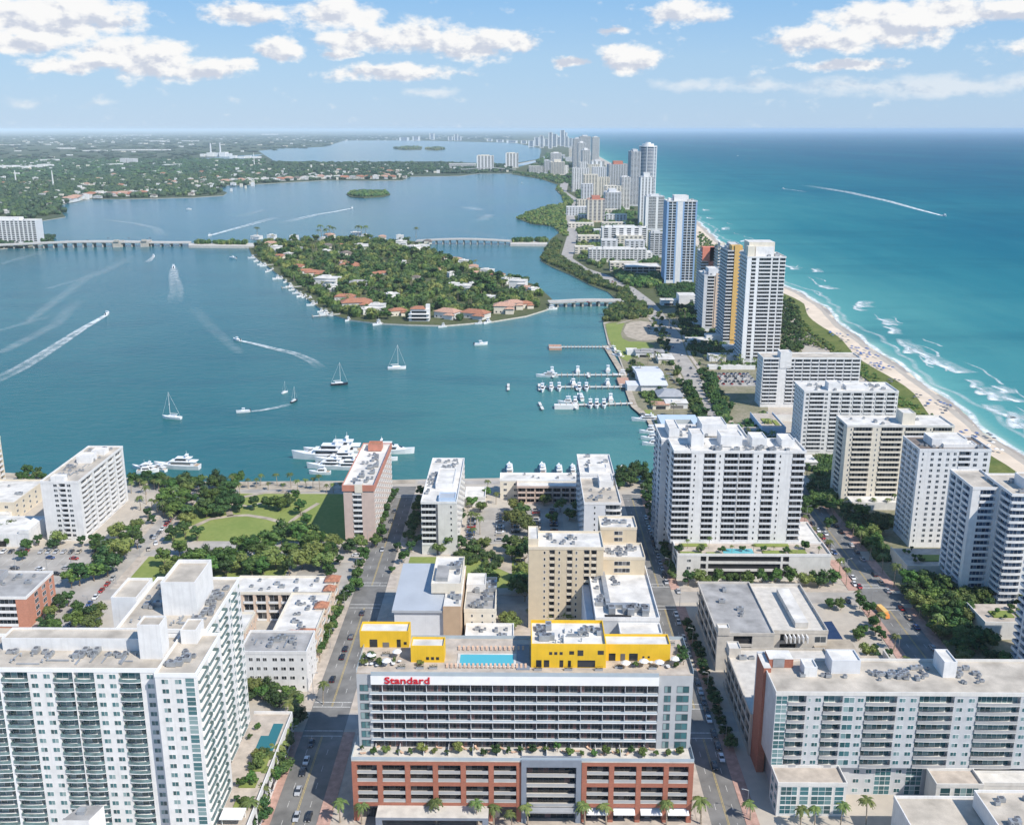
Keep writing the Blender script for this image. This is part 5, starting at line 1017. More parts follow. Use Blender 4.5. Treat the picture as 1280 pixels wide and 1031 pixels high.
def tree(x, y, label, group, s=1.0, kind=None, far=False, z=0, cat='tree', name='tree'):
    root = thing(name, label, cat, (x, y, z), trnd.uniform(0, 6.28), group)
    if far: c, t = FARTREES[kind if kind is not None else trnd.randrange(5)]
    else: c, t, _ = TREES[kind if kind is not None else trnd.randrange(6)]
    link('crown', c, root); link('trunk', t, root); q = s * trnd.uniform(.85, 1.15); root.scale = (q, q, q * trnd.uniform(.85, 1.1)); return root
def palm(x, y, label, group, s=1.0, far=False, z=0):
    root = thing('palm_tree', label, 'palm', (x, y, z), trnd.uniform(0, 6.28), group)
    c, t = trnd.choice(FARPALMS if far else PALMS); link('crown', c, root); link('trunk', t, root); q = s * trnd.uniform(.85, 1.15); root.scale = (q, q, q); return root
def inpoly(x, y, P):
    r = False; j = len(P) - 1
    for i in range(len(P)):
        if (P[i][1] > y) != (P[j][1] > y) and x < (P[j][0]-P[i][0])*(y-P[i][1])/(P[j][1]-P[i][1]) + P[i][0]: r = not r
        j = i
    return r
def scatter(P, n, dmin, seed):
    rnd = random.Random(seed); out = []; xs = [p[0] for p in P]; ys = [p[1] for p in P]
    for _ in range(n * 30):
        if len(out) >= n: break
        x, y = rnd.uniform(min(xs), max(xs)), rnd.uniform(min(ys), max(ys))
        if inpoly(x, y, P) and all((x-a)**2 + (y-b)**2 > dmin*dmin for a, b in out): out.append((x, y))
    return out
# park trees
PK = 'trees of the green park'
for x, y, s in [(x, y, s) for (px, py, s) in ((217,675,1.0),(232,668,1.1),(247,672,1),(225,690,.9),(300,636,.9),(318,633,.9),(336,630,1),(348,634,1),(358,630,.8),(370,622,.7),(376,640,.9),(384,652,.8),(392,668,.9),(365,665,1.1),(352,676,1.3),(338,690,1.4),(325,700,1.2),(345,706,1.2),(362,695,1.3),(375,680,1.2),(388,690,1.1),(378,707,1.2),(362,716,1.1),(396,700,1),(330,714,1),(310,712,1),(408,690,.9),(416,696,.9),(405,710,1),(413,722,.8)) for x, y in (at(px, py + 4),)]:
    tree(x, y, 'broad green park tree around the lawn and paths', PK, s)
for P, n, lab in ((pxs([(215,612),(300,606),(300,640),(262,652),(232,660),(205,640)]), 34, 'dense park tree north of the oval lawn towards the bay'),
                  (pxs([(200,708),(320,694),(330,722),(205,728)]), 22, 'tree in the belt between park and the white L-shaped tower')):
    for x, y in scatter(P, n, 5, n): tree(x, y, lab, 'park belt trees', 1.0)
for px, py, s, lab in ((118,726,1.3,0),(135,720,1.4,0),(100,732,1.2,0),(150,704,1.3,0),(128,712,1.2,0),(90,735,1,0),(166,672,1.1,1),(172,686,1.2,1),(160,690,1,1),(135,698,1.2,1),(125,690,1,1),(190,655,.8,1),(185,648,.7,1),(170,665,.9,1),(148,675,.8,1)):
    x, y = at(px, py); tree(x, y, ('big dark tree between the car park and the left cross street', 'tree beside the car park drive of the white slab')[lab], 'car park trees', s)
for x, y in scatter([(-290,459),(-196,459),(-196,466),(-290,466)], 12, 5, 3): tree(x, y, 'shade tree along the back edge of the car park', 'car park trees', .75)
for px, py in ((10,660),(20,668),(4,672),(35,688),(28,700),(75,765),(62,772),(86,758),(97,768),(20,625),(36,610),(118,788),(105,780),(126,775),(60,786),(70,792),(95,790),(115,778)):
    x, y = at(px, py); tree(x, y, 'small tree near the low buildings at the left edge', 'trees at the left edge', .8)
for x, y in scatter(pxs([(20,604),(55,604),(53,594),(25,594)]), 10, 5, 8) + scatter(pxs([(163,608),(235,612),(235,603),(163,602)]), 14, 4.5, 9): tree(x, y, 'bushy tree on the waterfront by the moored yachts', 'waterfront trees', .75)
for px in range(165, 428, 9):
    x, y = at(px + trnd.uniform(-3, 3), 608 + trnd.uniform(-2, 10)); palm(x, y, 'palm on the promenade between the park and the bay', 'promenade palms', .8)
for px, py in ((197,640),(205,646),(190,636),(212,640),(183,630),(220,632),(228,636),(176,638),(215,655)):
    x, y = at(px, py); palm(x, y, 'palm beside the parked cars along the park street', 'park street palms', .9)
# street trees by the pink tower and along the left street
for k in range(11): tree(-69.5 + trnd.uniform(-1.5, 1) - 3.0, 476 + k*6.0, 'street tree along the right foot of the pinkish tower', 'street trees', .62)
for k in range(9): tree(-56 + trnd.uniform(-1, 1), 470 + k*7.5, 'street tree in the shade left of the white slab with solid balconies', 'street trees', .75)
for k in range(15): (palm if k % 3 == 0 else tree)(-78.6 + trnd.uniform(-.8, 1), 351 + k*3.6, 'street tree close to the terracotta turrets' if k % 3 else 'palm close to the terracotta turrets', 'street trees', .62)
for px, py in ((402,679),(420,684),(438,690),(452,686),(470,684),(386,684)): x, y = at(px, py); tree(x, y, 'round tree in front of the pinkish tower', 'street trees', .75)
for px, py in ((410,715),(425,706),(404,700),(416,690),(450,716),(455,704),(447,725),(437,746),(445,738)): x, y = at(px, py); tree(x, y, 'small tree round the little parking lot south of the pinkish tower', 'street trees', .7)
for px, py, s in ((505,705,.7),(514,690,.7),(520,680,.8),(490,716,.5),(497,690,.6),(563,690,1),(575,690,1),(552,692,.9),(590,692,.9),(604,690,.9),(640,662,1.1),(652,655,1.2),(660,668,1),(635,690,1.1),(648,690,1.2),(656,705,1.2),(640,700,.9),(652,728,1.1),(648,742,1.3),(660,738,1),(656,752,1),(612,742,.9),(596,735,1.1),(605,728,.9),(645,640,.9),(600,640,.8),(590,634,.8),(575,650,.7),(607,622,.8),(700,640,.7),(712,650,.8),(690,655,.8),(680,632,.7),(722,640,.7)):
    x, y = at(px, py); tree(x, y, 'tree around the vacant lot and car park behind the beige tower', 'lot trees', s, 3 if trnd.random() < .35 else None)
for px, py in ((596,655),(600,668),(592,676),(588,662),(585,640),(620,630),(610,615),(632,612),(665,618),(700,625)): x, y = at(px, py); palm(x, y, 'palm beside the car park of the pink waterfront lodging', 'lot palms', .8)
for px, py in ((672,783),(683,780),(690,786),(634,790),(640,796),(706,788)): x, y = at(px, py - 8); tree(x, y, 'pale green tree at the foot of the beige tower behind the yellow roof box', 'lot trees', .75, 3)
# street beside the white podium condo and right street
for k in range(20): (palm if k % 4 == 0 else tree)(69.8 + trnd.uniform(-.5, .8), 424 + k*5.2, 'tree lining the left flank of the broad white condominium' if k % 4 else 'palm lining the left flank of the broad white condominium', 'right street trees', .6)
for k in range(14): tree(69.8 + trnd.uniform(-.4, .4), 296 + k*6.6, 'dark street tree against the wall of the garages', 'right street trees', .5, 1)
for k in range(11): tree(76 + k*6.6, 421.5 + trnd.uniform(-1, 1), 'round tree in front of the white parking podium', 'podium trees', .85)
for k in range(14): (palm if k % 2 else tree)(72.5 + k*4.9, 428.5 + trnd.uniform(0, 8), 'palm on the pool deck of the white podium' if k % 2 else 'shrub tree on the pool deck of the white podium', 'pool deck plants', .45, z=12.3)
for x, y in scatter([(51,548),(66,548),(78,572),(60,574)], 9, 4.5, 5) + scatter([(69,520),(80,520),(82,560),(72,560)], 10, 4.5, 6): tree(x, y, 'dark tree by the bay beside the broad white condominium', 'bay trees', .9, 1)
# palm boulevard on the right
for k in range(22):
    palm(148.6 + trnd.uniform(-1, 1), 320 + k*14.5, 'palm on the left side of the palm street', 'palm street', .85); 
for k in range(20): palm(168.2 + trnd.uniform(-.6, 2.5), 330 + k*15, 'palm on the right side of the palm street', 'palm street', .95)
for P, n, s in (([(170,340),(183,340),(186,372),(190,398),(180,425),(170,425)], 34, .95), ([(140,322),(148,322),(148,400),(132,400),(132,385)], 18, .6), ([(170,455),(178,470),(190,490),(176,520),(170,520)], 18, .8), ([(150,480),(143,500),(146,560),(166,560),(170,530),(168,480)], 12, .8), ([(210,380),(228,380),(228,398),(210,396)], 8, .9), ([(178,392),(206,392),(200,406),(178,430)], 16, .9)):
    for x, y in scatter(P, n, 4.2, n + 70): tree(x, y, 'leafy tree in the shaded gardens along the palm street', 'palm street gardens', s)
for k in range(18): palm(176 + k*4, 521 + trnd.uniform(-4, 3), 'palm at the foot of the cream condominium', 'palms before the cream condominium', .7)
# left tower terrace and lane
for k in range(26): (palm if k % 3 else tree)(-78.8 + trnd.uniform(-1.2, 1.2), 250 + k*2.5, 'palm in the lane between the white terrace and the shaded street' if k % 3 else 'dark tree in the lane between the white terrace and the shaded street', 'lane planting', 1.1 if k % 3 else .8)
for x, y in scatter([(-100,318),(-80,318),(-80,328),(-100,328)], 9, 3.5, 17): tree(x, y, 'tree in front of the five storey white block', 'lane planting', .7)
for x, y, s in ((-87,292,.34),(-82.5,275,.4),(-80.5,271,.44),(-83,270,.36),(-81,276.5,.4),(-82,263,.34),(-80.6,262.5,.38),(-84.3,262,.3),(-81,253,.36),(-83.5,254,.3),(-88,286,.3)): tree(x, y, 'clipped shrub on the pool terrace of the white tower', 'terrace shrubs', s, z=9, cat='shrub', name='shrub')
# palms before the hotel and before the brick cornered condominium
for px, py in ((425,1028),(452,1030),(546,1030),(617,1032),(660,1031),(731,1030),(758,1030),(833,1031),(876,1030)):
    x, y = at(px, py); palm(x, y, 'tall palm on the pavement in front of the brick podium', 'hotel palms', 1.05)
for px, py in ((938,1025),(1000,1036),(1018,1034),(1050,1036),(1082,1036),(404,880),(640,1034),(597,1036)):
    x, y = at(px, py); palm(x, y, 'palm near the bottom edge beside the hotel and the brick cornered condominium', 'bottom edge palms', .9)
for k in range(27): tree(-47.5 + k*3.65, 261.2 + trnd.uniform(-1, 1.6), 'bushy planter on the hotel terrace above the brick podium', 'terrace planting', .19 + .07*(k % 3), z=21, cat='shrub', name='shrub')
for x, y, z, s in ((-47,269,46,.3),(-42,268.5,46,.3),(-45,272,46,.3),(-30,269,46,.25),(48.5,270,46,.4),(49,276,46,.35),(46,268.2,46,.25),(34,268,46,.2)): tree(x, y, 'potted shrub on the roof deck of the hotel', 'roof deck plants', s, z=z, cat='shrub', name='shrub')
# coast: marina gardens, boulevard, dunes
for P, n, s, lab in ((pxs([(785,462),(800,470),(812,500),(838,512),(832,480),(800,455)]), 12, .6, 'tree around the marina clubhouse'), (pxs([(852,480),(862,480),(885,528),(868,524)]), 26, .65, 'tree in the strip between clubhouse and coast road'), (pxs([(872,468),(885,466),(902,508),(890,512)]), 22, .7, 'tree between the coast road and the white deck with parked cars'),
                     (pxs([(815,400),(826,392),(840,440),(828,440)]), 16, .65, 'tree between the grass point and coast road'), (pxs([(845,385),(870,375),(890,410),(905,440),(862,440)]), 44, .8, 'dark tree in the shade left of the striped beach towers'), (pxs([(820,358),(868,356),(868,368),(850,378),(826,372)]), 24, .7, 'tree at the foot of the blue striped tower'),
                     (pxs([(975,375),(990,374),(1003,402),(1005,440),(978,440)]), 24, .7, 'tree behind the dunes beside the tallest beach tower')):
    for x, y in scatter(P, n, 5, n + int(s*100)): tree(x, y, lab, 'coast trees', s, far=True)
for x, y in scatter(pxs([(870,440),(975,452),(975,458),(890,462)]), 26, 5, 99): palm(x, y, 'palm in the terraces below the tallest beach tower', 'beach tower palms', .8, True)
# mass vegetation
def woods(name, P, n, s, seed, mats=('leaf', 'leaf_dark', 'leaf_olive'), nc=5, nl=14, zs=1.0, avoid=None, z=0, given=False):
    rnd = random.Random(seed); mb = MB(); pts = P if given else scatter(P, n, 0, seed)
    for x, y in pts:
        if avoid and any(a[0]-a[2] < x < a[0]+a[2] and a[1]-a[3] < y < a[1]+a[3] for a in avoid): continue
        q = s * rnd.uniform(.7, 1.3); mi = rnd.randrange(len(mats))
        for c in range(nc):
            a = rnd.uniform(0, 6.3); r = rnd.uniform(0, .7)*q; cx, cy, cz, cr = x + r*cos(a), y + r*sin(a), z + q*zs*rnd.uniform(.5, .95), q*rnd.uniform(.45, .65)
            g = [[(cx + cr*rr*cos(i*pi/2.5 + c), cy + cr*rr*sin(i*pi/2.5 + c), cz + cr*zz*zs) for i in range(5)] for zz, rr in ((-1.2, .5), (-.2, .85), (.45, .6), (.75, .1))]
            mb.loft(g, mi)
            for i in range(nl):
                u = rnd.uniform(-.3, 1); b = rnd.uniform(0, 6.3); sq = sqrt(1-u*u); px, py, pz = cx + cr*sq*cos(b), cy + cr*sq*sin(b), cz + cr*u*.85*zs; L = cr*.34
                d = [rnd.uniform(-1, 1)*L for _ in range(6)]; mb.face([(px-d[0], py-d[1], pz-d[2]*.5), (px+d[3], py+d[4], pz-d[2]*.3), (px+d[0], py+d[1], pz+abs(d[2])*.6), (px-d[3], py-d[4], pz+d[5]*.4)], mi)
    return tag(mb.build(name, [M[m_] for m_ in mats]), None, None, kind='stuff')
# ------------------------------------------------------------------ island houses and woods
def house_meshes(seed, w, d, h, roof, wall, flat=False):
    mb = MB(); mb.box(-w/2, w/2, -d/2, d/2, 0, h, 0); mb.box(w*.1, w*.5, -d*.75, -d/2, 0, h*.7, 0)
    for k in range(4): mb.box(-w*.4 + k*w*.22, -w*.4 + k*w*.22 + 1.3, -d/2-.05, -d/2, 1, 2.4, 1)
    r = MB()
    if flat: r.box(-w/2-.4, w/2+.4, -d/2-.4, d/2+.4, h, h+.5); r.box(w*.05, w*.55, -d*.8, -d/2-.41, h*.7, h*.7+.35); r.box(-w*.3, w*.1, 0, d*.3, h+.5, h+2)
    else:
        o = .8; i = min(w, d)*.42
        r.loft([[(-w/2-o,-d/2-o,h),(w/2+o,-d/2-o,h),(w/2+o,d/2+o,h),(-w/2-o,d/2+o,h)],[(-w/2+i,-d/2+i,h+i*.5),(w/2-i,-d/2+i,h+i*.5),(w/2-i,d/2-i,h+i*.5),(-w/2+i,d/2-i,h+i*.5)]])
        r.loft([[(w*.05,-d*.82,h*.7),(w*.55,-d*.82,h*.7),(w*.55,-d/2,h*.7),(w*.05,-d/2,h*.7)],[(w*.2,-d*.66,h*.7+1.5),(w*.4,-d*.66,h*.7+1.5),(w*.4,-d/2,h*.7+1.5),(w*.2,-d/2,h*.7+1.5)]])
    return mb.mesh('wall', [M[wall], M['glass_dark']]), r.mesh('roof', M[roof])
HOUSES = {'terracotta': [house_meshes(1, 20, 13, 6, 'terracotta', 'cream'), house_meshes(2, 26, 14, 5, 'terracotta', 'offwhite')], 'pale pink': [house_meshes(3, 22, 14, 6, 'terracotta_pale', 'white'), house_meshes(4, 18, 13, 7, 'terracotta_pale', 'cream')],
          'white flat': [house_meshes(5, 20, 14, 6, 'roof_white', 'white', True), house_meshes(6, 16, 13, 8, 'roof_white', 'white', True)], 'grey': [house_meshes(7, 20, 12, 5, 'roof_grey', 'offwhite'), house_meshes(8, 15, 12, 6, 'roof_brown', 'cream')]}
hrnd = random.Random(3)
def house(x, y, kind, label, group, s=1.0, rot=None, z=0.0):
    o = thing('house', label, 'house', (x, y, z), hrnd.uniform(-.5, .5) if rot is None else rot, group)
    a, b = hrnd.choice(HOUSES[kind]); link('wall', a, o); link('roof', b, o); o.scale = (s, s, s); return o
def woods_at(name, pts, s, seed):
    return woods(name, pts, len(pts), s, seed, ('leaf', 'leaf_dark', 'leaf_olive'), 4, 14, 1.0, given=True)
spots = []
T_, P_, F_, G_ = 'terracotta', 'pale pink', 'white flat', 'grey'
for px, py, k, s in ((321,299,F_,1),(340,299,F_,1),(339,308,P_,1.3),(346,315,F_,1.2),(350,323,T_,1),(361,322,F_,.9),(368,300,F_,1),(372,330,P_,.9),(374,336,T_,1),(383,342,T_,1.1),(391,346,T_,1.4),(401,346,T_,1.3),(410,356,F_,1.6),(414,364,F_,1),(432,375,T_,1.2),(446,384,T_,1.7),(472,390,F_,1.1),(462,392,F_,1),(497,394,T_,1.2),(412,298,P_,1.3),(405,302,F_,.9),(445,297,F_,1.2),(457,298,F_,.9),(478,299,P_,1),(500,299,F_,.9),(452,311,F_,1.2),(444,316,F_,.8),(437,335,T_,1.4),(430,330,P_,.8),(470,346,T_,1),(477,343,T_,.8),(499,331,F_,1),(502,308,F_,1.2),(516,313,F_,1.2),(528,312,F_,1.2),(545,319,T_,.9),(560,325,T_,.9),(570,327,P_,1),(580,331,F_,.9),(592,337,P_,1),(595,345,P_,1),(609,342,F_,1),(622,348,T_,1.2),(635,355,F_,1),(648,361,F_,1.4),(658,363,P_,.9),(667,366,F_,.8),(584,363,F_,1.1),(566,347,F_,.9),(546,340,P_,.8),(594,358,F_,.8),(568,361,F_,.9),(612,375,F_,.8),(490,375,F_,1),(408,318,F_,.9),(417,319,F_,.9),(424,309,T_,1),(560,397,P_,1.5),(594,397,T_,1.5),(630,391,P_,1.6),(642,386,P_,1.4),(655,385,T_,1.2),(448,358,G_,1.2),(433,321,G_,1.2),(410,310,G_,1),(535,305,G_,1),(380,312,F_,.7),(520,350,G_,.8)):
    x, y = at(px, py); spots.append((x, y, 13*s, 12*s)); lab = {T_: 'house with terracotta tiled roof among the trees of the wooded island', P_: 'house with pale pink roof among the trees of the wooded island', F_: 'white flat roofed house among the trees of the wooded island', G_: 'house with dull grey roof among the trees of the wooded island'}[k]
    house(x, y, k, lab, 'island houses with %s roofs' % k, s*(.95 if k in (F_, G_) else .78), z=.3)
# the white villa on the island's south shore
x, y = at(525, 402); v = thing('villa', 'large white three storey villa with balconies on the island shore facing the bay', 'villa', (x, y, .3)); mb = MB(); mb.box(-12, 10, 0, 14, 0, 8, 0); mb.box(-10, 10, 1.5, 14, 8, 13, 0); mb.box(6, 10.2, 5, 12, 13, 17, 0)
for z in (.8, 4.6, 8.6): mb.box(-9, 7, -.1 + (1.5 if z > 8 else 0), .0 + (1.5 if z > 8 else 0), z, z+2.4, 1)
mb.box(-13, 10.5, -2, -.01, 3.6, 4.0, 0); mb.box(-12.5, 10.5, -2, -.01, 7.6, 8.0, 0); mb.build('wall', [M['white'], M['glass_dark']], v); mb = MB(); mb.loft([[(-11,.5,13),(6,.5,13),(6,15,13),(-11,15,13)],[(-5,6,15.5),(2,6,15.5),(2,9,15.5),(-5,9,15.5)]]); mb.build('roof', M['terracotta'], v); spots.append((x, y+6, 17, 14))
isle_in = [(x + (cx-x)*.05, y + (cy-y)*.05) for cx, cy in [(sum(p[0] for p in ISLE)/len(ISLE), sum(p[1] for p in ISLE)/len(ISLE))] for x, y in ISLE]
free = lambda x, y: not any(abs(x-a) < b*.75 and -d*1.5 < (y-c) < d*.6 for a, c, b, d in spots)
k = 0
for x, y in scatter(isle_in, 150, 16, 21):
    if free(x, y): tree(x, y, 'leafy tree among the houses of the wooded island', 'island trees', 1.55, far=True, z=.3)
for x, y in scatter(isle_in, 110, 14, 22):
    if free(x, y): palm(x, y, 'palm among the houses of the wooded island', 'island palms', 1.25, True, .3)
woods('island_woods', isle_in, 1100, 6.2, 23, ('leaf_dark', 'leaf', 'leaf_dark', 'leaf_olive'), avoid=[(a, c - d*.5, b*.72, d*1.05) for a, c, b, d in spots], nl=20)
for k, px in enumerate((398,402,408,413,417,448,452,457,322,520)): x, y = at(px, 298); palm(x, y, 'tall palm on the far shore of the wooded island', 'island palms', 2.0, True, .3)
# mangrove edges of the coast road and points
for nm, P, n, s, z in (('mangrove', [(754,402),(760,388),(770,378),(775,366),(737,354),(714,342),(695,333),(676,325),(682,313),(694,300),(702,303),(695,318),(712,330),(738,342),(765,357),(782,362),(800,378),(815,392),(800,398),(775,402)], 620, 4.6, 0), ('mangrove', [(700,292),(690,283),(664,280),(646,273),(658,267),(679,260),(706,254),(703,245),(696,236),(698,231),(704,240),(716,252),(712,260),(706,270),(710,285),(708,296)], 700, 5.0, 0), ('shore_woods', [(640,216),(700,220),(704,230),(696,230),(676,224)], 160, 8, 0),
                        ('roadside_woods', [(722,245),(735,250),(738,280),(755,300),(760,330),(745,338),(725,325),(722,300),(722,270)], 420, 6, 0), ('roadside_woods', [(714,230),(730,228),(760,250),(780,270),(800,280),(800,298),(770,296),(750,282),(728,262)], 380, 7, 0), ('roadside_woods', [(765,335),(790,345),(828,344),(828,356),(800,362),(775,352)], 120, 6, 0), ('islet_mangrove', [(435,243),(450,240.5),(483,241),(486,243),(470,246),(448,247)], 260, 9, 0),
                        ('islet_mangrove', [(492,186),(510,184.8),(527,185.6),(520,187.6),(500,187.6)], 60, 22, 0), ('islet_mangrove', [(532,187),(545,185.8),(556,187),(546,188.4)], 60, 22, 0), ('dune_shrubs', [(1000,400),(1020,420),(1049,439),(1060,455),(1035,440),(1005,430)], 200, 1.8, 1.0), ('dune_shrubs', [(1072,450),(1119,493),(1165,521),(1140,521),(1100,490),(1074,470)], 160, 1.5, 1.0), ('dune_shrubs', [(873,290),(900,312),(905,330),(890,330),(873,310)], 160, 3, 1.0)):
    woods(nm, pxs(P), n, s, n, ('leaf_olive', 'leaf', 'leaf_dark') if 'dune' in nm or nm == 'mangrove' else ('leaf', 'leaf_dark', 'leaf_olive'), 4, 10, .8, None, z)
for P, n, s in (([(846,386),(868,378),(885,405),(905,430),(925,440),(905,450),(868,440),(850,410)], 300, 3.3), ([(905,455),(960,452),(955,460),(895,462)], 90, 2.6), ([(885,470),(893,468),(912,520),(905,535),(893,515)], 110, 2.8), ([(850,480),(860,480),(882,520),(875,528)], 90, 2.6), ([(905,540),(940,526),(955,545),(930,560)], 80, 3),
                ([(1015,592),(1045,590),(1050,625),(1015,635)], 70, 3), ([(978,378),(994,378),(1003,405),(1003,440),(978,440)], 200, 2.8), ([(820,358),(868,356),(868,374),(840,378),(824,370)], 220, 3.4), ([(1010,574),(1056,572),(1052,592),(1010,592)], 80, 2.8), ([(1060,645),(1115,648),(1115,660),(1060,655)], 60, 2.5), ([(700,222),(735,215),(790,262),(800,296),(760,300),(745,262)], 420, 9), ([(655,218),(722,217),(700,195),(684,192)], 150, 12), ([(760,300),(800,300),(826,332),(760,334)], 200, 5), ([(782,462),(792,452),(806,470),(800,480)], 60, 2.4), ([(800,492),(822,492),(838,514),(812,508)], 70, 2.4), ([(942,520),(958,515),(975,560),(950,560)], 60, 2.8), ([(1075,672),(1100,676),(1118,700),(1098,705)], 50, 2.4), ([(560,692),(600,690),(628,700),(618,712),(560,704)], 60, 2.2)):
    woods('garden_shrubs', pxs(P), n, s, n + int(s*10), ('leaf_dark', 'leaf', 'leaf_dark'), 4, 12, .9)
coast_p = resample(COAST[:9], 17)
for sd, off in ((-1, 12.5), (1, 12.5)):
    pts = [(x + sd*(off + 2.5*sin(i*1.7)), y + 3*sin(i*2.3)) for i, (x, y) in enumerate(coast_p) if 690 < y < 1500 and i % 5 != 2]
    woods_at('roadside_trees', pts, 3.4, 90 + sd)
for px, py in ((800,470),(803,478),(798,462),(810,456),(822,452),(828,470),(832,485),(838,495),(815,520),(842,520),(795,455),(826,440),(835,428),(830,418),(822,400),(836,410),(850,395),(856,400),(846,405),(905,530),(915,548),(920,552),(935,550),(960,540),(965,555),(985,580),(1020,585),(1045,600)): x, y = at(px, py); palm(x, y, 'palm in the quarter between marina and beach towers', 'marina quarter palms', 1.0, True)
# suburbs of the far shore: woods as one mass, houses as things
MAINP = MAIN
def belt(pl, n, s, seed): woods('suburban_woods', pxs(pl), n, s, seed, ('leaf_far', 'leaf_far', 'leaf_far', 'leaf_dark'), 3, 4, min(.75, 9/s))
belt([(-60,275),(46,274),(80,268),(74,256),(115,248),(197,247),(278,243),(268,235),(330,229),(330,218),(100,222),(-60,230)], 2600, 13, 41)
belt([(-60,230),(100,222),(330,218),(330,200),(-60,200)], 2200, 20, 42)
belt([(330,229),(407,225),(503,224),(520,218),(640,216),(640,207),(560,204),(430,204),(340,203),(330,210)], 1300, 16, 43)
belt([(-80,200),(230,199),(322,190),(405,184),(430,176),(640,175),(640,170),(-80,170)], 2600, 55, 44)
belt([(-20,309),(-20,299),(0,297),(66,296),(67,301),(40,307)], 70, 8, 45)
rnd = random.Random(12); hs = pxs([(-60,275),(40,274),(78,268),(74,256),(115,249),(197,248),(277,244),(268,235),(330,230),(407,225),(503,225),(520,219),(500,212),(330,214),(-60,226)])
for k, (x, y) in enumerate(scatter(hs, 130, 50, 51)):
    kd = rnd.choice((F_, F_, P_, G_, G_, F_, G_, T_)); house(x, y, kd, 'small %s roofed house in the wooded suburb on the far shore' % {F_: 'white', P_: 'pale pink', G_: 'grey', T_: 'terracotta'}[kd], 'far shore houses, %s' % kd, 1.15, 0, 2)
for k in range(46):
    f = k / 46; px = 82 + (275-82)*f if k < 24 else 282 + (500-282)*((k-24)/22); py = 257 - 9*min(1, (px-75)/40) - 4*max(0, (px-115)/165) if px < 280 else 231 - 5.5*min(1, (px-282)/120)
    x, y = at(px, py - 2.0); kd = rnd.choice((F_, P_, F_, G_, T_)); house(x, y, kd, '%s roofed villa right on the far shore' % {F_: 'white', P_: 'pale pink', T_: 'terracotta', G_: 'grey'}[kd], 'far shore villas, %s' % kd, 1.7, 0, 0)
for k, (px, py, w, h, lab) in enumerate(((15,212,34,14,'long white low blocks at the left edge of the suburb'),(50,211,26,16,'white low block right of the long blocks at the left edge'),(80,187,20,10,'white hall in the hazy suburb near the top of the long blocks'),(118,190,30,12,'wide white hall in the hazy suburb'),(150,189,20,10,'small white hall next to the wide one'),(185,189,50,9,'very long white warehouse in the hazy suburb'),(200,178,24,18,'white grandstand like building far off'),(130,171,40,16,'distant white strip of buildings under the horizon, left'),(170,170,36,20,'distant white strip of buildings under the horizon, right of the left one'),(237,177,20,12,'lone white hall in front of the far bay'),(158,205,16,30,'grey square office block in the suburb'),(10,182,30,6,'low white roofs at far left under the horizon'),(212,209,18,10,'white school like block in the suburb'),(58,202,26,8,'row of pale roofs left of the grey office block'),(270,197,40,30,'white power plant hall with two chimneys by the lagoon'),(305,199,36,16,'white sheds beside the power plant'),(337,169,20,40,'domed white complex on the horizon'),(140,208,14,8,'pale roofs beneath the grey office block'))):
    X0, Y = at(px - w/2, py); X1, _ = at(px + w/2, py); t = thing('far_building', lab, 'building', ((X0+X1)/2, Y, 5)); mb = MB(); W2 = (X1-X0)/2; n = max(2, w//8); q = random.Random(k)
    for i in range(n): a = -W2 + 2*W2*i/n; mb.box(a + .5, a + 2*W2/n - (0 if i % 2 else W2*.1), i % 3 * 8, 60 + i % 2 * 30, 0, h * q.uniform(.6, 1.1), 0, top=1)
    mb.build('wall', [M['pale_grey' if k == 10 else 'white'], M['roof_white']], t)
    if k == 14:
        for i in (-.35, .25): c = MB(); c.tube([(W2*i, 20, 0), (W2*i, 20, 95)], [7, 5], 8); c.build('chimney', M['light_grey'], t)
for px, py, hh, lab in ((67,235,60,'thin white mast in the suburb above the shore'),(20,228,45,'thin pale mast at the left edge of the suburb'),(318,207,70,'slim mast left of the lagoon sheds')):
    X, Y = at(px, py); o = thing('mast', lab, 'mast', (X, Y, 0)); mb = MB(); mb.tube([(0,0,0),(0,0,hh)], [3,1.5], 6); mb.build('pole', M['white'], o)

# countless pale roofs of the hazy suburb
mb = MB(); q = random.Random(77)
for pl, n, w0 in (([(-60,272),(46,272),(76,256),(115,249),(197,249),(270,244),(330,230),(330,218),(-60,225)], 110, 9), ([(-60,225),(330,216),(330,202),(-60,202)], 150, 12), ([(330,228),(407,225),(503,224),(516,218),(640,216),(640,208),(430,205),(330,212)], 70, 11), ([(-80,199),(230,198),(322,190),(405,183),(430,177),(640,176),(640,170),(-80,171)], 300, 38)):
    for x, y in scatter(pxs(pl), n, 0, n):
        w, d, h = w0*q.uniform(.5, 1.5), w0*q.uniform(.6, 1.2), q.choice((5, 6, 7, 9, 12)) * (1 if w0 < 50 else 1.6); mb.box(x-w/2, x+w/2, y-d/2, y+d/2, -1, h+3, q.choice((0, 0, 1)), top=q.choice((2, 2, 3)))
o = mb.build('distant_roofs', [M['white'], M['cream'], M['roof_white'], M['terracotta_pale']]); o['kind'] = 'stuff'

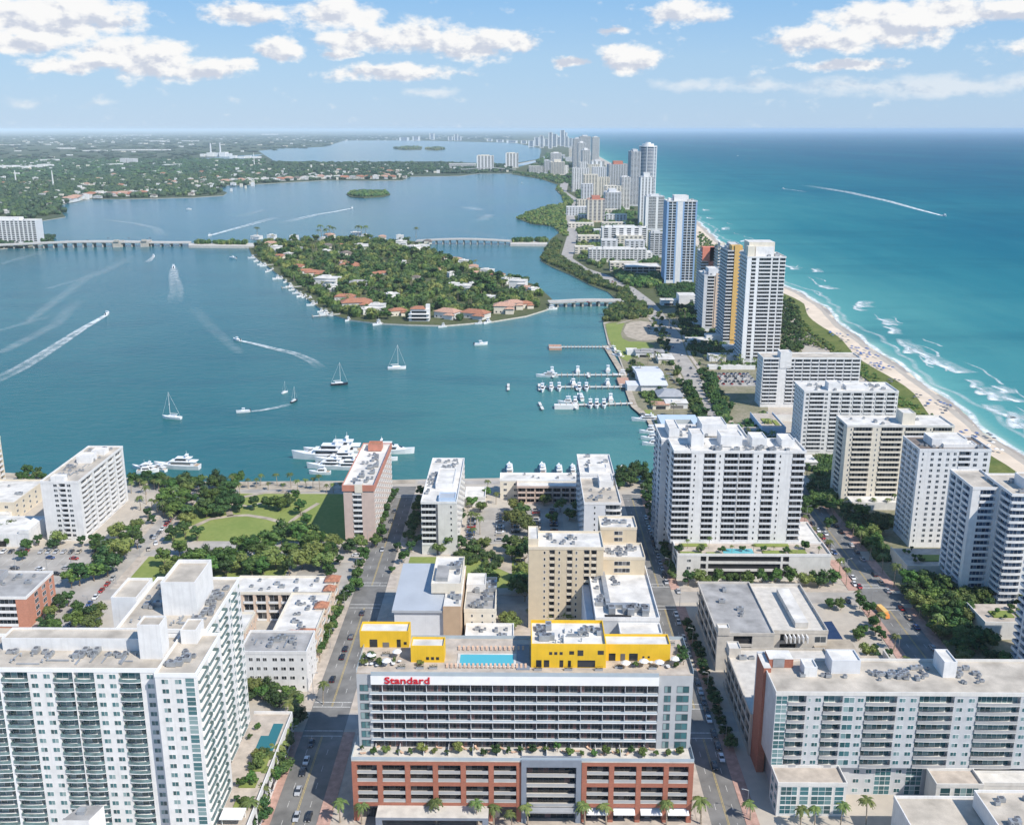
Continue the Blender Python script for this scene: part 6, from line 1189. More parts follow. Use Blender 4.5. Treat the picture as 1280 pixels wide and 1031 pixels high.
# ------------------------------------------------------------------ bridges, docks
def bridge(label, A, B, w, z0, zm, np_, hump=False, name='bridge', pw=2.0, caps=()):
    ax, ay = A; bx, by = B; L = sqrt((bx-ax)**2 + (by-ay)**2); rot = atan2(by-ay, bx-ax); t = thing(name, label, 'bridge', (ax, ay, 0), rot)
    n = 24; rows = []
    for k in range(n+1):
        f = k/n; z = z0 + (zm - z0)*sin(pi*f)**(1.0 if hump else 2) ; rows.append((L*f, z))
    d = MB(); d.loft([[(x, -w/2, z-.9), (x, w/2, z-.9), (x, w/2, z), (x, -w/2, z)] for x, z in rows]); d.build('deck', M['concrete'], t)
    for s in (-1, 1):
        r = MB(); r.loft([[(x, s*w/2-.2, z+.02), (x, s*w/2+.2, z+.02), (x, s*w/2+.2, z+1.1), (x, s*w/2-.2, z+1.1)] for x, z in rows]); r.build('parapet', M['pale_grey'], t)
    for k in range(1, np_):
        f = k/np_; z = z0 + (zm-z0)*sin(pi*f)**(1.0 if hump else 2); p = MB(); p.box(L*f-pw/2, L*f+pw/2, -w*.42, w*.42, -3, z-1.6); p.box(L*f-pw*.7, L*f+pw*.7, -w*.48, w*.48, z-1.6, z-.92); p.build('pier', M['concrete'], t)
    for f in caps:
        p = MB(); p.box(L*f-7, L*f+7, -w*.62, w*.62, -3, zm+.5); p.box(L*f-4, L*f+4, -w*.7, -w*.5, zm+.5, zm+4); p.build('bascule_tower', M['concrete'], t)
    return t
bridge('long causeway bridge with piers and two bascule towers, left of the wooded island', at(-30,310), at(238,306), 24, 4, 8, 22, caps=(.66,.79))
b_ = MB(); b_.prism(pxs([(236,306),(318,306),(318,310),(236,309)]), -3, 3, 0); struct(b_.build('causeway', M['concrete_light']))
woods('causeway_trees', pxs([(245,306),(310,306.5),(310,308),(245,307.5)]), 60, 5, 77, z=3)
bridge('white arched road bridge from the top of the wooded island to the coast', at(520,304), at(640,304.5), 22, 4, 7.5, 14, True)
b_ = MB(); b_.prism(pxs([(638,303),(684,303),(684,307.5),(638,307)]), -3, 2.5, 0); struct(b_.build('causeway', M['concrete_light'])); woods('causeway_trees', pxs([(642,303),(684,303),(684,304.6),(642,304.6)]), 50, 5, 78, z=2.5)
bridge('flat low bridge from the right tip of the wooded island to the coast road', at(686,382), at(778,380), 16, 4, 5, 9)
bridge('distant low bridge in front of the twin pale towers', at(575,214), at(645,214), 30, 8, 16, 8)
def dock(label, A, B, w=3.0, posts=8, extra=()):
    ax, ay = A; bx, by = B; L = sqrt((bx-ax)**2 + (by-ay)**2); t = thing('dock', label, 'dock', (ax, ay, 0), atan2(by-ay, bx-ax)); m_ = MB(); m_.box(0, L, -w/2, w/2, .2, .6); 
    for x, l in extra: m_.box(x-1, x+1, -l, -w/2, .2, .55); m_.box(x-1, x+1, w/2, l, .2, .55)
    m_.build('deck', M['offwhite'], t); p = MB()
    for k in range(posts+1):
        for s in (-1, 1): p.tube([(L*k/posts, s*(w/2+.25), -3), (L*k/posts, s*(w/2+.25), 2.0)], [.22,.22], 6)
    p.build('pile', M['wood_deck'], t)
dock('uppermost of the three marina docks, nearest the fishing pier', at(780,469), at(695,469), 3, 12, ((30,8),(60,8)))
dock('middle marina dock with an orange platform at its root', at(783,484), at(676,484), 3, 14, ((40,10),(70,10),(95,10)))
dock('lowest marina dock with a white platform at its outer end', at(791,504.5), at(700,507), 3, 12, ((45,10),(70,10)))
dock('fishing pier with a square platform at its end', at(762,434), at(692,434), 3, 16)
for px, py, w, d, mm, lab in ((694,434,12,16,'terracotta_pale','square pinkish platform at the end of the fishing pier'),(780,478,10,26,'terracotta_pale','orange platform between the marina docks and the shore'),(708,508,18,8,'white','white square platform at the outer end of the lowest dock')):
    x, y = at(px, py); t = thing('platform', lab, 'platform', (x, y, 0)); m_ = MB(); m_.box(-w/2, w/2, -d/2, d/2, -2, 1.0, 0); m_.box(-w/2, w/2, -d/2, -d/2+.3, 1.0, 2.0, 1); m_.build('deck', [M[mm], M['white']], t)
for px, py, lab in ((360,330,'small private jetty on the upper west shore of the island'),(340,318,'small private jetty near the island end of the causeway'),(382,358,'small private jetty midway along the island west shore'),(425,393,'small private jetty at the lower left corner of the island')):
    A = at(px, py); dock(lab, A, (A[0]-28, A[1]-14), 3, 4)
# ------------------------------------------------------------------ boats
m, t_, b_ = nodes('foam'); a_ = N(t_, 'ShaderNodeAttribute', attribute_name='fade'); p_ = pos(t_)
n_ = noise(t_, scalev(t_, p_, (1, .6, 1)), .12, 8, .75); n2_ = noise(t_, p_, .05, 4)
ml = N(t_, 'ShaderNodeMath', operation='MULTIPLY'); t_.links.new(ramp(t_, n_, .30, .62), ml.inputs[0]); t_.links.new(a_.outputs['Fac'], ml.inputs[1])
t_.links.new(ml.outputs[0], b_.inputs['Alpha']); b_.inputs['Base Color'].default_value = (.80, .84, .84, 1); b_.inputs['Roughness'].default_value = .8; M['foam'] = m
def foam_strip(name, pts, w0, w1, f0, f1, parent=None, step=6, z=-.85, wob=0.0, cross=9):
    pts = resample(pts, step); n = len(pts); mb = MB(); fd = []
    ox, oy, oz = (parent.location if parent else (0, 0, 0)); rz = parent.rotation_euler[2] if parent else 0; c, s = cos(-rz), sin(-rz); sc = parent.scale[0] if parent else 1
    for k, (x, y) in enumerate(pts):
        a = pts[max(0, k-1)]; b = pts[min(n-1, k+1)]; dx, dy = b[0]-a[0], b[1]-a[1]; l = sqrt(dx*dx+dy*dy) or 1; f = k/(n-1); w = w0 + (w1-w0)*f**.7; of = wob*sin(k*.9)
        for j in range(cross):
            u = j/(cross-1)*2 - 1; X = x - dy/l*(w/2*u+of) - ox; Y = y + dx/l*(w/2*u+of) - oy
            mb.v.append(((X*c - Y*s)/sc, (X*s + Y*c)/sc, (z - oz)/sc)); fd.append((f0 + (f1-f0)*f) * ((1 - u*u) if name != 'wake' else (1-f)**2*(1 - u*u) + (1-(1-f)**2)*(.3 + .9*abs(u))*(1 - abs(u)**6)) * min(1, (1-f)*5 + .02))
    for k in range(n-1):
        for j in range(cross-1): a = k*cross+j; mb.f.append([a, a+1, a+cross+1, a+cross]); mb.m.append(0)
    o = mb.build(name, M['foam'], parent); o.data.attributes.new('fade', 'FLOAT', 'POINT').data.foreach_set('value', fd); return o
def hull(L, B, D, z0=-.5, mi=0, sheer=.6, mb=None):
    mb = mb or MB(); rings = []
    for f, wb, s in ((0,.86,0),(.25,1,.02),(.55,.96,.1),(.8,.62,.4),(.94,.25,.8),(1.0,.03,1.0)):
        x = -L/2 + L*f; b = B/2*wb; zt = D + sheer*s*D
        rings.append([(x, -b*.72, z0), (x + L*.02*s, -b, zt), (x + L*.02*s, b, zt), (x, b*.72, z0)])
    mb.loft(rings, mi); return mb
def yacht_proto():
    t = thing('motor_yacht', 'x', 'yacht'); hull(1.0*30, 6.6, 2.6).build('hull', M['boat_white'], t)
    s = MB(); s.loft([[(-12,-2.7,2.7),(-12,2.7,2.7),(-12,2.5,5),(-12,-2.5,5)],[(5,-2.6,2.75),(5,2.6,2.75),(3,2.2,5),(3,-2.2,5)],[(9.5,-1.2,3.2),(9.5,1.2,3.2),(4.4,.9,5),(4.4,-.9,5)]]); s.box(-13.5, 4.0, -3.0, 3.0, 5.0, 5.3); o = s.build('superstructure', M['boat_white'], t)
    w = MB(); w.box(-10, 3.0, -2.72, -2.55, 3.3, 4.4); w.box(-10, 3.0, 2.55, 2.72, 3.3, 4.4); w.face([(7.6,-1.5,3.85),(7.6,1.5,3.85),(5.0,1.3,4.9),(5.0,-1.3,4.9)]); w.build('window_band', M['glass_dark'], o)
    s = MB(); s.loft([[(-8,-2.2,5.3),(-8,2.2,5.3),(-8,2.0,7.2),(-8,-2.0,7.2)],[(1.5,-2.0,5.3),(1.5,2.0,5.3),(-.5,1.7,7.2),(-.5,-1.7,7.2)]]); s.box(-10, .2, -2.4, 2.4, 7.2, 7.45); o = s.build('flybridge', M['boat_white'], t)
    w = MB(); w.box(-7, .2, -2.25, -2.0, 5.8, 6.8); w.box(-7, .2, 2.0, 2.25, 5.8, 6.8); w.face([(1.7,-1.5,5.6),(1.7,1.5,5.6),(.0,1.4,6.9),(.0,-1.4,6.9)]); w.build('window_band', M['glass_dark'], o)
    s = MB(); s.box(-7.4, -6.6, -1.8, -1.4, 7.45, 9.2); s.box(-7.4, -6.6, 1.4, 1.8, 7.45, 9.2); s.box(-7.6, -6.0, -1.8, 1.8, 9.2, 9.5); s.tube([(-6.8,0,9.5),(-6.8,0,12)], [.12,.05], 5); s.tube([(-6.8,.8,9.5),(-6.8,.8,10.2)], [.5,.4], 6); s.build('radar_arch', M['boat_white'], t)
    d = MB(); d.box(-14.6, -12.1, -2.5, 2.5, 2.62, 2.72); d.build('aft_deck', M['wood_deck'], t); return t
def cruiser_proto():
    t = thing('motor_boat', 'x', 'boat'); hull(13, 4, 1.5).build('hull', M['boat_white'], t)
    s = MB(); s.loft([[(-4,-1.5,1.6),(-4,1.5,1.6),(-3.6,1.3,3.4),(-3.6,-1.3,3.4)],[(2.4,-1.4,1.6),(2.4,1.4,1.6),(.8,1.2,3.4),(.8,-1.2,3.4)]]); s.box(-3, -.2, -1.2, 1.2, 3.42, 3.9); o = s.build('cabin', M['boat_white'], t)
    w = MB(); w.box(-3, .8, -1.52, -1.36, 2.2, 3.0); w.box(-3, .8, 1.36, 1.52, 2.2, 3.0); w.face([(2.2,-1.2,2.0),(2.2,1.2,2.0),(1.1,1.1,3.2),(1.1,-1.1,3.2)]); w.build('window', M['glass_dark'], o)
    s = MB(); s.box(-3.2, .4, -1.4, 1.4, 5.2, 5.35); [s.tube([(x, y, 3.8), (x, y, 5.2)], [.06,.06], 4) for x in (-2.8, 0) for y in (-1.1, 1.1)]; s.tube([(-1.6,0,5.35),(-1.6,0,8.2)], [.08,.03], 4); s.build('hard_top', M['boat_white'], t)
    d = MB(); d.box(-6, -4.1, -1.5, 1.5, 1.52, 1.6); d.build('aft_deck', M['wood_deck'], t); return t
def sail_proto(dark=False):
    t = thing('sailing_boat', 'x', 'sailboat'); hull(12.5, 3.8, 1.2, mi=0).build('hull', M['boat_dark' if dark else 'boat_white'], t); s = MB(); s.loft([[(-3,-1.1,1.3),(-3,1.1,1.3),(-3,1,2.2),(-3,-1,2.2)],[(3,-.9,1.5),(3,.9,1.5),(2,.7,2.1),(2,-.7,2.1)]]); s.box(-5.6, -3.1, -1.1, 1.1, 1.25, 1.4); s.build('cabin', M['boat_white'], t)
    s = MB(); s.tube([(1,0,1.5),(1,0,17)], [.16,.09], 6); s.box(.9, 1.1, -.9, .9, 9, 9.1); s.build('mast', M['white'], t); s = MB(); s.tube([(1,0,3.2),(-4.2,0,3.1)], [.22,.2], 6); s.build('boom', M['white'], t); s = MB(); s.tube([(6.2,0,2.0),(1,0,16.6)], [.05,.05], 4); s.tube([(-6,0,1.4),(1,0,16.9)], [.05,.05], 4); s.build('rigging', M['white'], t); return t
def speed_proto():
    t = thing('speedboat', 'x', 'boat'); hull(9, 2.8, 1.1, -.3).build('hull', M['boat_white'], t); s = MB(); s.box(-1, 1.4, -.8, .8, 1.12, 1.7); s.box(-1.2, .8, -1.0, 1.0, 2.6, 2.75); s.tube([(-1,-.8,1.1),(-1,-.8,2.6)],[.05,.05],4); s.tube([(-1,.8,1.1),(-1,.8,2.6)],[.05,.05],4); s.build('console', M['boat_white'], t); s = MB(); s.box(-4.9, -4.2, -.4, .4, .4, 1.9); s.build('outboard_motor', M['boat_dark'], t); return t
PROTO = {'yacht': yacht_proto(), 'cruiser': cruiser_proto(), 'sail': sail_proto(), 'sail_dark': sail_proto(True), 'speed': speed_proto()}
def boat(kind, px, py, rot, label, L=1.0, group=None, xy=None):
    o = copy_tree(PROTO[kind]); x, y = xy or at(px, py, -1); o.location = (x, y, -.9); o.rotation_euler = (0, 0, R(rot)); o.scale = (L, L, L); o['label'] = label
    if group: o['group'] = group
    return o
for px, py, rot, L, lab in ((404,573,178,1.28,'longest white yacht of the moored cluster, its sharp bow pointing left'),(418,568,182,1.25,'large white yacht moored behind the longest one'),(423,578,180,.95,'white yacht in the middle of the moored cluster left of the pinkish tower'),(410,585,178,.85,'white yacht nearest the shore in the cluster left of the pinkish tower'),(432,586,180,.8,'white yacht tucked nearest the pinkish tower in the moored cluster'),
                            (490,566,0,.95,'grey white yacht whose bow shows right of the pinkish tower'),(222,585,175,.95,'white yacht with several decks moored beside the park, rightmost of the left group'),(181,587,160,.6,'white yacht close behind the white slab'),(197,587,150,.5,'small white yacht between the two larger ones behind the white slab'),
                            (637,588,92,.62,'white yacht moored stern on, leftmost behind the pink lodging'),(678,588,92,.62,'white yacht moored stern on, second from left behind the pink lodging'),(699,589,90,.58,'white yacht moored stern on, third from left behind the pink lodging'),(716,588,90,.5,'white yacht half hidden by the slab with curved corner balconies'),(777,592,84,.62,'white yacht moored right of the slab with curved corner balconies'),(790,592,60,.42,'small white yacht beside the dark trees right of the curved corner slab'),
                            (684,471,176,.62,'largest white yacht at the outer end of the uppermost dock'),(806,526,176,.62,'white sport yacht moored along the wall, farthest from the big condominium'),(725,498,100,.55,'largest white boat on the lowest dock')):
    boat('yacht', px, py, rot, lab, L)
for px, py, rot, lab in ((678,488,268,'leftmost boat on the middle dock'),(689,487,268,'second boat from the left on the middle dock'),(699,487,268,'third boat from the left on the middle dock'),(716,481,100,'boat on the far side of the middle dock'),(724,487,268,'fourth boat along the near side of the middle dock'),(733,487,268,'fifth boat along the near side of the middle dock'),(759,481,95,'lone boat near the middle of the middle dock'),(690,466,90,'boat next to the largest yacht on the uppermost dock'),(722,465,90,'small boat halfway along the uppermost dock'),(760,464,85,'boat near the shore end of the uppermost dock'),(776,470,180,'boat at the root of the uppermost dock'),
                         (719,505,268,'left boat on the near side of the lowest dock'),(738,508,268,'middle boat on the near side of the lowest dock'),(746,508,268,'small boat right of the middle one on the lowest dock'),(755,508,268,'right boat on the near side of the lowest dock'),(763,500,90,'boat on the far side of the lowest dock'),(708,504,180,'boat beside the white square platform'),(811,541,178,'middle one of three small boats by the wall near the big condominium'),(813,549,178,'second nearest small boat by the wall near the big condominium'),(815,556,178,'nearest small boat by the wall near the big condominium'),(765,439,140,'small white boat beside the root of the fishing pier'),(772,446,140,'small white boat against the sea wall below the fishing pier'),
                         (690,387,20,'white boat by the end of the low bridge at the island tip'),(185,590,10,'small boat hidden between the yachts behind the white slab'),(484,575,0,'small white boat under the bow of the grey white yacht'),(400,592,180,'small white boat on the near edge of the yacht cluster')):
    boat('cruiser', px, py, rot, 'white motor boat, ' + lab, 1.0)
for k, (px, py) in enumerate(((318,321),(323,325),(328,329),(333,331),(337,338),(343,336),(349,347),(354,347),(360,351),(365,357),(368,361),(373,365),(378,369),(384,370),(390,372),(393,380),(399,379),(404,388),(409,391),(417,393),(438,399),(475,404),(556,407),(602,403),(612,402),(693,384))):
    boat('cruiser', px - 3, py + 2, 200 + (k*37) % 50, 'small white boat moored along the shore of the wooded island', .75 + .25*(k % 3 == 0), 'boats along the island shore')
sb = [boat('sail', 215, 523, 170, 'white sailing boat with bare mast alone on the left part of the bay', 1.15), boat('sail_dark', 424, 481, 10, 'dark hulled sailing boat with bare mast in the middle of the bay', 1.1), boat('sail', 496, 461, 10, 'white sailing boat with a dinghy, nearest the wooded island', 1.25), boat('sail_dark', 368, 502, 70, 'small dark sailing boat at the end of a white wake', .7), boat('sail', 356, 491, 60, 'tiny sailing boat just left of the small dark one', .55)]
def runner(px, py, wake, L, lab, w0=3, w1=16, f0=1.3, f1=.45):
    pts = pxs(wake); x, y = pts[0]; o = boat('speed', 0, 0, atan2(y - pts[1][1], x - pts[1][0]) * 180/pi, lab, L, None, (x, y)); foam_strip('wake', pts, w0*1.2, w1, f0*.8, f1*.7, o); return o
runner(0, 0, [(134,392),(101,411),(75,428),(50,444),(25,459),(0,471),(-30,485)], 1.4, 'speedboat with a long white wake running to the left edge', 5, 18, 1.6, .5)
runner(0, 0, [(296,424),(312,427),(340,434),(370,441),(390,450),(402,460)], 1.2, 'speedboat with a curving wake in the middle of the bay', 4, 12, 1.5, .4)
runner(0, 0, [(304,513.5),(325,511.5),(345,508),(366,503)], 1.1, 'pale yellowish boat drawing a straight wake from the small dark sailboat', 2.5, 6, 1.4, .9)
runner(0, 0, [(217,334),(217,345),(221,362),(217,380)], 1.8, 'white boat heading for the long causeway with a spreading wake', 9, 22, .85, .2)
runner(0, 0, [(262,294),(280,289),(310,281),(350,270)], 1.6, 'speedboat just beyond the long causeway heading left', 8, 26, 1.5, .4)
runner(0, 0, [(440,260),(420,264),(395,268),(350,279)], 1.6, 'speedboat heading right beyond the wooded island', 8, 30, 1.7, .35)
runner(0, 0, [(192,320),(187,325),(182,328)], 1.4, 'small boat just in front of the bascule towers', 5, 10, 1.4, .5)
runner(0, 0, [(1181,270),(1150,262),(1110,251),(1060,240),(1004,231)], 2.2, 'speedboat with a very long white wake on the open ocean', 7, 40, 1.9, .8)
runner(0, 0, [(979,236),(990,237),(1010,240)], 1.6, 'small boat on the ocean near the left end of the long wake', 6, 14, 1.2, .5)
for px, py, rot, lab in ((291,323,160,'small white boat near the right end of the long causeway'),(601,431,20,'small white boat alone below the south shore of the wooded island'),(236,262,0,'small boat on the far bay in front of the far shore'),(652,229,90,'small boat near the northern coast'),(922,195,0,'small far boat near the ocean horizon')): boat('speed', px, py, rot, lab, 1.5)
for k, (pl, w0, w1, f) in enumerate((([(0,440),(40,420),(70,404),(100,372)], 14, 22, .35), ([(0,412),(60,395),(85,392)], 10, 20, .28), ([(30,405),(110,345),(165,323)], 12, 26, .3), ([(60,360),(130,340),(165,318)], 14, 24, .22), ([(137,275),(170,279),(195,285),(205,296)], 14, 30, .5), ([(330,262),(300,270),(285,272)], 24, 40, .3), ([(0,330),(60,312)], 14, 26, .2), ([(300,440),(260,405),(240,380)], 12, 20, .22), ([(600,262),(580,258)], 40, 60, .6), ([(612,268),(600,276)], 30, 40, .5), ([(690,225),(640,222)], 20, 30, .3), ([(640,300),(560,285)], 30, 60, .12))):
    o = foam_strip('faded_wake', pxs(pl), w0, w1, f*.6, f*.25, step=12); o['kind'] = 'stuff'
# surf along the beach
lap = [(x + 3.5 + 2*sin(y*.045), y) for x, y in resample([q for q in SHORE if q[1] < 4000], 8)]
o = foam_strip('surf_line', lap, 5.5, 9, 1.2, 1.2, step=8, z=-.80, wob=1.2); o['kind'] = 'stuff'
o = foam_strip('surf_line', [(x + 14 + 6*sin(y*.021), y) for x, y in lap], 5, 8, .42, .42, step=8, z=-.82, wob=2); o['kind'] = 'stuff'
for k, (px, py, ln, w) in enumerate(((1018,337,40,8),(1030,358,34,9),(1075,379,46,10),(1070,384,36,6),(1105,401,40,9),(1112,411,44,7),(1130,431,70,9),(1150,440,46,7),(1178,455,60,10),(1160,450,30,6),(1225,487,26,8),(1238,492,36,10),(1250,485,26,7),(1262,497,20,6),(1245,512,40,8),(1268,523,46,11),(1285,535,40,10),(1215,478,30,6),(985,333,60,7),(880,262,50,9),(905,285,60,9),(885,272,40,7),(930,300,50,7),(1300,560,50,10),(1330,590,60,10))):
    x, y = at(px, py); q = random.Random(k); d = q.uniform(-.15, .35); pts = [(x + d*ln*(f-.5) + 2.5*sin(f*6+k), y - ln*.5 + ln*f) for f in (0,.2,.4,.6,.8,1)]
    o = foam_strip('breaking_wave', pts, w*1.2, w*.7, 1.25, .9, step=4, z=-.78, wob=.8); tag(o, 'white breaking wave on the turquoise shallows off the beach', 'wave', 'breaking waves off the beach')
    o = foam_strip('wave_froth', [(a + w*.7, b) for a, b in pts], w*2.2, w*1.6, .5, .4, step=5, z=-.84, wob=1.5); o['kind'] = 'stuff'
q = random.Random(61)
for k in range(34):
    y = q.uniform(520, 2300); i_ = min(range(len(SHORE)), key=lambda j: abs(SHORE[j][1] - y)); sx = [a + (b-a)*(y-c)/(d-c) for (a, c), (b, d) in zip(SHORE, SHORE[1:]) if c <= y < d][0]
    off = q.choice((22, 30, 38, 52, 66)); ln = q.uniform(25, 90); pts = [(sx + off + 3*sin(f*5+k) + q.uniform(-1, 1), y - ln/2 + ln*f) for f in (0, .15, .3, .45, .6, .75, .9, 1)]
    o = foam_strip('breaking_wave', pts, q.uniform(2, 4.5), 2, .9, .6, step=4, z=-.80, wob=.5); tag(o, 'thin white crest of a small wave rolling towards the beach', 'wave', 'small wave crests off the beach')
for o_ in list(PROTO.values()):
    for c in kids(o_):
        for d in kids(c): bpy.data.objects.remove(d)
        bpy.data.objects.remove(c)
    bpy.data.objects.remove(o_)

# ------------------------------------------------------------------ vehicles
m, t_, b_ = nodes('car_paint'); oi = N(t_, 'ShaderNodeObjectInfo'); t_.links.new(oi.outputs['Color'], b_.inputs['Base Color']); b_.inputs['Roughness'].default_value = .25; b_.inputs['Coat Weight'].default_value = .5; M['car_paint'] = m
def car_meshes():
    b = MB(); b.loft([[(-.82,-2.25,.35),(.82,-2.25,.35),(.80,-2.2,.72),(-.80,-2.2,.72)],[(-.9,-1.6,.28),(.9,-1.6,.28),(.87,-1.5,.9),(-.87,-1.5,.9)],[(-.9,1.5,.28),(.9,1.5,.28),(.87,1.5,.98),(-.87,1.5,.98)],[(-.84,2.25,.38),(.84,2.25,.38),(.80,2.2,.9),(-.80,2.2,.9)]])
    b.loft([[(-.62,-.35,1.42),(.62,-.35,1.42),(.60,-.35,1.47),(-.60,-.35,1.47)],[(-.62,1.05,1.40),(.62,1.05,1.40),(.60,1.05,1.45),(-.60,1.05,1.45)]])
    g = MB(); g.loft([[(-.80,-1.15,.9),(.80,-1.15,.9),(.80,1.75,.95),(-.80,1.75,.95)],[(-.62,-.38,1.41),(.62,-.38,1.41),(.62,1.08,1.40),(-.62,1.08,1.40)]])
    w = MB(); w.tube([(-.1,0,0),(.1,0,0)], [.33,.33], 10)
    l = MB(); l.box(-.2,.2,-.03,.03,-.07,.07)
    return b.mesh('body', M['car_paint']), g.mesh('cabin_glass', M['glass_dark']), w.mesh('wheel', M['tyre']), l.mesh('headlight', M['white_bright']), l.mesh('tail_light', M['sign_red'])
CB, CG, CW, CL, CT = car_meshes()
mbf = MB(); mbf.loft([[(-.9,-2.2,.3),(.9,-2.2,.3),(.9,2.2,.3),(-.9,2.2,.3)],[(-.88,-2.1,.9),(.88,-2.1,.9),(.88,2.1,.95),(-.88,2.1,.95)]]); mbf.loft([[(-.8,-1.1,.92),(.8,-1.1,.92),(.8,1.7,.95),(-.8,1.7,.95)],[(-.62,-.4,1.42),(.62,-.4,1.42),(.62,1.1,1.42),(-.62,1.1,1.42)]], 1); CFAR = mbf.mesh('car', [M['car_paint'], M['glass_dark']])
CARC = {'white': (.75,.75,.75), 'silver': (.42,.43,.45), 'black': (.015,.015,.018), 'dark grey': (.07,.075,.085), 'blue': (.03,.07,.20), 'red': (.33,.025,.02), 'beige': (.45,.40,.32)}
crnd = random.Random(17)
def car(x, y, rot, place, group, col=None, far=False, z=.05):
    col = col or crnd.choice(('white','white','silver','black','dark grey','dark grey','black','blue','silver','red','beige')); lab = '%s car %s' % (col, place)
    if far: o = tag(link('parked_car', CFAR, None, (x, y, z), R(rot)), lab, 'car', '%s, %s' % (group, col)); o.color = (*CARC[col], 1); return
    o = thing('car', lab, 'car', (x, y, z), R(rot), '%s, %s' % (group, col)); b = link('body', CB, o); b.color = (*CARC[col], 1); link('cabin_glass', CG, o)
    for sx in (-.82, .82):
        for sy in (-1.4, 1.4): link('wheel', CW, o, (sx, sy, .33))
    for sx in (-.55, .55): link('headlight', CL, o, (sx, -2.26, .58)); link('tail_light', CT, o, (sx, 2.27, .68))
for px, py, c in ((389,930,'dark grey'),(383,952,'white'),(379,966,'black'),(373,990,'silver'),(371,1022,'silver'),(386,1022,'black')): x, y = at(px, py); car(x, y, 0, 'at the left kerb of the shaded street beside the hotel', 'cars on the shaded street', c)
for px, py, c in ((416,850,'black'),(428,822,'black'),(432,812,'black'),(439,797,'dark grey'),(453,767,'dark grey')): x, y = at(px, py); car(x, y, 180, 'on the street left of the yellow roof boxes', 'cars left of the hotel', c)
for k, px in enumerate((478,481,484,489,493,487)): x, y = at(px, 688 - k*12); car(x, y, 0, 'on the street between pinkish tower and white slab', 'cars between the slabs')
for px, py in ((453,689),(447,708),(450,702),(446,695)): x, y = at(px, py); car(x, y, 90, 'by the little parking lot south of the pinkish tower', 'cars at the little lot')
for k in range(16):
    y = 290 + k*6.8
    if k % 5 != 3: car(66.2, y, 0, 'parked along the right kerb of the street beside the hotel', 'cars on the right street')
for k in range(12): car(66.4, 424 + k*7.2, 0, 'parked beside the broad white condominium', 'cars beside the white condominium')
for px, py, c in ((886,900,'white'),(860,812,'dark grey'),(848,740,'silver'),(893,958,'black')): x, y = at(px, py); car(x, y, 0, 'driving on the street right of the hotel', 'driving cars, right street', c)
for k in range(20):
    y = 330 + k*8.6
    if k % 4 != 1: car(164.6, y, 180, 'parked on the right side of the palm street', 'cars on the palm street')
for k in range(12): car(153.3, 420 + k*9.5, 0, 'parked on the left side of the palm street', 'cars on the palm street, left')
for px, py, c in ((1068,731,'white'),(1040,690,'silver'),(1060,752,'dark grey'),(1032,668,'white')): x, y = at(px, py); car(x, y, 0, 'driving on the palm street', 'driving cars, palm street', c)
for px, py, c in ((63,698,'blue'),(93,699,'red'),(19,711,'dark grey'),(50,712,'white'),(48,717,'silver'),(83,711,'silver'),(70,718,'black')): x, y = at(px, py); car(x, y, 80, 'in the car park of the white slab', 'cars in the open car park', c)
for k in range(22): 
    if k % 7 != 4: car(-280 + k*3.7, 455.5, 0, 'in the back row of the car park', 'cars in the back row of the car park')
for k in range(13): car(-186.2, 474 + k*5.6, 0, 'in the long row along the park street', 'cars along the park street')
for px, py in ((177,676),(186,687),(195,680),(190,672)): x, y = at(px, py); car(x, y, 20, 'on the park street by the intersection', 'cars near the park intersection')
for px, py, c in ((275,692,'white'),(272,688,'white')): x, y = at(px, py); car(x, y, 90, 'in the parking strip south of the oval lawn', 'cars south of the lawn', c)
for k in range(8): car(-188.6, 380 + k*6.5, 0, 'on the left street behind the white L-shaped tower', 'cars behind the white tower')
for r_i, (x0, y0) in enumerate(((-26, 468), (-11, 472), (-3, 472), (8, 474), (17, 474))):
    for k in range(12):
        if (k*7 + r_i*3) % 5: car(x0, y0 + k*3.6, 90, 'in the car park before the pink waterfront lodging', 'cars in the lodging car park', None, True)
for k in range(7): car(-1.2 - (k % 2)*0.0, 425 + k*5.5, 90, 'along the vacant lot left of the beige tower', 'cars at the vacant lot', None, True)
for k in range(10):
    for yy in (798, 806, 816, 824, 833):
        if (k*3 + int(yy)) % 6: car(160.8 + k*3.4, yy, 0, 'on the white parking deck before the tallest beach tower', 'cars on the white deck', None, True)
pth_ = resample([(x, y) for x, y in COAST[:12]], 26)
for k, (x, y) in enumerate(pth_):
    if 1 < k < len(pth_) - 2: dx, dy = pth_[k+1][0]-x, pth_[k+1][1]-y; l = sqrt(dx*dx+dy*dy); s = 3.2 if k % 2 else -3.2; car(x + dy/l*s, y - dx/l*s, -atan2(dx, dy)*180/pi, 'on the coast road along the bay shore', 'cars on the coast road', None, True)
for px, py in ((812,411),(814,414),(816,417),(811,408),(838,472),(840,476),(843,480),(836,468),(848,488),(851,493),(834,463)): x, y = at(px, py); car(x, y, 60, 'parked by the marina gardens', 'cars by the marina', None, True)
for k in range(9): x, y = at(-20 + k*26, 304.6); car(x, y, 90, 'crossing the long causeway bridge', 'cars on the causeway', None, True, 9.0 if k > 5 else 5.5)
for px, py in ((720,378.5),(735,378.3),(748,378.4)): x, y = at(px, py, 4.8); car(x, y, 90, 'crossing the flat low bridge', 'cars on the low bridge', None, True, 4.9)
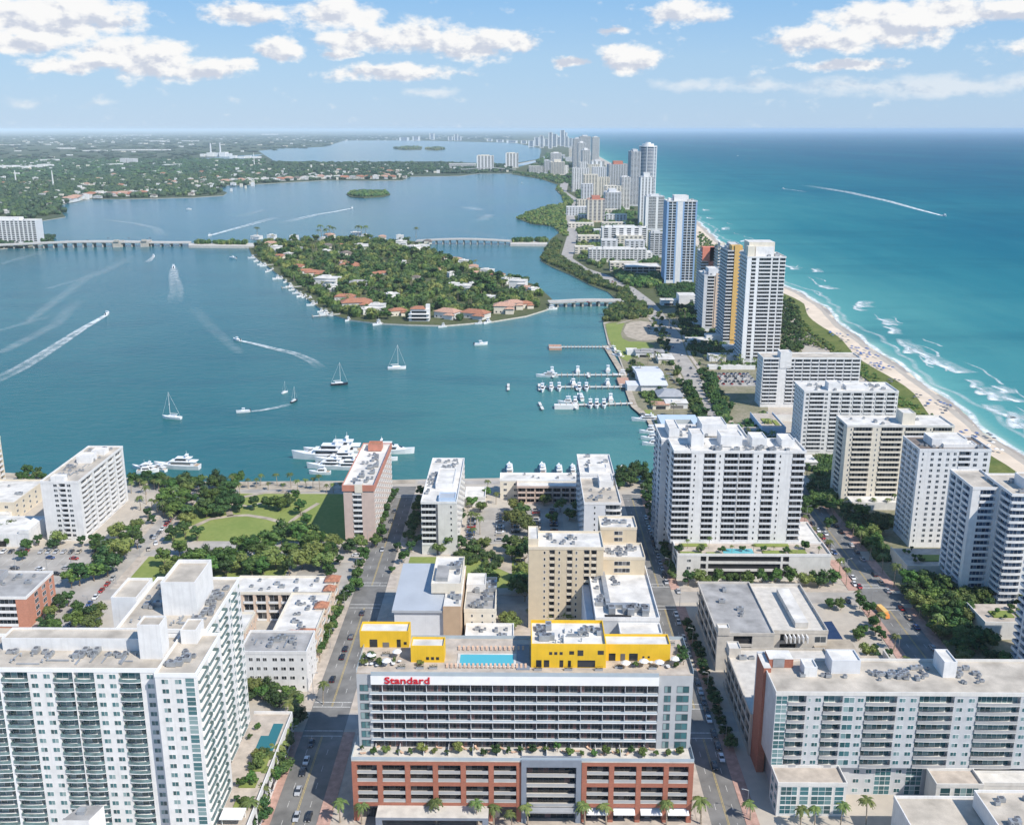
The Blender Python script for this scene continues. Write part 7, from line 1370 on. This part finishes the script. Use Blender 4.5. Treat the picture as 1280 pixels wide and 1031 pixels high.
x, y = at(1103, 768); t = thing('box_truck', 'orange yellow box truck on the shaded palm street', 'truck', (x, y, .05), R(8)); t.scale = (.88, .88, .88); b = MB(); b.box(-1.25, 1.25, -3.2, 4.6, .7, 3.3); b.build('cargo_box', M['yellow_soft'], t); b = MB(); b.loft([[(-1.1,-5.3,.5),(1.1,-5.3,.5),(1.1,-3.25,.5),(-1.1,-3.25,.5)],[(-1.0,-4.8,2.4),(1.0,-4.8,2.4),(1.0,-3.25,2.5),(-1.0,-3.25,2.5)]]); b.build('cab', M['orange_paint'], t); b = MB(); b.face([(-.9,-5.02,1.5),(.9,-5.02,1.5),(.85,-4.82,2.25),(-.85,-4.82,2.25)]); b.build('windscreen', M['glass_dark'], t)
for sx in (-1.0, 1.0):
    for sy in (-4.2, -1.5, 3): w = link('wheel', CW, t, (sx, sy, .5)); w.scale = (1.5, 1.5, 1.5)

# ------------------------------------------------------------------ street furniture, beach and deck things
def lamp_mesh():
    a = MB(); a.tube([(0,0,0),(0,0,8.5)], [.11,.07], 6); a.tube([(0,0,8.4),(1.6,0,8.8)], [.06,.05], 5); h = MB(); h.box(1.3,2.1,-.16,.16,8.72,8.9); return a.mesh('pole', M['metal']), h.mesh('lamp_head', M['metal'])
LA, LH = lamp_mesh()
for x, ys, rot, lab in ((-76.3, range(260, 540, 34), 0, 'street lamp along the left street'), (68.6, range(262, 540, 34), pi, 'street lamp along the street right of the hotel'), (151, range(330, 620, 34), 0, 'street lamp along the palm street'), (-184.8, range(390, 540, 30), pi, 'street lamp along the park street')):
    for y in ys: o = thing('street_lamp', lab, 'lamp', (x, y, .15), rot, lab.replace('lamp', 'lamps')); link('pole', LA, o); link('lamp_head', LH, o)
for px, py in ((20,715),(60,720),(90,712),(129,702)): x, y = at(px, py); o = thing('street_lamp', 'tall lamp post in the car park of the white slab', 'lamp', (x, y, 0), 0, 'car park lamps'); link('pole', LA, o).scale = (1.2,1.2,1.3); link('lamp_head', LH, o).scale = (1.2,1.2,1.3)
def umb(mat):
    a = MB(); a.tube([(0,0,1.75),(0,0,2.15),(0,0,2.45)], [1.5,.9,.05], 8); p = MB(); p.tube([(0,0,-.3),(0,0,1.9)], [.04,.04], 5); return a.mesh('canopy', mat), p.mesh('pole', M['white'])
UM = {'blue': umb(M['cloth_blue']), 'dark': umb(M['dark_grey']), 'white': umb(M['awning'])}
brnd = random.Random(8)
for px, py, n, c in ((1048,420,7,'blue'),(1060,426,4,'dark'),(1076,439,8,'blue'),(1088,447,10,'blue'),(1104,460,12,'blue'),(1120,477,5,'dark'),(1155,500,4,'dark'),(1168,505,6,'blue'),(1178,513,6,'dark'),(1215,545,4,'blue'),(1012,388,2,'dark'),(1240,560,5,'white'),(1232,548,4,'dark')):
    x, y = at(px, py)
    for k in range(n): o = thing('beach_umbrella', '%s sunshade standing on the pale sand of the beach' % c, 'umbrella', (x + brnd.uniform(-9, 7), y + brnd.uniform(-12, 12), .75), 0, '%s sunshades on the beach' % c); a, b = UM[c]; link('canopy', a, o); link('pole', b, o)
l_ = MB(); l_.box(-.32,.32,-.95,.4,.25,.4); l_.loft([[(-.32,.4,.25),(.32,.4,.25),(.32,.4,.4),(-.32,.4,.4)],[(-.32,.95,.6),(.32,.95,.6),(.32,.9,.75),(-.32,.9,.75)]]); LM = l_.mesh('cushion', M['lounger']); l_ = MB(); [l_.box(x-.04, x+.04, y-.04, y+.04, 0, .25) for x in (-.28, .28) for y in (-.85, .3)]; LF = l_.mesh('frame', M['white'])
for k in range(15): o = thing('sun_lounger', 'orange brown lounger in the row behind the rooftop pool', 'lounger', (-19 + k*1.4, 278.8, 46.02), 0, 'loungers behind the rooftop pool'); link('cushion', LM, o); link('frame', LF, o)
for k in range(19): o = thing('sun_lounger', 'lounger in the row at the front edge of the rooftop pool deck', 'lounger', (-22 + k*1.3, 268.2, 46.02), 0, 'loungers in front of the rooftop pool'); link('cushion', LM, o); link('frame', LF, o)
for k in range(26): o = thing('sun_lounger', 'lounger on the long terrace above the brick podium', 'lounger', (-47 + k*3.75, 261 + brnd.uniform(0, 3.5), 21.02), brnd.uniform(0, 3), 'loungers on the podium terrace'); link('cushion', LM, o); link('frame', LF, o)
tb = MB(); tb.tube([(0,0,.7),(0,0,.75)], [.6,.6], 10); TM = tb.mesh('table_top', M['white']); tb = MB(); tb.tube([(0,0,0),(0,0,.7)], [.08,.05], 6); TL = tb.mesh('leg', M['metal'])
for k in range(14): o = thing('table', 'round white table on the hotel roof deck beside the yellow boxes', 'table', (brnd.choice((brnd.uniform(-47,-36), brnd.uniform(27,48))), 267.5 + brnd.uniform(0, 3), 46.02), 0, 'tables on the hotel roof deck'); link('table_top', TM, o); link('leg', TL, o)

for lab, q, z in (('shrub on the roof of the low garden pavilion by the square windowed tower', (181, 211, 433, 450), 5.5), ('shrub on the planted deck building near the yellow truck', (190, 210, 374, 388), 7)):
    for k in range(12): tree(q[0] + brnd.random()*(q[1]-q[0]), q[2] + brnd.random()*(q[3]-q[2]), lab, lab.replace('shrub', 'shrubs', 1), .26, z=z, cat='shrub', name='shrub')
# ------------------------------------------------------------------ trees past the 300 that show largest become one mass each
import numpy as np
def thin(name, keep, newname):
    L = [o for o in COL.objects if o.parent is None and o.type == 'EMPTY' and o.name.split('.')[0] == name]
    L.sort(key=lambda o: o.scale[0] / (o.location[0]**2 + o.location[1]**2 + 4e4) ** .5, reverse=True)
    vs, fs, ls, ms, mats, off = [], [], [], [], [], 0
    for o in L[keep:]:
        ca, sa, sc = cos(o.rotation_euler[2]), sin(o.rotation_euler[2]), np.array(o.scale)
        for c in kids(o):
            me = c.data; v = np.empty(len(me.vertices)*3); me.vertices.foreach_get('co', v); v = v.reshape(-1, 3) * sc
            v = np.stack([v[:, 0]*ca - v[:, 1]*sa, v[:, 0]*sa + v[:, 1]*ca, v[:, 2]], 1) + np.array(o.location); vs.append(v)
            li = np.empty(len(me.loops), np.int32); me.loops.foreach_get('vertex_index', li); ls.append(li + off); off += len(v)
            lt = np.empty(len(me.polygons), np.int32); me.polygons.foreach_get('loop_total', lt); fs.append(lt)
            mi = np.empty(len(me.polygons), np.int32); me.polygons.foreach_get('material_index', mi); mp = []
            for m_ in me.materials:
                if m_ not in mats: mats.append(m_)
                mp.append(mats.index(m_))
            ms.append(np.array(mp, np.int32)[mi]); bpy.data.objects.remove(c)
        bpy.data.objects.remove(o)
    if not vs: return
    vs, fs, ls, ms = map(np.concatenate, (vs, fs, ls, ms)); me = bpy.data.meshes.new(newname); me.vertices.add(len(vs)); me.vertices.foreach_set('co', vs.ravel())
    me.loops.add(len(ls)); me.loops.foreach_set('vertex_index', ls); me.polygons.add(len(fs)); me.polygons.foreach_set('loop_start', np.concatenate([[0], np.cumsum(fs)[:-1]]).astype(np.int32))
    for m_ in mats: me.materials.append(m_)
    me.polygons.foreach_set('material_index', ms); me.update(calc_edges=True); o = link(newname, me); o['kind'] = 'stuff'
thin('tree', 295, 'more_trees'); thin('palm_tree', 295, 'more_palm_trees')

pl_ = MB(); pl_.box(-1.2, 1.2, -.35, .35, 0, .6); PB = pl_.mesh('box', M['grey']); pl_ = MB(); q_ = random.Random(4)
for k in range(60):
    x, y, z = q_.uniform(-1.15, 1.15), q_.uniform(-.4, .4), q_.uniform(.6, 1.3); pl_.face([(x-.25, y, z), (x, y-.2, z+.2), (x+.25, y+.05, z+.1), (x, y+.2, z-.1)])
PF = pl_.mesh('foliage', M['leaf'])
for x, y, r in ((-47.5,273,pi/2),(-44,270,0),(-41,274.5,0),(-38,270.5,pi/2),(-35.5,267,0),(-30,267,0),(-26,267,0),(5,266.5,0),(14,266.5,0),(23,266.5,0),(29,268,0),(34,269.5,0),(39,267.5,0),(43,269.5,0),(47.5,273,pi/2),(48.5,279,pi/2),(46.5,282,0)):
    o = thing('deck_planter', 'grey planter box with low greenery on the hotel roof deck', 'planter', (x, y, 46.02), r, 'planter boxes on the hotel roof deck'); link('box', PB, o); link('foliage', PF, o)
for x, y in ((-45,271.5),(-40,268),(-37.5,273.5),(31,267.5),(36.5,268.5),(41,268),(46,270)):
    o = thing('parasol', 'white parasol over a table on the hotel roof deck', 'parasol', (x, y, 46.3), 0, 'white parasols on the hotel roof deck'); a, b = UM['white']; link('canopy', a, o); link('pole', b, o)

# ------------------------------------------------------------------ air between the viewpoint and the horizon
hz = MB(); hz.box(-92000, 165000, -900, 152000, -6, 215); ho = hz.build('haze', []); ho['kind'] = 'stuff'
m = bpy.data.materials.new('haze'); m.use_nodes = True; t_ = m.node_tree; t_.nodes.clear(); vo = N(t_, 'ShaderNodeVolumePrincipled'); vo.inputs['Color'].default_value = (.74, .88, 1.0, 1); vo.inputs['Density'].default_value = HAZE if 'HAZE' in globals() else 3.0e-5; vo.inputs['Anisotropy'].default_value = -.35
ou = N(t_, 'ShaderNodeOutputMaterial'); t_.links.new(vo.outputs[0], ou.inputs['Volume']); ho.data.materials.append(m)
